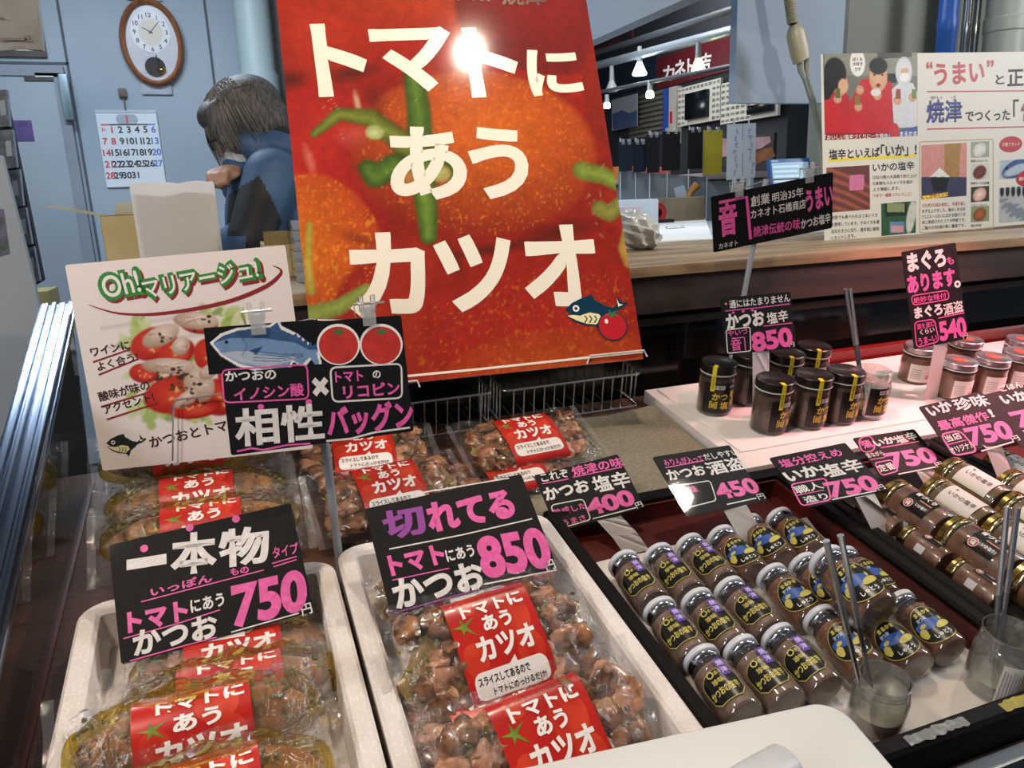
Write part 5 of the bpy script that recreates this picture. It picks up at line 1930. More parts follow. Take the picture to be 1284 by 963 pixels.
def small_jar(kind, label):
    """small lying jar: z=0 at mid body"""
    t = thing('salted_fish_jar', label, 'jar', None, 'white-lidded jars in the black tray')
    r = 0.0248
    prof = [(0.019, -0.043), (0.0225, -0.0425), (r, -0.038), (r, 0.006), (0.0240, 0.014), (0.0205, 0.024), (0.0192, 0.028), (0.0192, 0.040)]
    jar_body(t, prof, None, PASTE if kind == 'violet' else PASTER, LIDW, 0.0222, 0.0085, 0.0375, 0.020)
    bm = bmesh.new()
    lathe(bm, [(0.0194, 0.0285), (0.0204, 0.0295), (0.0197, 0.031), (0.0206, 0.0325), (0.0198, 0.034), (0.0206, 0.036), (0.0200, 0.0385)], 32, None, False)
    obj('neck_thread', bm, mat('neck_metal', 'b4b7bc', 0.18, 1.0), t)
    rr = r
    LSC[0] = 1.12
    if kind == 'violet':
        def shield(s):
            P_ = []
            for k in range(25):
                a = PI*k/24
                P_.append((0.0195*s*math.cos(a)*(1.0), 0.004+0.0125*s*math.sin(a)))
            P_ += [(-0.0195*s, 0.002), (-0.0185*s, -0.012*s), (-0.012*s, -0.0185*s), (0.012*s, -0.0185*s), (0.0185*s, -0.012*s), (0.0195*s, 0.002)]
            return P_
        lb = wpoly(shield(1.0), GOLDL, rr, 0.0003, t, -0.010, 'label')
        wpoly(shield(0.96), LBK, rr, 0.0005, lb, -0.010, 'label_field')
        wtext('○', -0.0045, 0.0125, 0.0072, 0.0072, GOLDL, rr, 0.0008, lb, -0.010, 0.03)
        wtext('まる', 0.004, 0.0120, 0.0085, 0.0042, GOLDL, rr, 0.0008, lb, -0.010)
        wtext('珍味', -0.001, 0.0035, 0.0125, 0.0062, GOLDL, rr, 0.0008, lb, -0.010, 0.03)
        wtext('かつおの塩辛', -0.0005, -0.0065, 0.031, 0.0092, GOLDL, rr, 0.0008, lb, -0.010, 0.03)
        s = wpoly([(0.0060, 0.0055), (0.0150, 0.0055), (0.0150, 0.0255), (0.0060, 0.0255)], VIOLET, rr, 0.0010, t, -0.010, 'violet_sticker')
        wtext('焼', 0.0105, 0.0200, 0.0068, 0.0068, mat('pale_violet_ink', 'cfc4e8', 0.4), rr, 0.0014, s, -0.010, 0.02)
        wtext('津', 0.0105, 0.0112, 0.0068, 0.0068, mat('pale_violet_ink', 'cfc4e8'), rr, 0.0014, s, -0.010, 0.02)
    else:
        def drop(s):
            P_ = []
            for k in range(40):
                a = 2*PI*k/40
                P_.append((0.0215*s*math.cos(a)*(1-0.10*math.sin(a)), 0.0225*s*math.sin(a)))
            return P_
        lb = wpoly(drop(1.0), GOLDL, rr, 0.0003, t, -0.013, 'label')
        wpoly(drop(0.965), LBK, rr, 0.0005, lb, -0.013, 'label_field')
        wtext('まるかま', 0.0, 0.0152, 0.0185, 0.0052, GOLDL, rr, 0.0008, lb, -0.013, 0.045)
        wtext('かつお', -0.006, 0.0090, 0.0105, 0.0042, mat('pale_blue_ink', 'b9cfe8', 0.4), rr, 0.0008, lb, -0.013, 0.03)
        wpoly([(-0.018, 0.0055), (-0.004, 0.0075), (0.012, 0.004), (0.006, -0.004), (-0.002, -0.006), (-0.012, -0.002), (-0.018, -0.001)], LBLUE, rr, 0.0008, lb, -0.013, 'blue_wave')
        wpoly([(-0.0145+0.0042*math.cos(k*PI/9)*(1+.15*math.sin(k)), -0.0055+0.0058*math.sin(k*PI/9)) for k in range(18)], GOLDL, rr, 0.0011, lb, -0.013, 'yellow_shape')
        wpoly([(-0.010+0.0035*math.cos(k*PI/8), 0.0015+0.0022*math.sin(k*PI/8)) for k in range(16)], GOLDL, rr, 0.0012, lb, -0.013, 'yellow_shape')
        wpoly([(0.009+0.0088*math.cos(k*PI/12), -0.0045+0.0040*math.sin(k*PI/12)+0.0022*math.cos(k*PI/12)) for k in range(24)], GOLDL, rr, 0.0011, lb, -0.013, 'yellow_shape')
        wpoly([(0.009, 0.000), (0.0125, 0.0015), (0.0112, 0.0062), (0.0096, 0.0050)], GOLDL, rr, 0.0012, lb, -0.013, 'yellow_shape')
        wtext('しゅとう', 0.001, -0.0145, 0.0185, 0.0056, WHITE, rr, 0.0008, lb, -0.013, 0.025)
    LSC[0] = 1.0
    return t


def lyingM(X, v, n, roll=0.0, pitch=0.0, yaw=0.0):
    return S4 @ Matrix.Translation((X, v, n)) @ Matrix.Rotation(math.radians(yaw), 4, 'Z') @ Matrix.Rotation(math.radians(pitch), 4, 'X') @ Matrix(((1, 0, 0, 0), (0, 0, 1, 0), (0, -1, 0, 0), (0, 0, 0, 1))) @ Matrix.Rotation(math.radians(roll), 4, 'Z')


proto = {'violet': small_jar('violet', ''), 'blue': small_jar('blue', '')}
used = {'violet': False, 'blue': False}


def place(kind, label, M4):
    if not used[kind]:
        used[kind] = True
        proto[kind].matrix_world = M4
        proto[kind]['label'] = label
        return proto[kind]
    return dup(proto[kind], M4, label)


ROWS = ('back row', 'middle row', 'front row')
NTH = ('leftmost', 'second from left', 'third from left')
rj = random.Random(4)
for ri, v in enumerate((0.030, -0.070, -0.163)):
    for k, X in enumerate((0.449, 0.502, 0.556)):
        place('violet', 'white-lidded jar with violet sticker, %s in the %s of the black tray' % (NTH[k], ROWS[ri]),
              lyingM(X+(0.016, 0.012, 0.014)[ri]-0.012, v+rj.uniform(-.004, .004), 0.038, -26+rj.uniform(-5, 5), 3, rj.uniform(-2, 2)))
for lab, X, v, n, ro in (('white-lidded jar with blue wave label, leftmost of its kind in the back row', 0.612, 0.036, 0.038, 8),
                         ('white-lidded jar with blue wave label, middle of its kind in the back row', 0.668, 0.048, 0.038, -4),
                         ('white-lidded jar with blue wave label, rightmost in the back row by the red tray side', 0.722, 0.048, 0.038, 3),
                         ('white-lidded jar with blue wave label, left of the stacked jar in the middle row', 0.624, -0.062, 0.038, 6),
                         ('white-lidded jar mostly hidden under the stacked jar in the middle row', 0.680, -0.056, 0.038, 0),
                         ('white-lidded jar with blue wave label, right of the stacked jar by the red tray side', 0.742, -0.062, 0.038, 25),
                         ('white-lidded jar with blue wave label, behind the open jar holding two thin sticks', 0.626, -0.150, 0.038, 4),
                         ('white-lidded jar with blue wave label, second from right in the front row', 0.683, -0.166, 0.038, -3),
                         ('white-lidded jar with blue wave label, rightmost in the front row', 0.742, -0.160, 0.038, 4),
                         ('larger-looking white-lidded jar stacked on top of the others, slanting toward the viewer', 0.664, -0.112, 0.084, 2)):
    big = lab.startswith('larger')
    M4 = lyingM(X, v, n, ro-26, 4, -2)
    if big:
        M4 = M4 @ Matrix.Scale(1.12, 4)
    place('blue', lab, M4)


def big_jar(kind, label):
    t = thing('squid_jar', label, 'jar', None, 'gold-lidded jars lying in the middle tray')
    s = 1.0
    r = 0.0308
    prof = [(0.025, -0.050), (0.029, -0.0495), (r, -0.045), (r, 0.026), (0.0295, 0.031), (0.0285, 0.034), (0.0285, 0.042)]
    jar_body(t, prof, None, PASTER if kind == 'black' else PASTEG, LIDG, 0.0308, 0.010, 0.040, 0.031)
    bm = bmesh.new()
    lathe(bm, [(0.0292, 0.032), (0.0306, 0.0335), (0.0300, 0.035), (0.0308, 0.037), (0.0300, 0.040)], 32, None, False)
    obj('neck_thread', bm, mat('gold_thread', 'c8b98a', 0.2, 1.0), t)
    if kind == 'black':
        q = [(-0.019, -0.028), (0.021, -0.028), (0.021, 0.012), (-0.019, 0.012)]
        lb = wpoly(q, LBK, r, 0.0004, t, 0, 'label')
        wtext('昔づくり', 0.0125, -0.008, 0.033, 0.0095, WHITE, r, 0.0009, lb, 0, 0.045, -PI/2)
        wpoly([(-0.010+0.0068*math.cos(k*PI/10), 0.0035+0.0068*math.sin(k*PI/10)) for k in range(20)], WHITE, r, 0.0008, lb, 0, 'seal_ring')
        wpoly([(-0.010+0.0060*math.cos(k*PI/10), 0.0035+0.0060*math.sin(k*PI/10)) for k in range(20)], REDINK, r, 0.0010, lb, 0, 'seal')
        wtext('蒲', -0.010, 0.0035, 0.008, 0.008, WHITE, r, 0.0013, lb, 0, 0.02, -PI/2)
        wpoly([(0.0015, -0.026), (0.0035, -0.026), (0.0035, -0.006), (0.0015, -0.006)], mat('label_salmon', 'd88a76', 0.4), r, 0.0008, lb, 0, 'red_bar')
        wtext('いか塩辛', -0.006, -0.016, 0.018, 0.0055, WHITE, r, 0.0009, lb, 0, 0.02, -PI/2)
    else:
        q = [(-0.021, -0.036), (0.023, -0.036), (0.023, 0.020), (-0.021, 0.020)]
        lb = wpoly(q, LBW, r, 0.0004, t, 0, 'label')
        for x in (-0.019, 0.021):
            wpoly([(x-.0003, -.034), (x+.0003, -.034), (x+.0003, .018), (x-.0003, .018)], GOLDINK, r, 0.0008, lb, 0, 'gold_line')
        wtext('いかの塩辛', 0.001, -0.010, 0.044, 0.0088, BLACK, r, 0.0009, lb, 0, 0.008, -PI/2)
        wpoly([(0.012+0.0022*math.cos(k*PI/8), 0.008+0.0022*math.sin(k*PI/8)) for k in range(16)], REDINK, r, 0.0008, lb, 0, 'seal')
    st = wpoly([(-0.052, -0.014), (-0.036, -0.014), (-0.036, 0.006), (-0.052, 0.006)], mat('price_sticker', 'c9c9cc', 0.5), r, 0.0005, t, 0, 'price_sticker')
    return t


def run(builder, kind, items, group=None):
    p = None
    for lab, M4 in items:
        if p is None:
            p = builder(kind, lab)
            p.matrix_world = M4
        else:
            dup(p, M4, lab)
        if group:
            pass


RI = 0.030
pbox('riser', (0.872-(0.822+1.150)/2, -0.262-(-0.0425), 0.0105), (1.128-(0.822+1.150)/2, 0.185-(-0.0425), RI), mat('riser_grey', '2a2422', 0.6), tB)
bn = RI+0.0315
run(big_jar, 'black', [
    ('gold-lidded jar with black label and red seal, topmost right of the low divider', lyingM(0.905, 0.012, bn, -24, 2)),
    ('gold-lidded jar with black label and red seal, middle one of its column', lyingM(0.907, -0.094, bn, -22, 2)),
    ('gold-lidded jar with black label, nearest of its column behind the steel sticks', lyingM(0.909, -0.200, bn, -22, 2)),
    ('gold-lidded jar with black label lying low along the divider, farthest back', lyingM(0.8712, 0.040, 0.0415, 20, 1) @ Matrix.Scale(0.70, 4)),
    ('gold-lidded jar with black label lying low along the divider, middle one', lyingM(0.8712, -0.042, 0.0415, 18, 1) @ Matrix.Scale(0.70, 4)),
    ('gold-lidded jar with black label lying low along the divider, nearest', lyingM(0.8712, -0.124, 0.0415, 18, 1) @ Matrix.Scale(0.70, 4))])
run(big_jar, 'white', [
    ('gold-lidded jar with white label, right of the topmost black-labelled jar', lyingM(0.971, 0.000, bn, -26, 2)),
    ('gold-lidded jar with white label, second in its column behind the steel sticks', lyingM(0.972, -0.106, bn, -26, 2)),
    ('gold-lidded jar with white label lying highest, in front of the smallest card', lyingM(1.037, 0.030, bn+0.006, -24, 2)),
    ('gold-lidded jar with white label at the right edge, behind the two steel sticks', lyingM(1.038, -0.076, bn+0.004, -24, 2)),
    ('gold-lidded jar with white label at the bottom of the far right column', lyingM(1.104, -0.02, bn, -24, 2)),
    ('small gold-lidded jar with pink-lit white label in the right tray', lyingM(1.202, 0.078, 0.038, -22, 2) @ Matrix.Scale(0.92, 4)),
    ('gold-lidded jar at the right edge under the cut-off price card', lyingM(1.202, -0.030, 0.038, -22, 2) @ Matrix.Scale(0.92, 4))])


# upright jars on the white board
def standM(X, v, n, rot=0.0, s=1.0):
    return S4 @ Matrix.Translation((X, v, n)) @ Matrix.Rotation(math.radians(rot), 4, 'Z') @ Matrix.Scale(s, 4)


def label_kat(t, r, z0, z1):
    a = 0.036
    lb = wpoly([(-a, z0), (a, z0), (a, z1), (-a, z1)], LBK, r, 0.0004, t, 0, 'label')
    zc = (z0+z1)/2
    wpoly([(-0.018, z1-0.012), (0.004, z1-0.012), (0.004, z1-0.004), (-0.018, z1-0.004)], mat('label_cream', 'cfcabd', 0.45), r, 0.0007, lb, 0, 'cream_box')
    wtext('手造り', -0.007, z1-0.008, 0.019, 0.0062, BLACK, r, 0.0010, lb, 0, 0.02)
    wtext('焼津', 0.020, z1-0.007, 0.012, 0.0050, LBW, r, 0.0008, lb, 0, 0.01)
    wtext('かつ', -0.004, zc+0.004, 0.030, 0.0145, GOLDINK, r, 0.0008, lb, 0, 0.03)
    wtext('を', 0.023, zc+0.008, 0.014, 0.0145, GOLDINK, r, 0.0008, lb, 0, 0.03)
    wtext('塩', 0.006, zc-0.014, 0.0165, 0.0165, GOLDINK, r, 0.0008, lb, 0, 0.03)
    wtext('辛', 0.026, zc-0.010, 0.0165, 0.0165, GOLDINK, r, 0.0008, lb, 0, 0.03)
    wtext('音', -0.015, zc-0.014, 0.0105, 0.0115, GOLDINK, r, 0.0008, lb, 0, 0.025)
    wtext('冂', -0.015, zc-0.0135, 0.0145, 0.0150, GOLDINK, r, 0.0008, lb, 0, 0.015)
    return lb


def tall_jar(kind, label):
    t = thing('bonito_jar', label, 'jar', None, 'upright black-lidded jars')
    r = 0.034
    prof = [(0.028, 0.0), (0.032, 0.0006), (r, 0.004), (r, 0.078), (0.0325, 0.083), (0.0315, 0.086), (0.0315, 0.100)]
    jar_body(t, prof, None, PASTEK, LIDK, 0.0350, 0.0165, 0.0865, 0.076)
    bm = bmesh.new()
    lathe(bm, [(0.0325, 0.0838), (0.0348, 0.0843), (0.0348, 0.0860), (0.0325, 0.0865)], 32, None, False)
    obj('white_ring', bm, mat('ring_white', 'd6d3cd', 0.4), t)
    label_kat(t, r, 0.008, 0.070)
    s = wpoly([(-0.0245, 0.054), (-0.0165, 0.054), (-0.0165, 0.1035), (-0.0245, 0.1035)], SEALY, 0.0353, 0.0004, t, 0, 'yellow_seal')
    bm = bmesh.new()
    a0 = -0.0205/0.0353
    d_ = Vector((math.sin(a0), -math.cos(a0), 0))
    e_ = Vector((math.cos(a0), math.sin(a0), 0))
    bm.faces.new([bm.verts.new(d_*rr_ + e_*w_ + Vector((0, 0, 0.1036))) for rr_, w_ in ((0.0357, -.004), (0.0357, .004), (0.023, .004), (0.023, -.004))])
    obj('seal_top', bm, SEALY, t)
    wtext('手造り塩辛', -0.0205, 0.072, 0.026, 0.004, BLACK, 0.0353, 0.0008, s, 0, 0.01, -PI/2)
    return t


BN = 0.0306
fl = [sh(*q, BN) for q in ((962, 537), (1010, 531), (1049, 525))]
bk = [sh(*q, BN+0.10) for q in ((989, 444), (1026, 437))]
lf_ = [sh(*q, BN) for q in ((894, 514), (933, 502))]
run(tall_jar, None, [
    ('black-lidded jar in front, leftmost of the three before the price card', standM(fl[0][0], fl[0][1], BN, 22)),
    ('black-lidded jar in front, middle of the three before the price card', standM(fl[1][0], fl[1][1], BN, 14)),
    ('black-lidded jar in front, rightmost of the three, touching the open jar', standM(fl[2][0], fl[2][1], BN, 18)),
    ('black-lidded jar standing alone at the left end of the white board', standM(lf_[0][0], lf_[0][1], BN, -14)),
    ('black-lidded jar mostly hidden by the white strip of the price card', standM(lf_[1][0], lf_[1][1], BN, 30)),
    ('black-lidded jar in the back, directly right of the price card', standM(bk[0][0], bk[0][1]+0.004, BN, 10)),
    ('black-lidded jar farthest back, only its lid showing', standM(bk[1][0], bk[1][1]+0.012, BN, 10))])


def silver_jar(kind, label):
    t = thing('tuna_jar', label, 'jar', None, 'silver-lidded jars in rosy light')
    r = 0.034
    prof = [(0.028, 0.0), (0.032, 0.0006), (r, 0.004), (r, 0.060), (0.0325, 0.065), (0.0315, 0.068), (0.0315, 0.078)]
    jar_body(t, prof, None, PASTER, LIDS, 0.0345, 0.012, 0.0685, 0.058)
    bm = bmesh.new()
    lathe(bm, [(0.0325, 0.0645), (0.0347, 0.0650), (0.0347, 0.0668), (0.0325, 0.0672)], 32, None, False)
    obj('white_ring', bm, mat('ring_white', 'd6d3cd'), t)
    lb = wpoly([(-0.036, 0.007), (0.036, 0.007), (0.036, 0.046), (-0.036, 0.046)], LBW, r, 0.0004, t, 0, 'label')
    wtext('まぐろ', 0.006, 0.030, 0.008, 0.006, REDINK, r, 0.0008, lb, 0, 0.02)
    wtext('酒盗', 0.006, 0.019, 0.020, 0.010, mat('label_rose', 'b8707a', 0.5), r, 0.0008, lb, 0, 0.015)
    for k in range(5):
        wpoly([(-0.032, 0.014+.005*k), (-0.012, 0.014+.005*k), (-0.012, 0.0155+.005*k), (-0.032, 0.0155+.005*k)], mat('fine_print', 'a9a2a4', 0.5), r, 0.0008, lb, 0, 'fine_print')
    c_ = []
    bm = bmesh.new()
    for r0, r1 in ((0.014, 0.012), (0.009, 0.0)):
        A = [bm.verts.new((r0*math.cos(k*PI/14), r0*math.sin(k*PI/14), 0.0808)) for k in range(28)]
        if r1 > 0:
            B_ = [bm.verts.new((r1*math.cos(k*PI/14), r1*math.sin(k*PI/14), 0.0808)) for k in range(28)]
            for k in range(28):
                bm.faces.new((A[k], A[(k+1) % 28], B_[(k+1) % 28], B_[k]))
        else:
            bm.faces.new(A)
    obj('lid_print', bm, mat('coral_print', 'd8604c', 0.4), t)
    return t


sv = [sh(*q, BN) for q in ((1192, 496), (1233, 491), (1270, 485), (1150, 478))]
sb = [sh(*q, BN+0.078) for q in ((1218, 428), (1286, 431))]
run(silver_jar, None, [
    ('silver-lidded jar in front, leftmost with its rosy label in view', standM(sv[0][0], sv[0][1], BN, 8)),
    ('silver-lidded jar in front, second from left in the rosy light', standM(sv[1][0], sv[1][1], BN, 4)),
    ('silver-lidded jar in front, third from left in the rosy light', standM(sv[2][0], sv[2][1]+.004, BN, 0)),
    ('silver-lidded jar standing under the left corner of the tall price card', standM(sv[3][0], sv[3][1]+0.01, BN, -10)),
    ('silver-lidded jar behind, showing its lid at the foot of the tall card', standM(sb[0][0], sb[0][1]+0.012, BN, 0)),
    ('silver-lidded jar at the right edge of the photograph, behind the row', standM(sb[1][0]+.02, sb[1][1]+0.02, BN, 0))])


# open jars with steel chopsticks
def open_jar(label, M4, r, h, fill, kat=False):
    t = thing('open_jar', label, 'jar', M4)
    prof = [(r*0.82, 0.0), (r*0.94, 0.0008), (r, 0.005), (r, h*0.72), (r*0.93, h*0.80), (r*0.90, h*0.82), (r*0.93, h*0.86), (r*0.90, h*0.89), (r*0.93, h*0.93), (r*0.90, h*0.96), (r*0.92, h),
            (r*0.86, h), (r*0.85, h*0.82), (r*0.94, h*0.70), (r*0.94, 0.006), (r*0.5, 0.004)]
    bm = bmesh.new()
    lathe(bm, prof, 32)
    obj('glass_body', bm, OPENG, t)
    if fill:
        bm = bmesh.new()
        lathe(bm, [(0.0004, 0.0065), (r*0.92, 0.007), (r*0.925, fill), (0.0004, fill+0.0005)], 32, None, False)
        obj('filling', bm, mat('sample_paste', '8a8068', 0.3, col2='6f664e', scale=60), t)
    if kat:
        label_kat(t, r, 0.012, 0.068)
    return t


def sticks(base, offs, tops, labels):
    for (ox, oy), tp, lb in zip(offs, tops, labels):
        b = Vector(base)+Vector((ox, oy, 0))
        tp = Vector(tp)
        t = thing('steel_chopstick', lb, 'chopstick', tuple(b))
        bm = bmesh.new()
        d_ = tp-b
        tube(bm, [d_*0, d_*0.5], 0.0021, 8, True, 0.0030)
        obj('tip', bm, STEEL, t)
        bm = bmesh.new()
        tube(bm, [d_*0.5, d_*0.97, d_], 0.0031, 8, True, 0.0036)
        obj('grip', bm, CHROME, t)


X1, V1 = sh(1088, 905, 0.013)
X1, V1 = 0.592, -0.239
open_jar('small open sample jar at the corner of the white lid holding two thin sticks', standM(X1, V1, 0.0135), 0.0285, 0.066, 0.024)
b = sp(X1, V1, 0.024)
sticks(b, ((-.006, .004), (.008, .006)), (atY(1036, 678, b[1]+0.01), atY(1054, 671, b[1]+0.02)),
       ('left steel chopstick in the open jar by the white lid', 'right steel chopstick in the open jar by the white lid'))
X2, V2 = 0.765, -0.242
oj = open_jar('open sample jar with white back label at the lower right corner', standM(X2, V2, 0.0135), 0.032, 0.080, 0.02)
lb = wpoly([(-0.030, 0.006), (-0.010, 0.006), (-0.010, 0.056), (-0.030, 0.056)], LBW, 0.032, 0.0005, oj, 0, 'back_label')
for k in range(6):
    wpoly([(-0.028+.003*k, 0.010), (-0.0265+.003*k, 0.010), (-0.0265+.003*k, 0.050-.003*(k % 3)), (-0.028+.003*k, 0.050)], mat('fine_print', 'a9a2a4'), 0.032, 0.0009, lb, 0, 'fine_print')
wpoly([(0.004, 0.010), (0.04, 0.010), (0.04, 0.036), (0.004, 0.036)], LBK, 0.032, 0.0005, oj, 0, 'front_label')
b = sp(X2, V2, 0.024)
sticks(b, ((-.004, .002), (.006, .004)), (atY(1263, 636, b[1]+0.02), atY(1276, 637, b[1]+0.025)),
       ('left steel chopstick in the open jar at the lower right', 'right steel chopstick in the open jar at the lower right'))
X3, V3 = sh(1085, 519, BN)
open_jar('open sample jar on the white board with two chopsticks leaning left', standM(X3, V3, BN, 12), 0.034, 0.096, 0.02, True)
b = sp(X3, V3, BN+0.03)
sticks(b, ((-.004, .008), (.002, .012)), (atY(1060, 362, b[1]+0.025), atY(1066, 362, b[1]+0.03)),
       ('left chopstick in the open jar on the white board', 'right chopstick in the open jar on the white board'))


# ================================================================== wire baskets behind the packs
def basket(label, x0, x1, v0, v1, n0, n1):
    t = shelf_thing('wire_basket', label, 'wire basket', (x0+x1)/2, (v0+v1)/2, n0)
    w, l, h = x1-x0, v1-v0, n1-n0
    for nm, z in (('top_rim', h), ('lower_rim', 0.0025)):
        bm = bmesh.new()
        pts = [(x, y, z) for x, y in rrect(w, l, 0.012, 4)]
        tube(bm, pts+[pts[0]], 0.0022, 8, False)
        obj(nm, bm, CHROME, t)
    for nm, s in (('front_wires', -1), ('back_wires', 1)):
        bm = bmesh.new()
        k = int(w/0.021)
        for i in range(1, k):
            x = -w/2+w*i/k
            tube(bm, [(x, s*l/2, h), (x, s*l/2, 0.002)], 0.0014, 6)
        if s > 0:
            for z in (h*.33, h*.66):
                tube(bm, [(-w/2, s*l/2, z), (w/2, s*l/2, z)], 0.0014, 6)
        obj(nm, bm, CHROME, t)
    for nm, s in (('side_wires', -1), ('side_wires', 1)):
        bm = bmesh.new()
        for i in range(1, 5):
            y = -l/2+l*i/5
            tube(bm, [(s*w/2, y, h), (s*w/2, y, 0.002)], 0.0014, 6)
        obj(nm, bm, CHROME, t)
    bm = bmesh.new()
    for i in range(1, int(w/0.03)):
        x = -w/2+0.03*i
        tube(bm, [(x, -l/2, 0.0025), (x, l/2, 0.0025)], 0.0012, 6)
    obj('floor_wires', bm, CHROME, t)
    return t


qa, qb = sh(637, 542, 0.002), sh(806, 514, 0.002)
basket('chrome wire basket under the right half of the tomato poster', qa[0], qb[0], qb[1]+0.02, qb[1]+0.115, 0.0005, 0.075)
qc, qd = sh(520, 550, 0.002), sh(616, 536, 0.002)
basket('chrome wire basket left of the other, half hidden by the bonito card', qc[0]-0.09, qd[0], qb[1]+0.02, qb[1]+0.115, 0.0005, 0.075)
# ================================================================== back wall things
def wallthing(name, label, cat, px, Y, group=None):
    p = atY(px[0], px[1], Y)
    return thing(name, label, cat, Matrix.Translation(Vector(p))), p


# pendulum clock
t, p = wallthing('wall_clock', 'oval wooden pendulum clock high on the back wall', 'clock', (191, 55), 4.895)
RX, RZ = 0.158, 0.222


def ovring(bm, rx, rz, w, d, y0, seg=48):
    loops = []
    for (dr_, y) in ((0, y0), (0, y0-d*0.7), (-w*0.35, y0-d), (-w*0.7, y0-d*0.9), (-w, y0-d*0.5), (-w, y0)):
        loops.append([((rx+dr_)*math.cos(2*PI*k/seg), y, (rz+dr_)*math.sin(2*PI*k/seg)) for k in range(seg)])
    rs = [[bm.verts.new(q) for q in lp] for lp in loops]
    for a, b in zip(rs, rs[1:]+rs[:1]):
        for k in range(seg):
            bm.faces.new((a[k], a[(k+1) % seg], b[(k+1) % seg], b[k]))


def ovdisc(bm, rx, rz, y, cz=0.0, cx=0.0, seg=40):
    bm.faces.new([bm.verts.new((cx+rx*math.cos(2*PI*k/seg), y, cz+rz*math.sin(2*PI*k/seg))) for k in range(seg)])


bm = bmesh.new()
ovring(bm, RX, RZ, 0.030, 0.05, -0.005)
obj('wooden_rim', bm, mat('clock_wood', '9a5a24', 0.3, col2='7a4218', scale=14, stretch=(4, 1, 1)), t)
bm = bmesh.new()
ovdisc(bm, RX-0.028, RZ-0.028, -0.018)
obj('back_plate', bm, mat('clock_plate', 'c9cdd2', 0.3, col2='b4b9c2', scale=9), t)
bm = bmesh.new()
ovdisc(bm, 0.098, 0.105, -0.022, 0.055)
dial = obj('dial', bm, mat('clock_dial', 'dde0e3', 0.4), t)
bm = bmesh.new()
ovdisc(bm, 0.060, 0.066, -0.0235, 0.055)
obj('dial_centre', bm, mat('clock_centre', 'cfc9bb', 0.4), dial)
for k in range(12):
    a = PI/2-2*PI*(k+1)/12
    v, f, asp = text_shape(str(k+1), 0.02)
    hh = 0.024
    ww = min(hh*asp, 0.026)
    raw('numeral', [(0.080*math.cos(a)+x*ww, -0.024, 0.055+0.086*math.sin(a)+y*hh) for x, y in v], f, mat('clock_black', '23262c', 0.4), dial)
for nm, a, L_, w_ in (('hour_hand', math.radians(150), 0.045, 0.007), ('minute_hand', math.radians(48), 0.078, 0.005)):
    bm = bmesh.new()
    d_ = Vector((math.cos(a), 0, math.sin(a)))
    n_ = Vector((-d_.z, 0, d_.x))
    o_ = Vector((0, -0.026, 0.055))
    bm.faces.new([bm.verts.new(o_+q) for q in (-d_*0.012-n_*w_/2, d_*L_-n_*w_/4, d_*L_+n_*w_/4, -d_*0.012+n_*w_/2)])
    obj(nm, bm, mat('clock_black', '23262c'), t)
bm = bmesh.new()
ovdisc(bm, 0.052, 0.052, -0.022, -0.122)
obj('pendulum_window', bm, mat('clock_window', '1d242b', 0.2), t)
bm = bmesh.new()
tube(bm, [(0.01, -0.026, -0.06), (0.030, -0.026, -0.135)], 0.003, 6)
bmesh.ops.create_uvsphere(bm, u_segments=16, v_segments=10, radius=0.02, matrix=Matrix.Translation((0.031, -0.028, -0.138)))
obj('pendulum', bm, mat('brass', 'c9b070', 0.2, 1.0), t)
bm = bmesh.new()
ovdisc(bm, RX-0.03, RZ-0.03, -0.032)
obj('glass_cover', bm, clear('clock_glass', gain=1.2, base=0.02), t)
for nm, z0, z1, w_ in (('lower_bracket', -0.262, -0.205, 0.085), ('upper_sticker', 0.215, 0.29, 0.10)):
    pbox(nm, (-w_, -0.012, z0), (w_*0.8, -0.002, z1), mat('bracket_grey', 'a4aeb8', 0.5, col2='8c98a4', scale=12), t, 0.003)

# calendar
c = WallCard([(119, 139.5), (195, 138), (208, 228), (135, 240)], 4.885)
t = thing('wall_calendar', 'white January calendar hanging on the back wall', 'calendar', c.M)
bm = bmesh.new()
box(bm, (-c.w/2, -c.h/2, -0.003), (c.w/2, c.h/2, 0.0))
obj('sheet', bm, mat('calendar_paper', 'cdd6de', 0.6), t)
CBLK, CRED, CBLU = mat('calendar_black', '2a2f38', 0.5), mat('calendar_red', 'c2484e', 0.5), mat('calendar_blue', '4a74bc', 0.5)


def ctx(s, x, y, h, m, w=None, name='lettering', bold=0.03):
    v, f, asp = text_shape(s, bold)
    w = w or h*asp
    return raw(name, [(x+a*w, y+b*h, 0.0012) for a, b in v], f, m, t)


day = 1
cw, chh = c.w/7.25, c.h*0.150
for row in range(5):
    for col in range(7):
        d_ = row*7+col
        if d_ > 31:
            continue
        x = -c.w/2 + cw*(col+0.65)
        y = c.h/2 - c.h*0.245 - chh*row
        if d_ == 0:
            ctx('31', x, y, 0.018, CRED, name='date')
        else:
            ctx(str(d_), x, y, 0.036, CRED if col == 0 or d_ in (1, 8) else (CBLU if col == 6 else CBLK), name='date')
ctx('1', 0.0, c.h/2-c.h*0.115, 0.042, CRED, name='month_numeral')
bm = bmesh.new()
box(bm, (-c.w*0.44, c.h/2-c.h*0.19, 0.0004), (-c.w*0.30, c.h/2-c.h*0.172, 0.001))
obj('week_bar', bm, CRED, t)
bm = bmesh.new()
box(bm, (-c.w*0.30, c.h/2-c.h*0.19, 0.0004), (c.w*0.34, c.h/2-c.h*0.172, 0.001))
obj('week_bar', bm, CBLK, t)
bm = bmesh.new()
box(bm, (c.w*0.34, c.h/2-c.h*0.19, 0.0004), (c.w*0.46, c.h/2-c.h*0.172, 0.001))
obj('week_bar', bm, CBLU, t)
bm = bmesh.new()
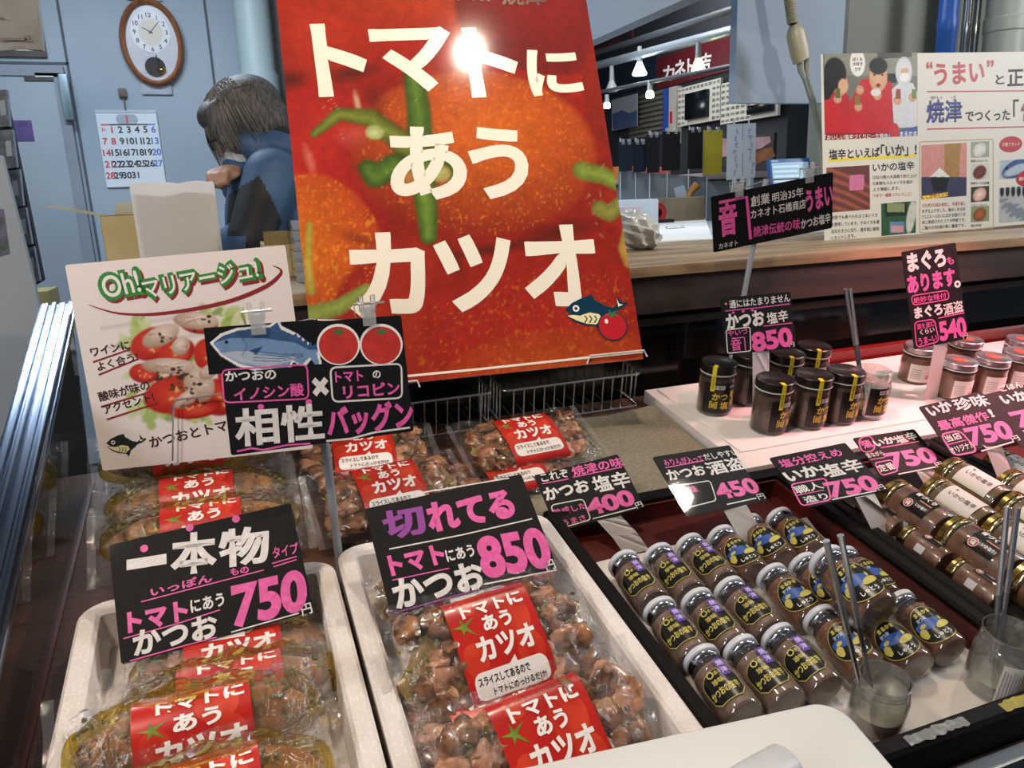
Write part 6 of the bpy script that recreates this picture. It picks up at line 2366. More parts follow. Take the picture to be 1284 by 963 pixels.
bm.faces.new([bm.verts.new((x, y+c.h/2-c.h*.115, 0.0005)) for x, y in rrect(c.w*0.36, 0.055, 0.026, 6)])
obj('month_badge', bm, mat('calendar_grey', '9aa4ae', 0.5), t, smooth=False)
bm = bmesh.new()
box(bm, (-c.w/2, c.h/2-0.012, 0.0), (c.w/2, c.h/2+0.004, 0.003))
obj('binding', bm, mat('calendar_bind', 'aab6c2', 0.4), t)
bm = bmesh.new()
tube(bm, [(0, c.h/2, 0.003), (0, c.h/2+0.075, 0.004)], 0.003, 6)
box(bm, (-0.022, c.h/2+0.07, -0.01), (0.018, c.h/2+0.115, 0.012), bev=0.004)
obj('hook', bm, mat('hook_brown', '5a4a3a', 0.5), t)

# picture frame and bag at the far left top
c = WallCard([(-40, -25), (47, -25), (56, 73), (-30, 70)], 4.89)
t = thing('picture_frame', 'dark framed picture on the wall, half behind the white bag', 'picture', c.M)
pbox('frame', (-c.w/2, -c.h/2, -0.008), (c.w/2, c.h/2, 0.012), mat('frame_dark', '3a3534', 0.4), t, 0.003)
pbox('sheet', (-c.w/2+.03, -c.h/2+.03, 0.010), (c.w/2-.03, c.h/2-.03, 0.0135), mat('frame_sheet', 'b8b9b2', 0.6), t)
Yb = 2.9
bm = bmesh.new()
pts = [atY(x, y, Yb) for x, y in ((-60, -40), (44, -40), (50, 30), (52, 62), (20, 58), (0, 63), (-60, 60))]
n_ = len(pts)
A = [bm.verts.new(Vector(q)) for q in pts]
B_ = [bm.verts.new(Vector(q)+Vector((0, 0.05, 0))) for q in pts]
bm.faces.new(A)
bm.faces.new(B_[::-1])
for k in range(n_):
    bm.faces.new((A[k], A[(k+1) % n_], B_[(k+1) % n_], B_[k]))
bmesh.ops.triangulate(bm, faces=[f for f in bm.faces if len(f.verts) > 4])
bmesh.ops.subdivide_edges(bm, edges=bm.edges[:], cuts=2, use_grid_fill=True)
for v in bm.verts:
    v.co.y += 0.012*math.sin(v.co.x*40)*math.sin(v.co.z*33)
bag = tag(obj('white_bag', bm, mat('bag_white', 'b9b4aa', 0.6, col2='a9a59c', scale=9, bump=.3, bscale=12)), 'white printed paper bag hanging at the top left corner', 'bag')
for x, y, w_, h_ in ((1, 22, 8, 2), (16, 49, 34, 2.2), (34, 47, 5, 6), (36, 51, 9, 2.4)):
    q0, q1 = atY(x-w_/2, y+h_/2, Yb-0.014), atY(x+w_/2, y-h_/2, Yb-0.014)
    pbox('print', (min(q0[0], q1[0]), Yb-0.015, q0[2]), (max(q0[0], q1[0]), Yb-0.012, q1[2]), mat('bag_ink', '8a8276', 0.5), bag)


def slab(name, pts, Y, th, m, label=None, cat=None, parent=None, group=None):
    """upright sheet of real thickness with the outline given at depth Y"""
    bm = bmesh.new()
    P_ = [atY(x, y, Y) for x, y in pts]
    A = [bm.verts.new(q) for q in P_]
    B_ = [bm.verts.new((q[0], q[1]+th, q[2])) for q in P_]
    bm.faces.new(A)
    bm.faces.new(B_[::-1])
    n = len(A)
    for k in range(n):
        bm.faces.new((A[k], A[(k+1) % n], B_[(k+1) % n], B_[k]))
    o = obj(name, bm, m, parent, smooth=False)
    if label:
        tag(o, label, cat, group)
    return o


slab('dark_rack', [(-90, 112), (6, 118), (54, 352), (34, 364), (-90, 372)], 2.95, 0.04, mat('rack_black', '23252a', 0.6), 'black hanging rack of packets at the left edge', 'rack')
PACKG = mat('grey_packet', '6f7880', 0.25, col2='4c545c', scale=26, coat=0.4, bump=0.4, bscale=40)
for k, (q, lab) in enumerate((([(-12, 114), (8, 112), (12, 158), (-8, 160)], 'topmost grey plastic packet on the black rack'),
                              ([(-6, 164), (15, 162), (21, 210), (0, 213)], 'second grey plastic packet from the top of the black rack'),
                              ([(0, 216), (24, 212), (29, 258), (10, 262)], 'middle grey plastic packet on the black rack'),
                              ([(10, 264), (32, 260), (40, 306), (20, 311)], 'second grey plastic packet from the bottom of the black rack'),
                              ([(20, 314), (42, 309), (50, 352), (30, 360)], 'lowest grey plastic packet on the black rack'))):
    pk = slab('plastic_packet', q, 2.90, 0.03, PACKG, lab, 'packet', group='packets on the black rack')
    xm, ym = sum(a for a, b in q)/4, sum(b for a, b in q)/4
    slab('packet_label', [(xm-1, ym-10), (xm+6, ym-11), (xm+8, ym+8), (xm+1, ym+9)], 2.898, 0.002, mat('packet_white', '9aa4ac', 0.4), parent=pk)
wp = slab('white_partition', [(-120, 170), (2, 195), (34, 320), (64, 446), (36, 520), (-120, 640)], 2.72, 0.03, mat('partition_white', 'b9c2c8', 0.5, col2='b0b9c0', scale=3), 'white slanting partition at the left edge in front of the packets', 'partition')
slab('photo_print', [(-30, 262), (4, 262), (12, 318), (-30, 330)], 2.717, 0.003, mat('panel_photo', '7a7290', 0.4, col2='4a5e4c', scale=24), parent=wp)
# small cartons on the floor behind the rail
t = thing('carton', 'small yellow and blue carton behind the left partition', 'box', tuple(atY(53, 408, 3.4)))
pbox('box', (-0.10, 0, -float(atY(53, 408, 3.4)[2])), (0.04, 0.2, 0.13), mat('carton_yellow', '8f8556', 0.6), t, 0.003)
pbox('print', (-0.01, -0.004, -0.2), (0.035, 0.0, 0.08), mat('carton_blue', '3a4a6a', 0.5, col2='8f8556', scale=26), t)
bm = bmesh.new()
box(bm, (-1.6, 2.2, 0.0), (-0.6, 3.3, 0.62), bev=0.01)
tag(obj('storage_chest', bm, mat('chest_white', '7c8489', 0.5)), 'low pale storage chest in the shade at the left edge', 'chest')

# ------------------------------------------------------------------ paper stack and cartons on the counter
p = atZ(236, 352, CT)
t = thing('paper_stack', 'upright stack of white paper sheets beside the person', 'paper', Matrix.Translation((p[0], 1.70, CT)))
wl, hl = (atY(288, 280, 1.70)[0]-atY(184, 280, 1.70)[0])/2, atY(236, 229, 1.70)[2]-CT
for k in range(7):
    bm = bmesh.new()
    g = {}
    for i in range(11):
        for j in range(2):
            x = -wl+2*wl*i/10
            g[i, j] = bm.verts.new((x*(1-0.03*(k % 3)), -0.022+0.010*k-0.020*math.cos(x/wl*1.4)-(-0.02), (hl-0.004*((k*3) % 4)+0.003*math.sin(i+k)) if j else 0.0))
    for i in range(10):
        bm.faces.new((g[i, 0], g[i+1, 0], g[i+1, 1], g[i, 1]))
    bmesh.ops.solidify(bm, geom=bm.faces[:], thickness=0.0035)
    obj('sheet', bm, mat('sheet_white', 'ebe9e5', 0.6), t)
o = t
CARD = mat('cardboard', 'b9a878', 0.7, col2='a8976a', scale=12)


def carton(label, x0, x1, y0, y1, z0, z1, flaps):
    t = thing('cardboard_box', label, 'box', ((x0+x1)/2, (y0+y1)/2, z0))
    w, l, h = x1-x0, y1-y0, z1-z0
    bm = bmesh.new()
    tray(bm, w, l, h, 0.004, 0.004, 0.0045)
    obj('box', bm, CARD, t)
    for (ax, ay, bx, by, dx, dy, dz) in flaps:
        bm = bmesh.new()
        P_ = [(ax, ay, h), (bx, by, h), (bx+dx, by+dy, h+dz), (ax+dx, ay+dy, h+dz)]
        bm.faces.new([bm.verts.new(q) for q in P_])
        bmesh.ops.solidify(bm, geom=bm.faces[:], thickness=0.003)
        obj('flap', bm, CARD, t, smooth=False)
    return t


sbx = thing('packing_table', 'low packing table behind the white salad sign', 'table', (-0.18, 2.2, 0))
pbox('table_top', (-0.14, -0.2, 1.08), (0.12, 0.22, 1.11), mat('table_grey', '8a8c8c', 0.5), sbx, 0.004)
for sx_ in (-0.125, 0.105):
    for sy_ in (-0.185, 0.205):
        pbox('leg', (sx_-0.012, sy_-0.012, 0), (sx_+0.012, sy_+0.012, 1.08), mat('table_grey', '8a8c8c'), sbx)
a, b = atY(112, 258, 2.1), atY(186, 268, 2.1)
x0, x1 = b[0]-0.10, b[0]+0.02
carton('open cardboard box with its flap raised left of the paper stack', x0, x1, 2.04, 2.24, 1.112, b[2], [(-0.06, -0.10, -0.06, 0.10, -0.115, 0.0, 0.028), (-0.05, 0.10, 0.05, 0.10, 0, 0.07, 0.03)])
a, b = atY(322, 303, 1.80), atY(369, 292, 1.80)
carton('cardboard box between the person and the tomato poster', a[0]+0.01, b[0]+0.03, 1.72, 1.90, CT+0.0005, a[2]-0.004, [(-0.05, -0.09, 0.05, -0.09, 0.0, -0.02, 0.028)])
a, b = atY(362, 272, 1.62), atY(390, 345, 1.62)
bm = bmesh.new()
for k in range(6):
    box(bm, (a[0]+0.001*(k % 2), 1.56, CT+0.0005+0.02*k), (b[0]+0.04, 1.70, CT+0.0205+0.02*k), bev=0.003)
tag(obj('container_stack', bm, clear('container_plastic', tint=(.8, .87, .92), haze=0.45, hazecol=(.5, .57, .63), rough=.1, gain=1.2, base=.05)), 'stack of bluish clear plastic trays at the left edge of the tomato poster', 'trays')

# ================================================================== the person behind the counter
YP = 2.38


def P3(x, y, dy=0.0):
    return Vector(atY(x, y, YP+dy))


def cap(bm, p0, p1, r0, r1, n=3):
    p0, p1 = Vector(p0), Vector(p1)
    for i in range(n+1):
        u = i/n
        bmesh.ops.create_icosphere(bm, subdivisions=3, radius=r0+(r1-r0)*u, matrix=Matrix.Translation(p0.lerp(p1, u)))
    tube(bm, [p0, p1], r0, 20, True, r1)


def ellip(bm, c, s, rot=(0, 0, 0)):
    M_ = Matrix.Translation(Vector(c)) @ Matrix.Rotation(rot[2], 4, 'Z') @ Matrix.Rotation(rot[1], 4, 'Y') @ Matrix.Rotation(rot[0], 4, 'X') @ Matrix.Diagonal((*s, 1))
    bmesh.ops.create_icosphere(bm, subdivisions=4, radius=1.0, matrix=M_)


def fused(name, bm, m, parent, vox=0.008, smooth=6):
    """melt overlapping volumes into one continuous skin"""
    me = bpy.data.meshes.new(name)
    bm.to_mesh(me)
    bm.free()
    o = bpy.data.objects.new(name, me)
    COL.objects.link(o)
    md = o.modifiers.new('r', 'REMESH')
    md.mode = 'VOXEL'
    md.voxel_size = vox
    ms = o.modifiers.new('s', 'SMOOTH')
    ms.iterations = smooth
    ms.factor = 0.5
    dg = bpy.context.evaluated_depsgraph_get()
    me2 = bpy.data.meshes.new_from_object(o.evaluated_get(dg))
    bpy.data.objects.remove(o)
    me2.name = name
    me2.materials.clear()
    for q in (m if isinstance(m, (list, tuple)) else [m]):
        me2.materials.append(q)
    me2.polygons.foreach_set('use_smooth', [True]*len(me2.polygons))
    o = bpy.data.objects.new(name, me2)
    return link(o, parent)


SKIN = mat('skin', 'b5907c', 0.5, col2='a6806c', scale=20)
base = Vector((P3(345, 300)[0], YP, 0))
per = thing('person', 'grey-haired person in blue and black jacket bending over work behind the counter', 'person', Matrix.Translation(base))


def lo3(v):
    return Vector(v)-base


HC = P3(309, 158)                       # head centre
fwd = Vector((-0.90, 0.12, -0.42)).normalized()
upv = (Vector((-0.38, 0.0, 0.92)) - fwd*Vector((-0.38, 0, 0.92)).dot(fwd)).normalized()
side = upv.cross(fwd).normalized()      # person's left or right
hd = lo3(HC)
bm = bmesh.new()
RH = Matrix((( *fwd, ), (*side, ), (*upv, ))).transposed().to_4x4()


def he(c, s):
    """ellipsoid placed in head axes: forward, side, up"""
    M_ = Matrix.Translation(hd + fwd*c[0] + side*c[1] + upv*c[2]) @ RH @ Matrix.Diagonal((*s, 1))
    bmesh.ops.create_icosphere(bm, subdivisions=3, radius=1.0, matrix=M_)


he((0, 0, 0.015), (0.092, 0.073, 0.095))       # skull
he((0.035, 0, -0.055), (0.052, 0.055, 0.062))  # jaw
he((0.060, 0, -0.095), (0.022, 0.028, 0.018))  # chin
he((0.093, 0, -0.030), (0.016, 0.012, 0.022))  # nose
he((0.075, 0.028, 0.012), (0.016, 0.022, 0.009))
he((0.075, -0.028, 0.012), (0.016, 0.022, 0.009))
he((0.084, 0, -0.066), (0.008, 0.022, 0.006))
he((0.084, 0, -0.076), (0.008, 0.019, 0.006))
for s_ in (-1, 1):
    he((-0.002, s_*0.074, -0.018), (0.018, 0.008, 0.030))
nk0 = hd - upv*0.07 - fwd*0.03
sh_c = lo3(P3(340, 216))
cap(bm, nk0, sh_c + Vector((0, 0, 0.03)), 0.055, 0.065)
shN, shF = lo3(P3(343, 222, -0.17)), lo3(P3(332, 214, 0.17))
pel = Vector((sh_c.x+0.02, 0, 0.95))
ellip(bm, (sh_c.x+0.015, 0, sh_c.z-0.16), (0.11, 0.16, 0.20))
ellip(bm, (sh_c.x+0.02, 0, 1.08), (0.11, 0.145, 0.20))
ellip(bm, pel, (0.115, 0.16, 0.13))
elN, wrN = lo3(P3(318, 300, -0.23)), lo3(P3(262, 318, -0.10))
elF, wrF = lo3(P3(306, 234, 0.14)), lo3(P3(297, 213, -0.02))
for s0, e0, w0 in ((shN, elN, wrN), (shF, elF, wrF)):
    cap(bm, s0, e0, 0.05, 0.042)
    cap(bm, e0, w0, 0.040, 0.027)
for s_ in (-1, 1):
    hip, knee, ank = Vector((pel.x, s_*0.085, 0.90)), Vector((pel.x-0.02, s_*0.09, 0.48)), Vector((pel.x+0.01, s_*0.09, 0.08))
    cap(bm, hip, knee, 0.082, 0.056)
    cap(bm, knee, ank, 0.056, 0.038)
    ellip(bm, (pel.x-0.05, s_*0.09, 0.035), (0.12, 0.042, 0.035))
# hands: palm, four curled fingers, thumb
for wr, dirv in ((wrF, Vector((-0.5, -0.8, -0.05))), (wrN, Vector((-1, 0.1, -0.1)))):
    dv = dirv.normalized()
    sd = dv.cross(Vector((0, 0, 1))).normalized()
    u2 = sd.cross(dv)
    pc = wr+dv*0.045
    M_ = Matrix.Translation(pc) @ Matrix((( *dv, ), (*sd, ), (*u2, ))).transposed().to_4x4() @ Matrix.Diagonal((0.042, 0.036, 0.016, 1))
    bmesh.ops.create_icosphere(bm, subdivisions=3, radius=1.0, matrix=M_)
    for k in range(4):
        o_ = pc + dv*0.032 + sd*(-0.027+0.018*k)
        ln = (0.026, 0.031, 0.029, 0.022)[k]
        m1 = o_ + dv*ln - u2*0.008
        m2 = m1 + dv*ln*0.35 - u2*ln*0.8
        m3 = m2 - dv*ln*0.5 - u2*ln*0.35
        cap(bm, o_, m1, 0.0092, 0.0085, 2)
        cap(bm, m1, m2, 0.0085, 0.008, 2)
        cap(bm, m2, m3, 0.008, 0.0072, 2)
    th0 = pc - sd*0.030
    cap(bm, th0, th0 + dv*0.028 - sd*0.012 - u2*0.012, 0.0105, 0.0092, 2)
    cap(bm, th0 + dv*0.028 - sd*0.012 - u2*0.012, th0 + dv*0.048 + sd*0.004 - u2*0.024, 0.0092, 0.008, 2)
fused('body', bm, SKIN, per, 0.0055, 4)

# jacket
JB, JK = mat('jacket_blue', '38597e', 0.6, col2='2f4c6e', scale=9, bump=0.25, bscale=14), mat('jacket_black', '0e0f13', 0.6)
bm = bmesh.new()
ellip(bm, (sh_c.x+0.012, 0, sh_c.z-0.15), (0.155, 0.195, 0.22))
ellip(bm, (sh_c.x+0.02, 0, 1.12), (0.15, 0.18, 0.24))
ellip(bm, (sh_c.x+0.02, 0, 0.93), (0.155, 0.185, 0.13))
ellip(bm, (sh_c.x+0.01, 0, sh_c.z-0.02), (0.085, 0.17, 0.07))
for s0, e0, w0, rr in ((shN, elN, wrN, 0.078), (shF, elF, wrF, 0.070)):
    cap(bm, s0, e0, rr, 0.066)
    cap(bm, e0, e0.lerp(w0, 0.97), 0.064, 0.043)
jk = fused('jacket', bm, [JB, JK], per, 0.0055, 6)
poly = [P3(*q) for q in ((286, 245), (320, 224), (346, 276), (338, 292), (338, 330), (306, 330), (304, 292), (284, 292))]
PX = [(q.x-base.x, q.z) for q in poly]
for f in jk.data.polygons:
    cx0, cz0 = f.center.x, f.center.z
    if f.center.y < 0.0:
        ins = False
        for (xa, za), (xb, zb) in zip(PX, PX[1:]+PX[:1]):
            if (za > cz0) != (zb > cz0) and cx0 < (xb-xa)*(cz0-za)/(zb-za)+xa:
                ins = not ins
        if ins:
            f.material_index = 1
# hood lying on the back, dark lining inside
bm = bmesh.new()
hdv = lo3(P3(352, 188))
ellip(bm, hdv, (0.085, 0.135, 0.055), (0, 0.55, 0))
ellip(bm, hdv+Vector((-0.05, -0.07, -0.015)), (0.085, 0.045, 0.045), (0, 0.75, 0))
ellip(bm, hdv+Vector((-0.05, 0.07, -0.015)), (0.085, 0.045, 0.045), (0, 0.75, 0))
fused('hood', bm, JB, per, 0.008, 6)
bm = bmesh.new()
ellip(bm, lo3(P3(350, 172)), (0.055, 0.10, 0.042), (0, 0.5, 0))
fused('collar', bm, mat('collar_navy', '15181f', 0.7), per, 0.008, 4)
# hair
HAIR = mat('grey_hair', '5e5c5a', 0.55, col2='2c2b2b', scale=70, stretch=(2.5, 2.5, 0.35), bump=0.5, bscale=90, detail=6)
bm = bmesh.new()


def hx(c, s, ang=0.0):
    M_ = Matrix.Translation(hd + fwd*c[0] + side*c[1] + upv*c[2]) @ RH @ Matrix.Diagonal((*s, 1))
    bmesh.ops.create_icosphere(bm, subdivisions=4, radius=1.0, matrix=M_)


hx((-0.018, 0, 0.038), (0.108, 0.092, 0.092))
hx((-0.055, 0, -0.02), (0.072, 0.086, 0.085))
hx((0.050, 0, 0.060), (0.060, 0.076, 0.045))
for s_ in (-1, 1):
    hx((0.040, s_*0.066, 0.015), (0.050, 0.022, 0.075))
    hx((-0.03, s_*0.074, 0.01), (0.05, 0.02, 0.07))
fused('hair', bm, HAIR, per, 0.006, 5)
rh = random.Random(12)
bm = bmesh.new()
for k in range(900):
    a = rh.uniform(-1.9, 1.9)
    e = rh.uniform(0.1, 1.5)
    d0 = fwd*math.cos(a)*math.cos(e)*0.112 + side*math.sin(a)*math.cos(e)*0.094 + upv*(0.036+0.095*math.sin(e)) - fwd*0.012
    drop = rh.uniform(0.05, 0.12)
    out = (fwd*math.cos(a)*0.5 + side*math.sin(a)*0.35)
    p0 = hd+d0
    p1 = p0 + out*drop*0.35 - upv*drop*0.45
    p2 = p1 + out*drop*0.10 - upv*drop*0.75
    tube(bm, [p0, p1, p2], 0.0016, 4, False, 0.0004)
hs_ = obj('hair_strands', bm, mat('grey_strand', '85827e', 0.5, col2='3f3e3d', scale=14), per)
hs_['kind'] = 'stuff'
# mask with ear loop and glasses temple
bm = bmesh.new()
he((0.062, 0, -0.070), (0.048, 0.060, 0.045))
fused('face_mask', bm, mat('mask_white', 'c9d2d8', 0.7), per, 0.006, 2)
bm = bmesh.new()
for s_ in (-1, 1):
    q = [hd+fwd*0.0+side*s_*0.084-upv*0.005, hd+fwd*0.03+side*s_*0.074-upv*0.05, hd+fwd*0.05+side*s_*0.058-upv*0.085]
    tube(bm, q, 0.002, 6)
obj('mask_loop', bm, mat('mask_white', 'c9d2d8'), per)
bm = bmesh.new()
for s_ in (-1, 1):
    tube(bm, [hd+fwd*0.0+side*s_*0.086+upv*0.005, hd+fwd*0.105+side*s_*0.066+upv*0.0], 0.002, 6)
    ring = [hd+fwd*0.108+side*(s_*0.034+0.026*math.cos(k*PI/8))+upv*(-0.004+0.019*math.sin(k*PI/8)) for k in range(17)]
    tube(bm, ring, 0.0018, 6, False)
obj('glasses', bm, mat('glasses_black', '141416', 0.3), per)
bm = bmesh.new()
ellip(bm, pel, (0.13, 0.175, 0.13))
for s_ in (-1, 1):
    cap(bm, (pel.x, s_*0.09, 0.90), (pel.x-0.02, s_*0.09, 0.48), 0.098, 0.075)
    cap(bm, (pel.x-0.02, s_*0.09, 0.48), (pel.x+0.01, s_*0.09, 0.10), 0.075, 0.06)
fused('trousers', bm, JK, per, 0.012, 4)

# ================================================================== work surface right of the person
t = thing('work_table', 'white work table with tools behind the wooden counter', 'table', (1.85, 2.7, 0))
pbox('table_top', (-0.66, -0.715, CT-0.03), (0.32, 0.75, CT-0.002), mat('table_white', 'b4bcc2', 0.35), t, 0.004)
for sx_ in (-0.62, 0.28):
    for sy_ in (-0.68, 0.70):
        pbox('leg', (sx_-0.02, sy_-0.02, 0), (sx_+0.02, sy_+0.02, CT-0.03), STEEL, t)
ZT = CT-0.0015


def onT(x, y):
    return atZ(x, y, ZT)


a, b = onT(823, 300), onT(892, 302)
bm = bmesh.new()
P_ = [onT(*q) for q in ((806, 306), (893, 302), (884, 276), (822, 281))]
for k in range(3):
    off = Vector((0.008*k, 0.01*k, 0))
    A = [bm.verts.new(Vector(q)+off+Vector((0, 0, 0.0004+0.0016*k))) for q in P_]
    B_ = [bm.verts.new(Vector(q)+off+Vector((0, 0, 0.0014+0.0016*k))) for q in P_]
    bm.faces.new(A[::-1])
    bm.faces.new(B_)
    for i in range(4):
        bm.faces.new((A[i], A[(i+1) % 4], B_[(i+1) % 4], B_[i]))
tag(obj('paper_sheets', bm, mat('sheet_white', 'dcd9d3'), smooth=False), 'white paper sheets lying flat behind the wooden counter', 'paper')
p = onT(848, 288)
bm = bmesh.new()
tube(bm, [(p[0]-0.045, p[1], ZT+0.009), (p[0]+0.045, p[1]+0.01, ZT+0.009)], 0.005, 8)
tag(obj('steel_pen', bm, STEEL), 'silver pen lying on the white paper sheets', 'pen')

p = onT(822, 281)
t = thing('tape_dispenser', 'red round tape dispenser on the work table', 'tape dispenser', (p[0], p[1], ZT))
s_ = 0.0035*25/2*p[1]/3.0
bm = bmesh.new()
lathe(bm, [(0.02, -0.02), (s_, -0.02), (s_+0.004, -0.014), (s_+0.004, 0.014), (s_, 0.02), (0.02, 0.02)], 28, Matrix.Translation((0, 0, s_+0.004)) @ Matrix.Rotation(PI/2, 4, 'X'), False)
obj('reel', bm, mat('dispenser_red', 'a8282c', 0.35), t)
pbox('base', (-s_*1.8, -0.022, 0.0), (s_*1.9, 0.022, 0.02), mat('dispenser_dark', '2a2226', 0.4), t, 0.004)

Yw = 3.25
a, b = atY(828, 267, Yw), atY(875, 246, Yw)
t = thing('wooden_tool_box', 'open wooden box holding a brown tool and a price slip', 'box', (a[0], Yw, ZT))
wb, hb = b[0]-a[0], b[2]-ZT
bm = bmesh.new()
tray(bm, wb, 0.12, hb, 0.008, 0.008, 0.004)
obj('box', bm, mat('box_wood', '8a7a66', 0.6, col2='75664f', scale=8), t, Matrix.Translation((wb/2, 0, 0)))
bm = bmesh.new()
tube(bm, [(wb*0.62, 0, hb*0.5), (wb*0.80, 0, hb+0.02), (wb*0.95, -0.01, hb+0.055)], 0.014, 10, True, 0.02)
tag(obj('brown_tool', bm, mat('tool_brown', '9a6a2a', 0.4)), 'brown handled tool sticking out of the wooden box', 'tool')
bpy.data.objects['brown_tool'].location = (a[0], Yw, ZT)
sl = slab('price_slip', [(845, 236), (858, 232), (862, 247), (848, 250)], Yw, 0.004, mat('slip_blue', 'a9b6c2', 0.5), 'small white slip leaning in the wooden box', 'slip')

for k, (x0, x1, y0, y1, Y_, lab, m_) in enumerate(((782, 826, 249, 264, 3.0, 'white plastic tub behind the tape dispenser', mat('tub_white', 'c3ccd4', 0.4)),
                                                 ((776), 804, 258, 276, 2.7, 'pinkish white wrapped parcel beside the poster edge', mat('parcel_pink', 'b9a9ae', 0.5)))):
    a, b = atY(x0, y1, Y_), atY(x1, y0, Y_)
    bm = bmesh.new()
    box(bm, (a[0], Y_, ZT), (b[0], Y_+0.12, b[2]), bev=0.008)
    tag(obj(('plastic_tub', 'wrapped_parcel')[k], bm, m_), lab, ('tub', 'parcel')[k])
# crumpled clear white bag leaning at the poster
a = atY(806, 318, 1.78)
bm = bmesh.new()
bmesh.ops.create_icosphere(bm, subdivisions=4, radius=1.0)
rb = random.Random(5)
for v in bm.verts:
    c0 = v.co.copy()
    w_ = 0.10*math.sin(c0.x*9+c0.z*5)+0.08*math.sin(c0.y*11-c0.z*7)+0.06*math.sin(c0.z*15)
    v.co = Vector((c0.x*0.055*(1+w_), c0.y*0.06*(1+w_), max(-0.0, 0.045+c0.z*0.05*(1+w_) - 0.35*c0.x*0.055)))
tag(obj('plastic_bag', bm, mat('bag_plastic', 'c6cac6', 0.2, coat=0.5, bump=0.5, bscale=30), None, Matrix.Translation((a[0]-0.005, 1.80, CT-0.0))), 'crumpled white plastic bag on the counter beside the tomato poster', 'bag')

# grey shield and hanging dark cards on thin white poles
slab('acrylic_shield', [(776, 214), (885, 222), (905, 246), (776, 252)], 3.35, 0.006, mat('shield_grey', '7c858e', 0.3), 'low grey acrylic shield behind the tools', 'shield')
Yc = 3.30
for k, (x0, x1, y0, y1, px, lab, m_) in enumerate((
        (776, 793, 178, 215, 779, 'dark blue card nearest the tomato poster edge, on a thin pole', mat('card_navy', '101a2c', 0.5)),
        (794, 810, 178, 216, 798, 'dark blue card second from the poster edge, on a thin pole', mat('card_navy', '101a2c')),
        (811, 827, 169, 217, 816, 'black card third from the poster edge, on a thin pole', mat('card_dark', '0b0c10', 0.5)),
        (830, 853, 165, 214, 838, 'widest black card, fourth from the poster edge, on a thin pole', mat('card_dark', '0b0c10')),
        (862, 881, 163, 212, 865, 'black card left of the yellow one, on a thin pole', mat('card_dark', '0b0c10')),
        (881, 906, 163, 219, 888, 'yellow card hanging among the black ones on a thin pole', mat('card_yellow', 'a99a2e', 0.5)))):
    Yk = Yc + 0.03*(k % 2)
    q0, q1 = atY(x0, y1, Yk), atY(x1, y0, Yk)
    bp_ = atY(px, y1, Yk)
    t = thing('hanging_card', lab, 'sign', (bp_[0], Yk, ZT), 'cards on thin poles behind the counter')
    bm = bmesh.new()
    tube(bm, [(0, 0.01, 0), (0, 0.01, q1[2]-ZT+0.02)], 0.003, 8)
    obj('pole', bm, mat('thin_white_pole', 'b9c0c6', 0.4), t)
    bm = bmesh.new()
    box(bm, (q0[0]-bp_[0], -0.001, q0[2]-ZT), (q1[0]-bp_[0], 0.002, q1[2]-ZT))
    obj('card', bm, m_, t)
    bm = bmesh.new()
    for u in (0.3, 0.75):
        xx = (q0[0]+(q1[0]-q0[0])*u)-bp_[0]
        box(bm, (xx-0.008, -0.006, q1[2]-ZT-0.012), (xx+0.008, 0.008, q1[2]-ZT+0.014), bev=0.002)
    obj('clip', bm, CLIPM, t)
for k, (q, lab) in enumerate((([(912, 156), (931, 155), (931, 224), (911, 226)], 'left of two hanging white paper strips with blue writing'),
                              ([(932, 155), (948, 154), (947, 222), (932, 225)], 'right of two hanging white paper strips with blue writing'))):
    o = slab('paper_strip', q, 2.95, 0.002, mat('strip_paper', 'b4bcc6', 0.6), lab, 'paper strip', group='hanging paper strips')
    rk = random.Random(k+2)
    xp_ = atY((q[0][0]+q[1][0])/2, 156, 2.95)
    bm = bmesh.new()
    tube(bm, [(xp_[0], 2.956, ZT), (xp_[0], 2.956, xp_[2]+0.02)], 0.003, 8)
    obj('pole', bm, mat('thin_white_pole', 'b9c0c6', 0.4), o)
    for i in range(7):
        x = q[0][0]+5+rk.uniform(-1, 5)
        y = q[0][1]+7+8.5*i
        zz = []
        for (dx, dy) in ((rk.uniform(0, 2), 0), (rk.uniform(2, 6), rk.uniform(-1, 1)), (rk.uniform(0, 3), rk.uniform(2, 4)), (rk.uniform(1, 5), rk.uniform(4.5, 6))):
            w_ = atY(x+dx, y+dy, 2.949)
            zz.append(np.array([w_[0], w_[2]]))
        n = len(zz)
        L_ = []
        for j in range(n):
            a_, b_ = zz[max(j-1, 0)], zz[min(j+1, n-1)]
            tt_ = (b_-a_)/np.linalg.norm(b_-a_)
            L_.append((zz[j]+np.array([-tt_[1], tt_[0]])*0.0016, zz[j]-np.array([-tt_[1], tt_[0]])*0.0016))
        vs = [(p_[0], 2.949, p_[1]) for p_, _ in L_]+[(p_[0], 2.949, p_[1]) for _, p_ in L_]
        raw('pen_stroke', vs, [(j, j+1, n+j+1, n+j) for j in range(n-1)], mat('pen_blue', '46609a', 0.5), o)

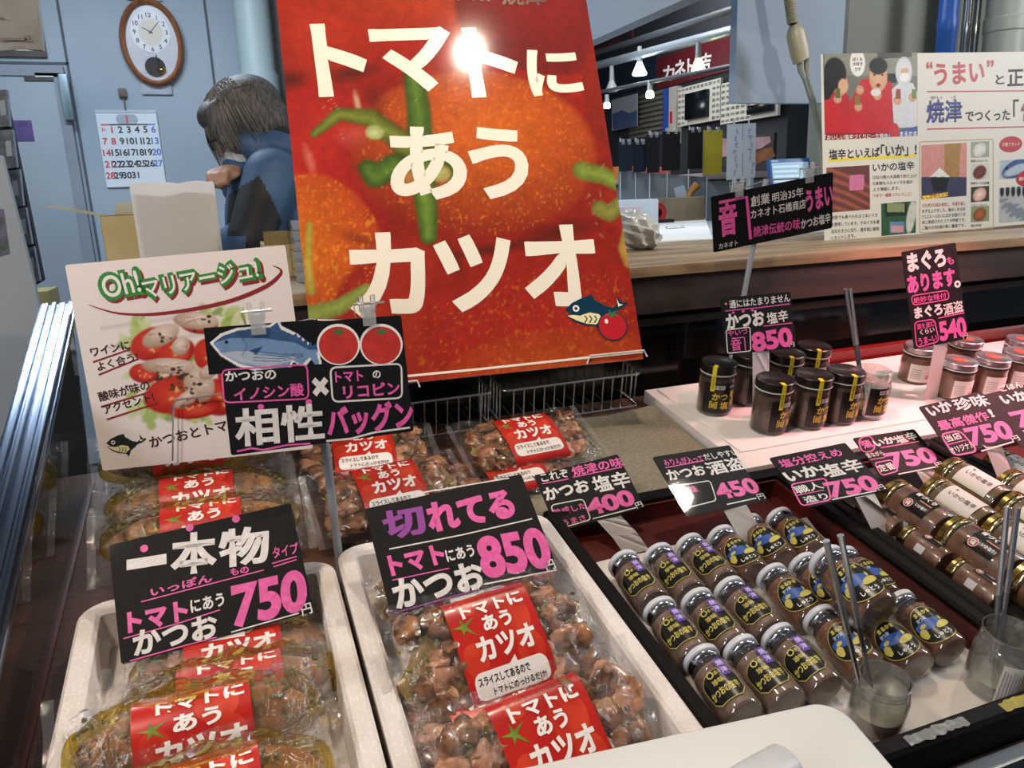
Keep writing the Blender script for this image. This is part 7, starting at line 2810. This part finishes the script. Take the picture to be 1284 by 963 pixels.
# register with a blue frame
c0 = atY(992, 222, 2.45)
TR = math.radians(-14)
M4 = Matrix.Translation(Vector(c0)) @ Matrix.Rotation(math.radians(-6), 4, 'Z') @ Matrix.Rotation(TR, 4, 'X')
t = thing('register_display', 'blue-framed register screen behind the hanging black card', 'register', M4)
wr_, hr_ = 0.088, 0.072
pbox('frame', (-wr_, 0, -hr_), (wr_, 0.02, hr_), mat('register_blue', '27508a', 0.35), t, 0.006)
scr = pbox('screen', (-wr_+0.009, -0.0015, -hr_+0.006), (wr_-0.009, 0.001, hr_-0.016), mat('register_screen', '7fa0b4', 0.25, emit=0.35), t)
for k in range(5):
    pbox('screen_row', (-wr_+0.014, -0.0025, 0.035-0.018*k), (wr_-0.05-0.01*(k % 2), -0.0012, 0.044-0.018*k), mat('screen_row', 'a9c2cf', 0.3, emit=0.3), scr)
pbox('brand_strip', (-wr_+0.008, -0.001, hr_-0.012), (-wr_+0.04, 0.0, hr_-0.007), mat('strip_pale', '9ab4cc', 0.4), t)
bm = bmesh.new()
box(bm, (-0.07, 0.02, -hr_-0.06), (0.07, 0.12, -hr_+0.02), bev=0.008)
obj('body', bm, mat('register_body', '3a4452', 0.4), t)

# extension outlet with coiled cord
Yo = 1.86
t = thing('extension_outlet', 'beige hanging outlet on a coiled cord above the hanging card', 'outlet', tuple(atY(1000, 52, Yo)))
o0 = Vector(atY(1000, 52, Yo))


def ol(x, y, dy=0.0):
    return Vector(atY(x, y, Yo+dy))-o0


BEI = mat('beige_plastic', 'a39d84', 0.4)
axis = (ol(990, 30)-ol(1006, 76)).normalized()
u0, u1 = ol(1005, 76), ol(995, 31)
bm = bmesh.new()
ex_ = Vector((axis.z, 0, -axis.x))
LL = []
for u, w_, d_ in ((0, .022, .014), (0.004, .024, .017), (0.3, .026, .019), (0.75, .025, .018), (0.92, .018, .014), (1.0, .010, .010)):
    cc_ = u0.lerp(u1, u)
    LL.append([cc_ + ex_*x + Vector((0, 1, 0))*y for x, y in [(w_*math.copysign(abs(math.cos(k*PI/8))**.6, math.cos(k*PI/8)), d_*math.copysign(abs(math.sin(k*PI/8))**.6, math.sin(k*PI/8))) for k in range(16)]])
rings_bridge(bm, LL)
obj('outlet_body', bm, BEI, t)
bm = bmesh.new()
h0, h1 = ol(994, 30), ol(983, -45)
tube(bm, [h0.lerp(h1, k/240.0) + Vector((0.011*math.cos(k*0.62), 0.011*math.sin(k*0.62), 0)) for k in range(241)], 0.0042, 6)
obj('coiled_cord', bm, BEI, t)
for nm, pts, lab in (('plug_cord', [(1003, 74), (1004, 88), (1008, 98), (1018, 130), (1026, 165), (1031, 200), (1034, 240)], 'left grey plug cord hanging from the beige outlet'),
                     ('plug_cord', [(1012, 72), (1012, 90), (1013, 100), (1022, 130), (1029, 165), (1034, 200), (1038, 240)], 'right grey plug cord hanging from the beige outlet')):
    q = [Vector(atY(x, y, Yo)) for x, y in pts]
    t2 = thing('plug_cord', lab, 'cord', tuple(q[0]))
    bm = bmesh.new()
    r0 = q[0]
    tube(bm, [p_-r0 for p_ in q[2:]], 0.0055, 8)
    obj('cord', bm, mat('cord_grey', '7f8880', 0.5), t2)
    bm = bmesh.new()
    tube(bm, [p_-r0 for p_ in q[:3]], 0.011, 10, True, 0.007)
    obj('plug', bm, mat('plug_grey', '8f978e', 0.45), t2)

# ================================================================== the stall across the aisle
XF = 3.4
sbox('wall_side', (XF+0.02, 4.15, 0), (XF+0.25, 9.6, 3.3), mat('stall_dark_wall', '2a2d33', 0.7))
sbox('wall_end', (5.5, 2.6, 0), (5.6, 9.6, 3.3), mat('end_wall', '7f8c88', 0.6, col2='6f7c78', scale=2))


def side_panel(name, q, m, label, cat, th=0.02, X=XF):
    c = SideCard(q, X)
    t = thing(name, label, cat, c.M)
    pbox('panel', (-c.w/2, -c.h/2, -th), (c.w/2, c.h/2, 0), m, t)
    return c, t


c, t = side_panel('shop_sign', [(824, 70), (930, 42), (930, 90), (824, 107)], mat('sign_red', '5a141c', 0.5), 'dark red sign with white brush characters across the aisle', 'sign', 0.04)
c.text(t, 'カ', 831, 93, 846, 91, 20, WHITE, 0.03, 0.002)
c.text(t, 'ネ', 846, 88, 860, 84, 22, WHITE, 0.03, 0.002)
c.text(t, 'ト', 862, 85, 872, 82, 22, WHITE, 0.03, 0.002)
c.text(t, '吉', 878, 80, 892, 77, 24, WHITE, 0.03, 0.002)
side_panel('navy_panel', [(745, 92), (823, 72), (823, 110), (745, 122)], mat('panel_navy', '1d2738', 0.5), 'dark navy panel left of the red sign across the aisle', 'panel', 0.03)
side_panel('red_banner', [(738, 52), (792, 34), (792, 52), (738, 66)], mat('banner_red', '5c2026', 0.6, col2='3a2a2a', scale=5), 'dull red banner high behind the lamp rails', 'banner', 0.02)
c, t = side_panel('roller_shutter', [(790, 122), (832, 112), (832, 172), (790, 174)], mat('shutter_dark', '4f4c45', 0.5), 'grey roller shutter across the aisle', 'shutter', 0.02)
for k in range(9):
    pbox('slat', (-c.w/2, -c.h/2+c.h*k/9+0.008, 0), (c.w/2, -c.h/2+c.h*(k+0.75)/9, 0.012), mat('shutter_slat', '76726a', 0.45, 0.3), t, 0.004)
c, t = side_panel('cloth_banner', [(766, 126), (798, 117), (799, 158), (768, 164)], mat('banner_cloth', '8f8f96', 0.7), 'small cloth banner with mountain picture beside the shutter', 'banner', 0.01, XF-0.05)
c.poly(t, [(768, 143), (780, 138), (790, 142), (799, 138), (799, 158), (769, 163)], mat('banner_blue', '3d4f76', 0.7), 0.002)
side_panel('blue_pillar', [(831, 112), (837, 110), (838, 180), (832, 181)], mat('pillar_blue', '2c4f9c', 0.4), 'narrow blue pillar right of the roller shutter', 'pillar', 0.06, XF-0.03)
c, t = side_panel('white_pillar', [(838, 110), (847, 108), (848, 180), (839, 181)], mat('pillar_white', 'b4afa4', 0.5), 'narrow white pillar with red tag next to the blue pillar', 'pillar', 0.06, XF-0.03)
c.poly(t, [(840, 140), (843, 139.5), (843, 154), (840, 155)], REDINK, 0.002)
for q, scr, lab in (([(850, 110), (903, 99), (903, 151), (850, 158)], [(863, 118), (890, 113), (889, 146), (863, 149)], 'white menu board with a black screen in its middle'),
                    ([(904, 105), (976, 88), (976, 149), (904, 152)], [(941, 133), (971, 130), (971, 139), (941, 140)], 'white menu board right of the one with the black screen')):
    c, t = side_panel('menu_board', q, mat('menu_white', 'c9c7bd', 0.5, emit=0.0), lab, 'menu board', 0.02, XF-0.04)
    pbox_ = [c.loc(*p_) for p_ in scr]
    bm = bmesh.new()
    box(bm, (min(p_[0] for p_ in pbox_), min(p_[1] for p_ in pbox_), 0), (max(p_[0] for p_ in pbox_), max(p_[1] for p_ in pbox_), 0.03), bev=0.004)
    obj('screen', bm, mat('screen_black', '0c0f12', 0.15), t)
    rk = random.Random(len(lab))
    bm = bmesh.new()
    sx0, sx1 = min(p_[0] for p_ in pbox_)-.02, max(p_[0] for p_ in pbox_)+.02
    sy0, sy1 = min(p_[1] for p_ in pbox_)-.02, max(p_[1] for p_ in pbox_)+.02
    for i in range(11):
        for j in range(7):
            x, y = -c.w/2+c.w*(i+.5)/11, -c.h/2+c.h*(j+.5)/7
            if sx0 < x < sx1 and sy0 < y < sy1:
                continue
            hw, hh_ = c.w/11*.36, c.h/7*rk.uniform(.16, .28)
            bm.faces.new([bm.verts.new(p_) for p_ in ((x-hw, y-hh_, .002), (x+hw, y-hh_, .002), (x+hw, y+hh_, .002), (x-hw, y+hh_, .002))])
    o = obj('menu_print', bm, mat('menu_ink', '8f8a7c', 0.5, col2='5a564c', scale=30), t)
    o['kind'] = 'stuff'

# rails with lamps
for k, (a, b, r_, m_, lab) in enumerate((((747, 67), (930, 8), 0.022, mat('rail_dark', '4a4f56', 0.4), 'upper dark lamp rail across the aisle'),
                                        ((750, 82), (930, 35), 0.03, mat('rail_pale', '9aa6b0', 0.35, 0.4), 'bright lamp rail carrying the lit bulbs'),
                                        ((755, 115), (930, 80), 0.014, mat('rail_dark', '4a4f56'), 'thin lower bar with price clips across the aisle'))):
    X_ = XF-0.35-0.1*k
    p_, q_ = Vector(atX(*a, X_)), Vector(atX(*b, X_))
    bm = bmesh.new()
    tube(bm, [p_ + (p_-q_)*0.3, q_ + (q_-p_)*0.3], r_, 10)
    tag(obj('lamp_rail', bm, m_), lab, 'rail')
BULB = mat('lit_bulb', 'eaf4ff', 0.4, emit=14.0)
BULBW = mat('lit_bulb_warm', 'f2f5b0', 0.4, emit=9.0)
OFFB = mat('unlit_bulb', 'a9b0b0', 0.4)
for x, y0, y1, lit, lab in ((802, 62, 95, BULB, 'brightest white bulb hanging from the pale rail'), (876, 58, 90, BULBW, 'yellowish lit bulb hanging from the pale rail'),
                            (767, 86, 116, OFFB, 'unlit white reflector lamp near the poster edge'), (815, 105, 123, BULBW, 'small lit spot on the lower bar'), (761, 122, 136, BULB, 'small lit spot beside the poster edge')):
    X_ = XF-0.46 if y0 < 100 else XF-0.55
    tp, bt = Vector(atX(x, y0, X_)), Vector(atX(x, y1, X_))
    t = thing('hanging_lamp', lab, 'lamp', tuple(tp))
    h_ = (tp.z-bt.z)
    bm = bmesh.new()
    lathe(bm, [(0.016, 0.02), (0.020, -h_*0.45), (0.018, -h_*0.5)], 14)
    obj('socket', bm, mat('socket_white', '8f979a', 0.4), t)
    bm = bmesh.new()
    lathe(bm, [(0.018, -h_*0.48), (0.026, -h_*0.6), (h_*0.30, -h_*0.92), (h_*0.27, -h_*0.98), (0.001, -h_)], 18)
    obj('bulb', bm, lit, t)

# goods and counter of the opposite stall
t = thing('market_showcase', 'pale showcase counter of the stall across the aisle', 'counter', (3.0, 6.3, 0))
pbox('cabinet', (-0.15, -2.1, 0), (0.30, 3.0, 1.50), mat('showcase_body', '6f767c', 0.5), t, 0.01)
pbox('counter_top', (-0.2, -2.15, 1.50), (0.30, 3.0, 1.54), mat('showcase_top', 'a08f8c', 0.3), t, 0.01)
rk = random.Random(21)
GOODS = [mat('goods_%s' % n_, h_, 0.5) for n_, h_ in (('rose', 'b9625a'), ('orange', 'c9783a'), ('cream', 'c9bfa8'), ('red', '9a2f2f'))]
for k in range(9):
    bm = bmesh.new()
    y_ = 4.9+0.36*k
    box(bm, (2.86, y_, 1.542), (3.04, y_+0.26, 1.60+0.05*rk.random()), bev=0.012)
    tag(obj('goods_carton', bm, GOODS[k % 4]), '%s carton on the opposite showcase, %s' % (('rose', 'orange', 'cream', 'red')[k % 4], ('at its near end', 'second from the near end', 'third from the near end', 'fourth from the near end', 'in the middle', 'fourth from the far end', 'third from the far end', 'second from the far end', 'at its far end')[k]), 'carton', 'cartons on the opposite showcase')
c, t = side_panel('fish_board', [(905, 174), (968, 168), (972, 200), (905, 212)], mat('board_dark', '3a3430', 0.5), 'board with a pink fish cut picture across the aisle', 'sign', 0.02, 2.75)
pbox('post', (-0.02, -c.c[2], -0.04), (0.02, c.h/2, -0.02), mat('thin_white_pole', 'b9c0c6', 0.4), t)
c.poly(t, [(906, 173), (925, 176), (950, 172), (966, 171), (967, 178), (955, 186), (925, 193), (906, 197)], mat('fish_pink', 'c58a90', 0.4, col2='d8b0b0', scale=12), 0.002)
c.poly(t, [(943, 192), (968, 184), (973, 196), (940, 210)], mat('fish_orange', 'a8662c', 0.5, col2='8a5020', scale=14), 0.0025)

# far end of the hall
q = atX(1010, 160, 5.2)
t = thing('person', 'far away person with dark hair in profile beyond the aisle', 'person', (q[0], q[1], 0))
bm = bmesh.new()
zc = q[2]
ellip(bm, (0, 0, zc+0.02), (0.085, 0.075, 0.11))
ellip(bm, (-0.085, 0.0, zc-0.01), (0.02, 0.02, 0.03))
ellip(bm, (-0.04, 0, zc-0.06), (0.05, 0.05, 0.05))
cap(bm, (0.01, 0, zc-0.06), (0.02, 0, zc-0.2), 0.05, 0.06)
ellip(bm, (0.02, 0, zc-0.42), (0.13, 0.21, 0.26))
ellip(bm, (0.02, 0, zc-0.78), (0.13, 0.17, 0.20))
for s_ in (-1, 1):
    cap(bm, (0.02, s_*0.2, zc-0.26), (0.03, s_*0.24, zc-0.55), 0.055, 0.045)
    cap(bm, (0.03, s_*0.24, zc-0.55), (-0.1, s_*0.22, zc-0.75), 0.042, 0.03)
    ellip(bm, (-0.15, s_*0.22, zc-0.79), (0.05, 0.035, 0.022))
    cap(bm, (0.02, s_*0.09, zc-0.85), (0.0, s_*0.09, 0.45), 0.085, 0.06)
    cap(bm, (0.0, s_*0.09, 0.45), (0.02, s_*0.09, 0.06), 0.06, 0.04)
    ellip(bm, (-0.04, s_*0.09, 0.035), (0.12, 0.045, 0.035))
fused('body', bm, SKIN, t, 0.014, 3)
bm = bmesh.new()
ellip(bm, (0.02, 0, zc+0.05), (0.092, 0.084, 0.10))
ellip(bm, (0.05, 0, zc), (0.06, 0.08, 0.09))
fused('hair', bm, mat('dark_hair', '17161a', 0.5), t, 0.012, 3)
bm = bmesh.new()
ellip(bm, (0.02, 0, zc-0.42), (0.15, 0.225, 0.27))
ellip(bm, (0.02, 0, zc-0.75), (0.15, 0.19, 0.22))
for s_ in (-1, 1):
    cap(bm, (0.02, s_*0.2, zc-0.26), (0.03, s_*0.24, zc-0.55), 0.07, 0.058)
    cap(bm, (0.03, s_*0.24, zc-0.55), (-0.09, s_*0.22, zc-0.73), 0.055, 0.045)
fused('jacket', bm, mat('dark_jacket', '20242c', 0.6), t, 0.014, 3)
for k, (q, m_, lab) in enumerate((([(983, 126), (1006, 124), (1006, 150), (983, 152)], mat('notice_white', 'a9b4b0', 0.5), 'white notice board on the far wall, left one'),
                                 ([(1008, 122), (1030, 119), (1030, 137), (1008, 140)], mat('notice_pale', '8ea89e', 0.5), 'pale green notice board on the far wall, right one'))):
    side_panel('notice_board', q, m_, lab, 'notice board', 0.02, 5.45)
for k, (q, lab) in enumerate((([(972, 182), (1032, 178), (1032, 220), (972, 226)], 'grey blue cabinet at the end of the aisle'),)):
    a, b = atX(*q[3], 4.6), atX(*q[1], 4.6)
    sc_ = thing('steel_cabinet', lab, 'cabinet', (4.6, (a[1]+b[1])/2, 0))
    hw_ = abs(a[1]-b[1])/2
    pbox('cabinet_body', (0, -hw_, 0), (0.5, hw_, b[2]), mat('cabinet_blue', '5f7388', 0.5), sc_, 0.01)
    for s_ in (-1, 1):
        pbox('door', (-0.012, min(0, s_*hw_)+0.02, 0.08), (0.0, max(0, s_*hw_)-0.02, b[2]-0.04), mat('cabinet_door', '6a7e92', 0.5), sc_, 0.004)
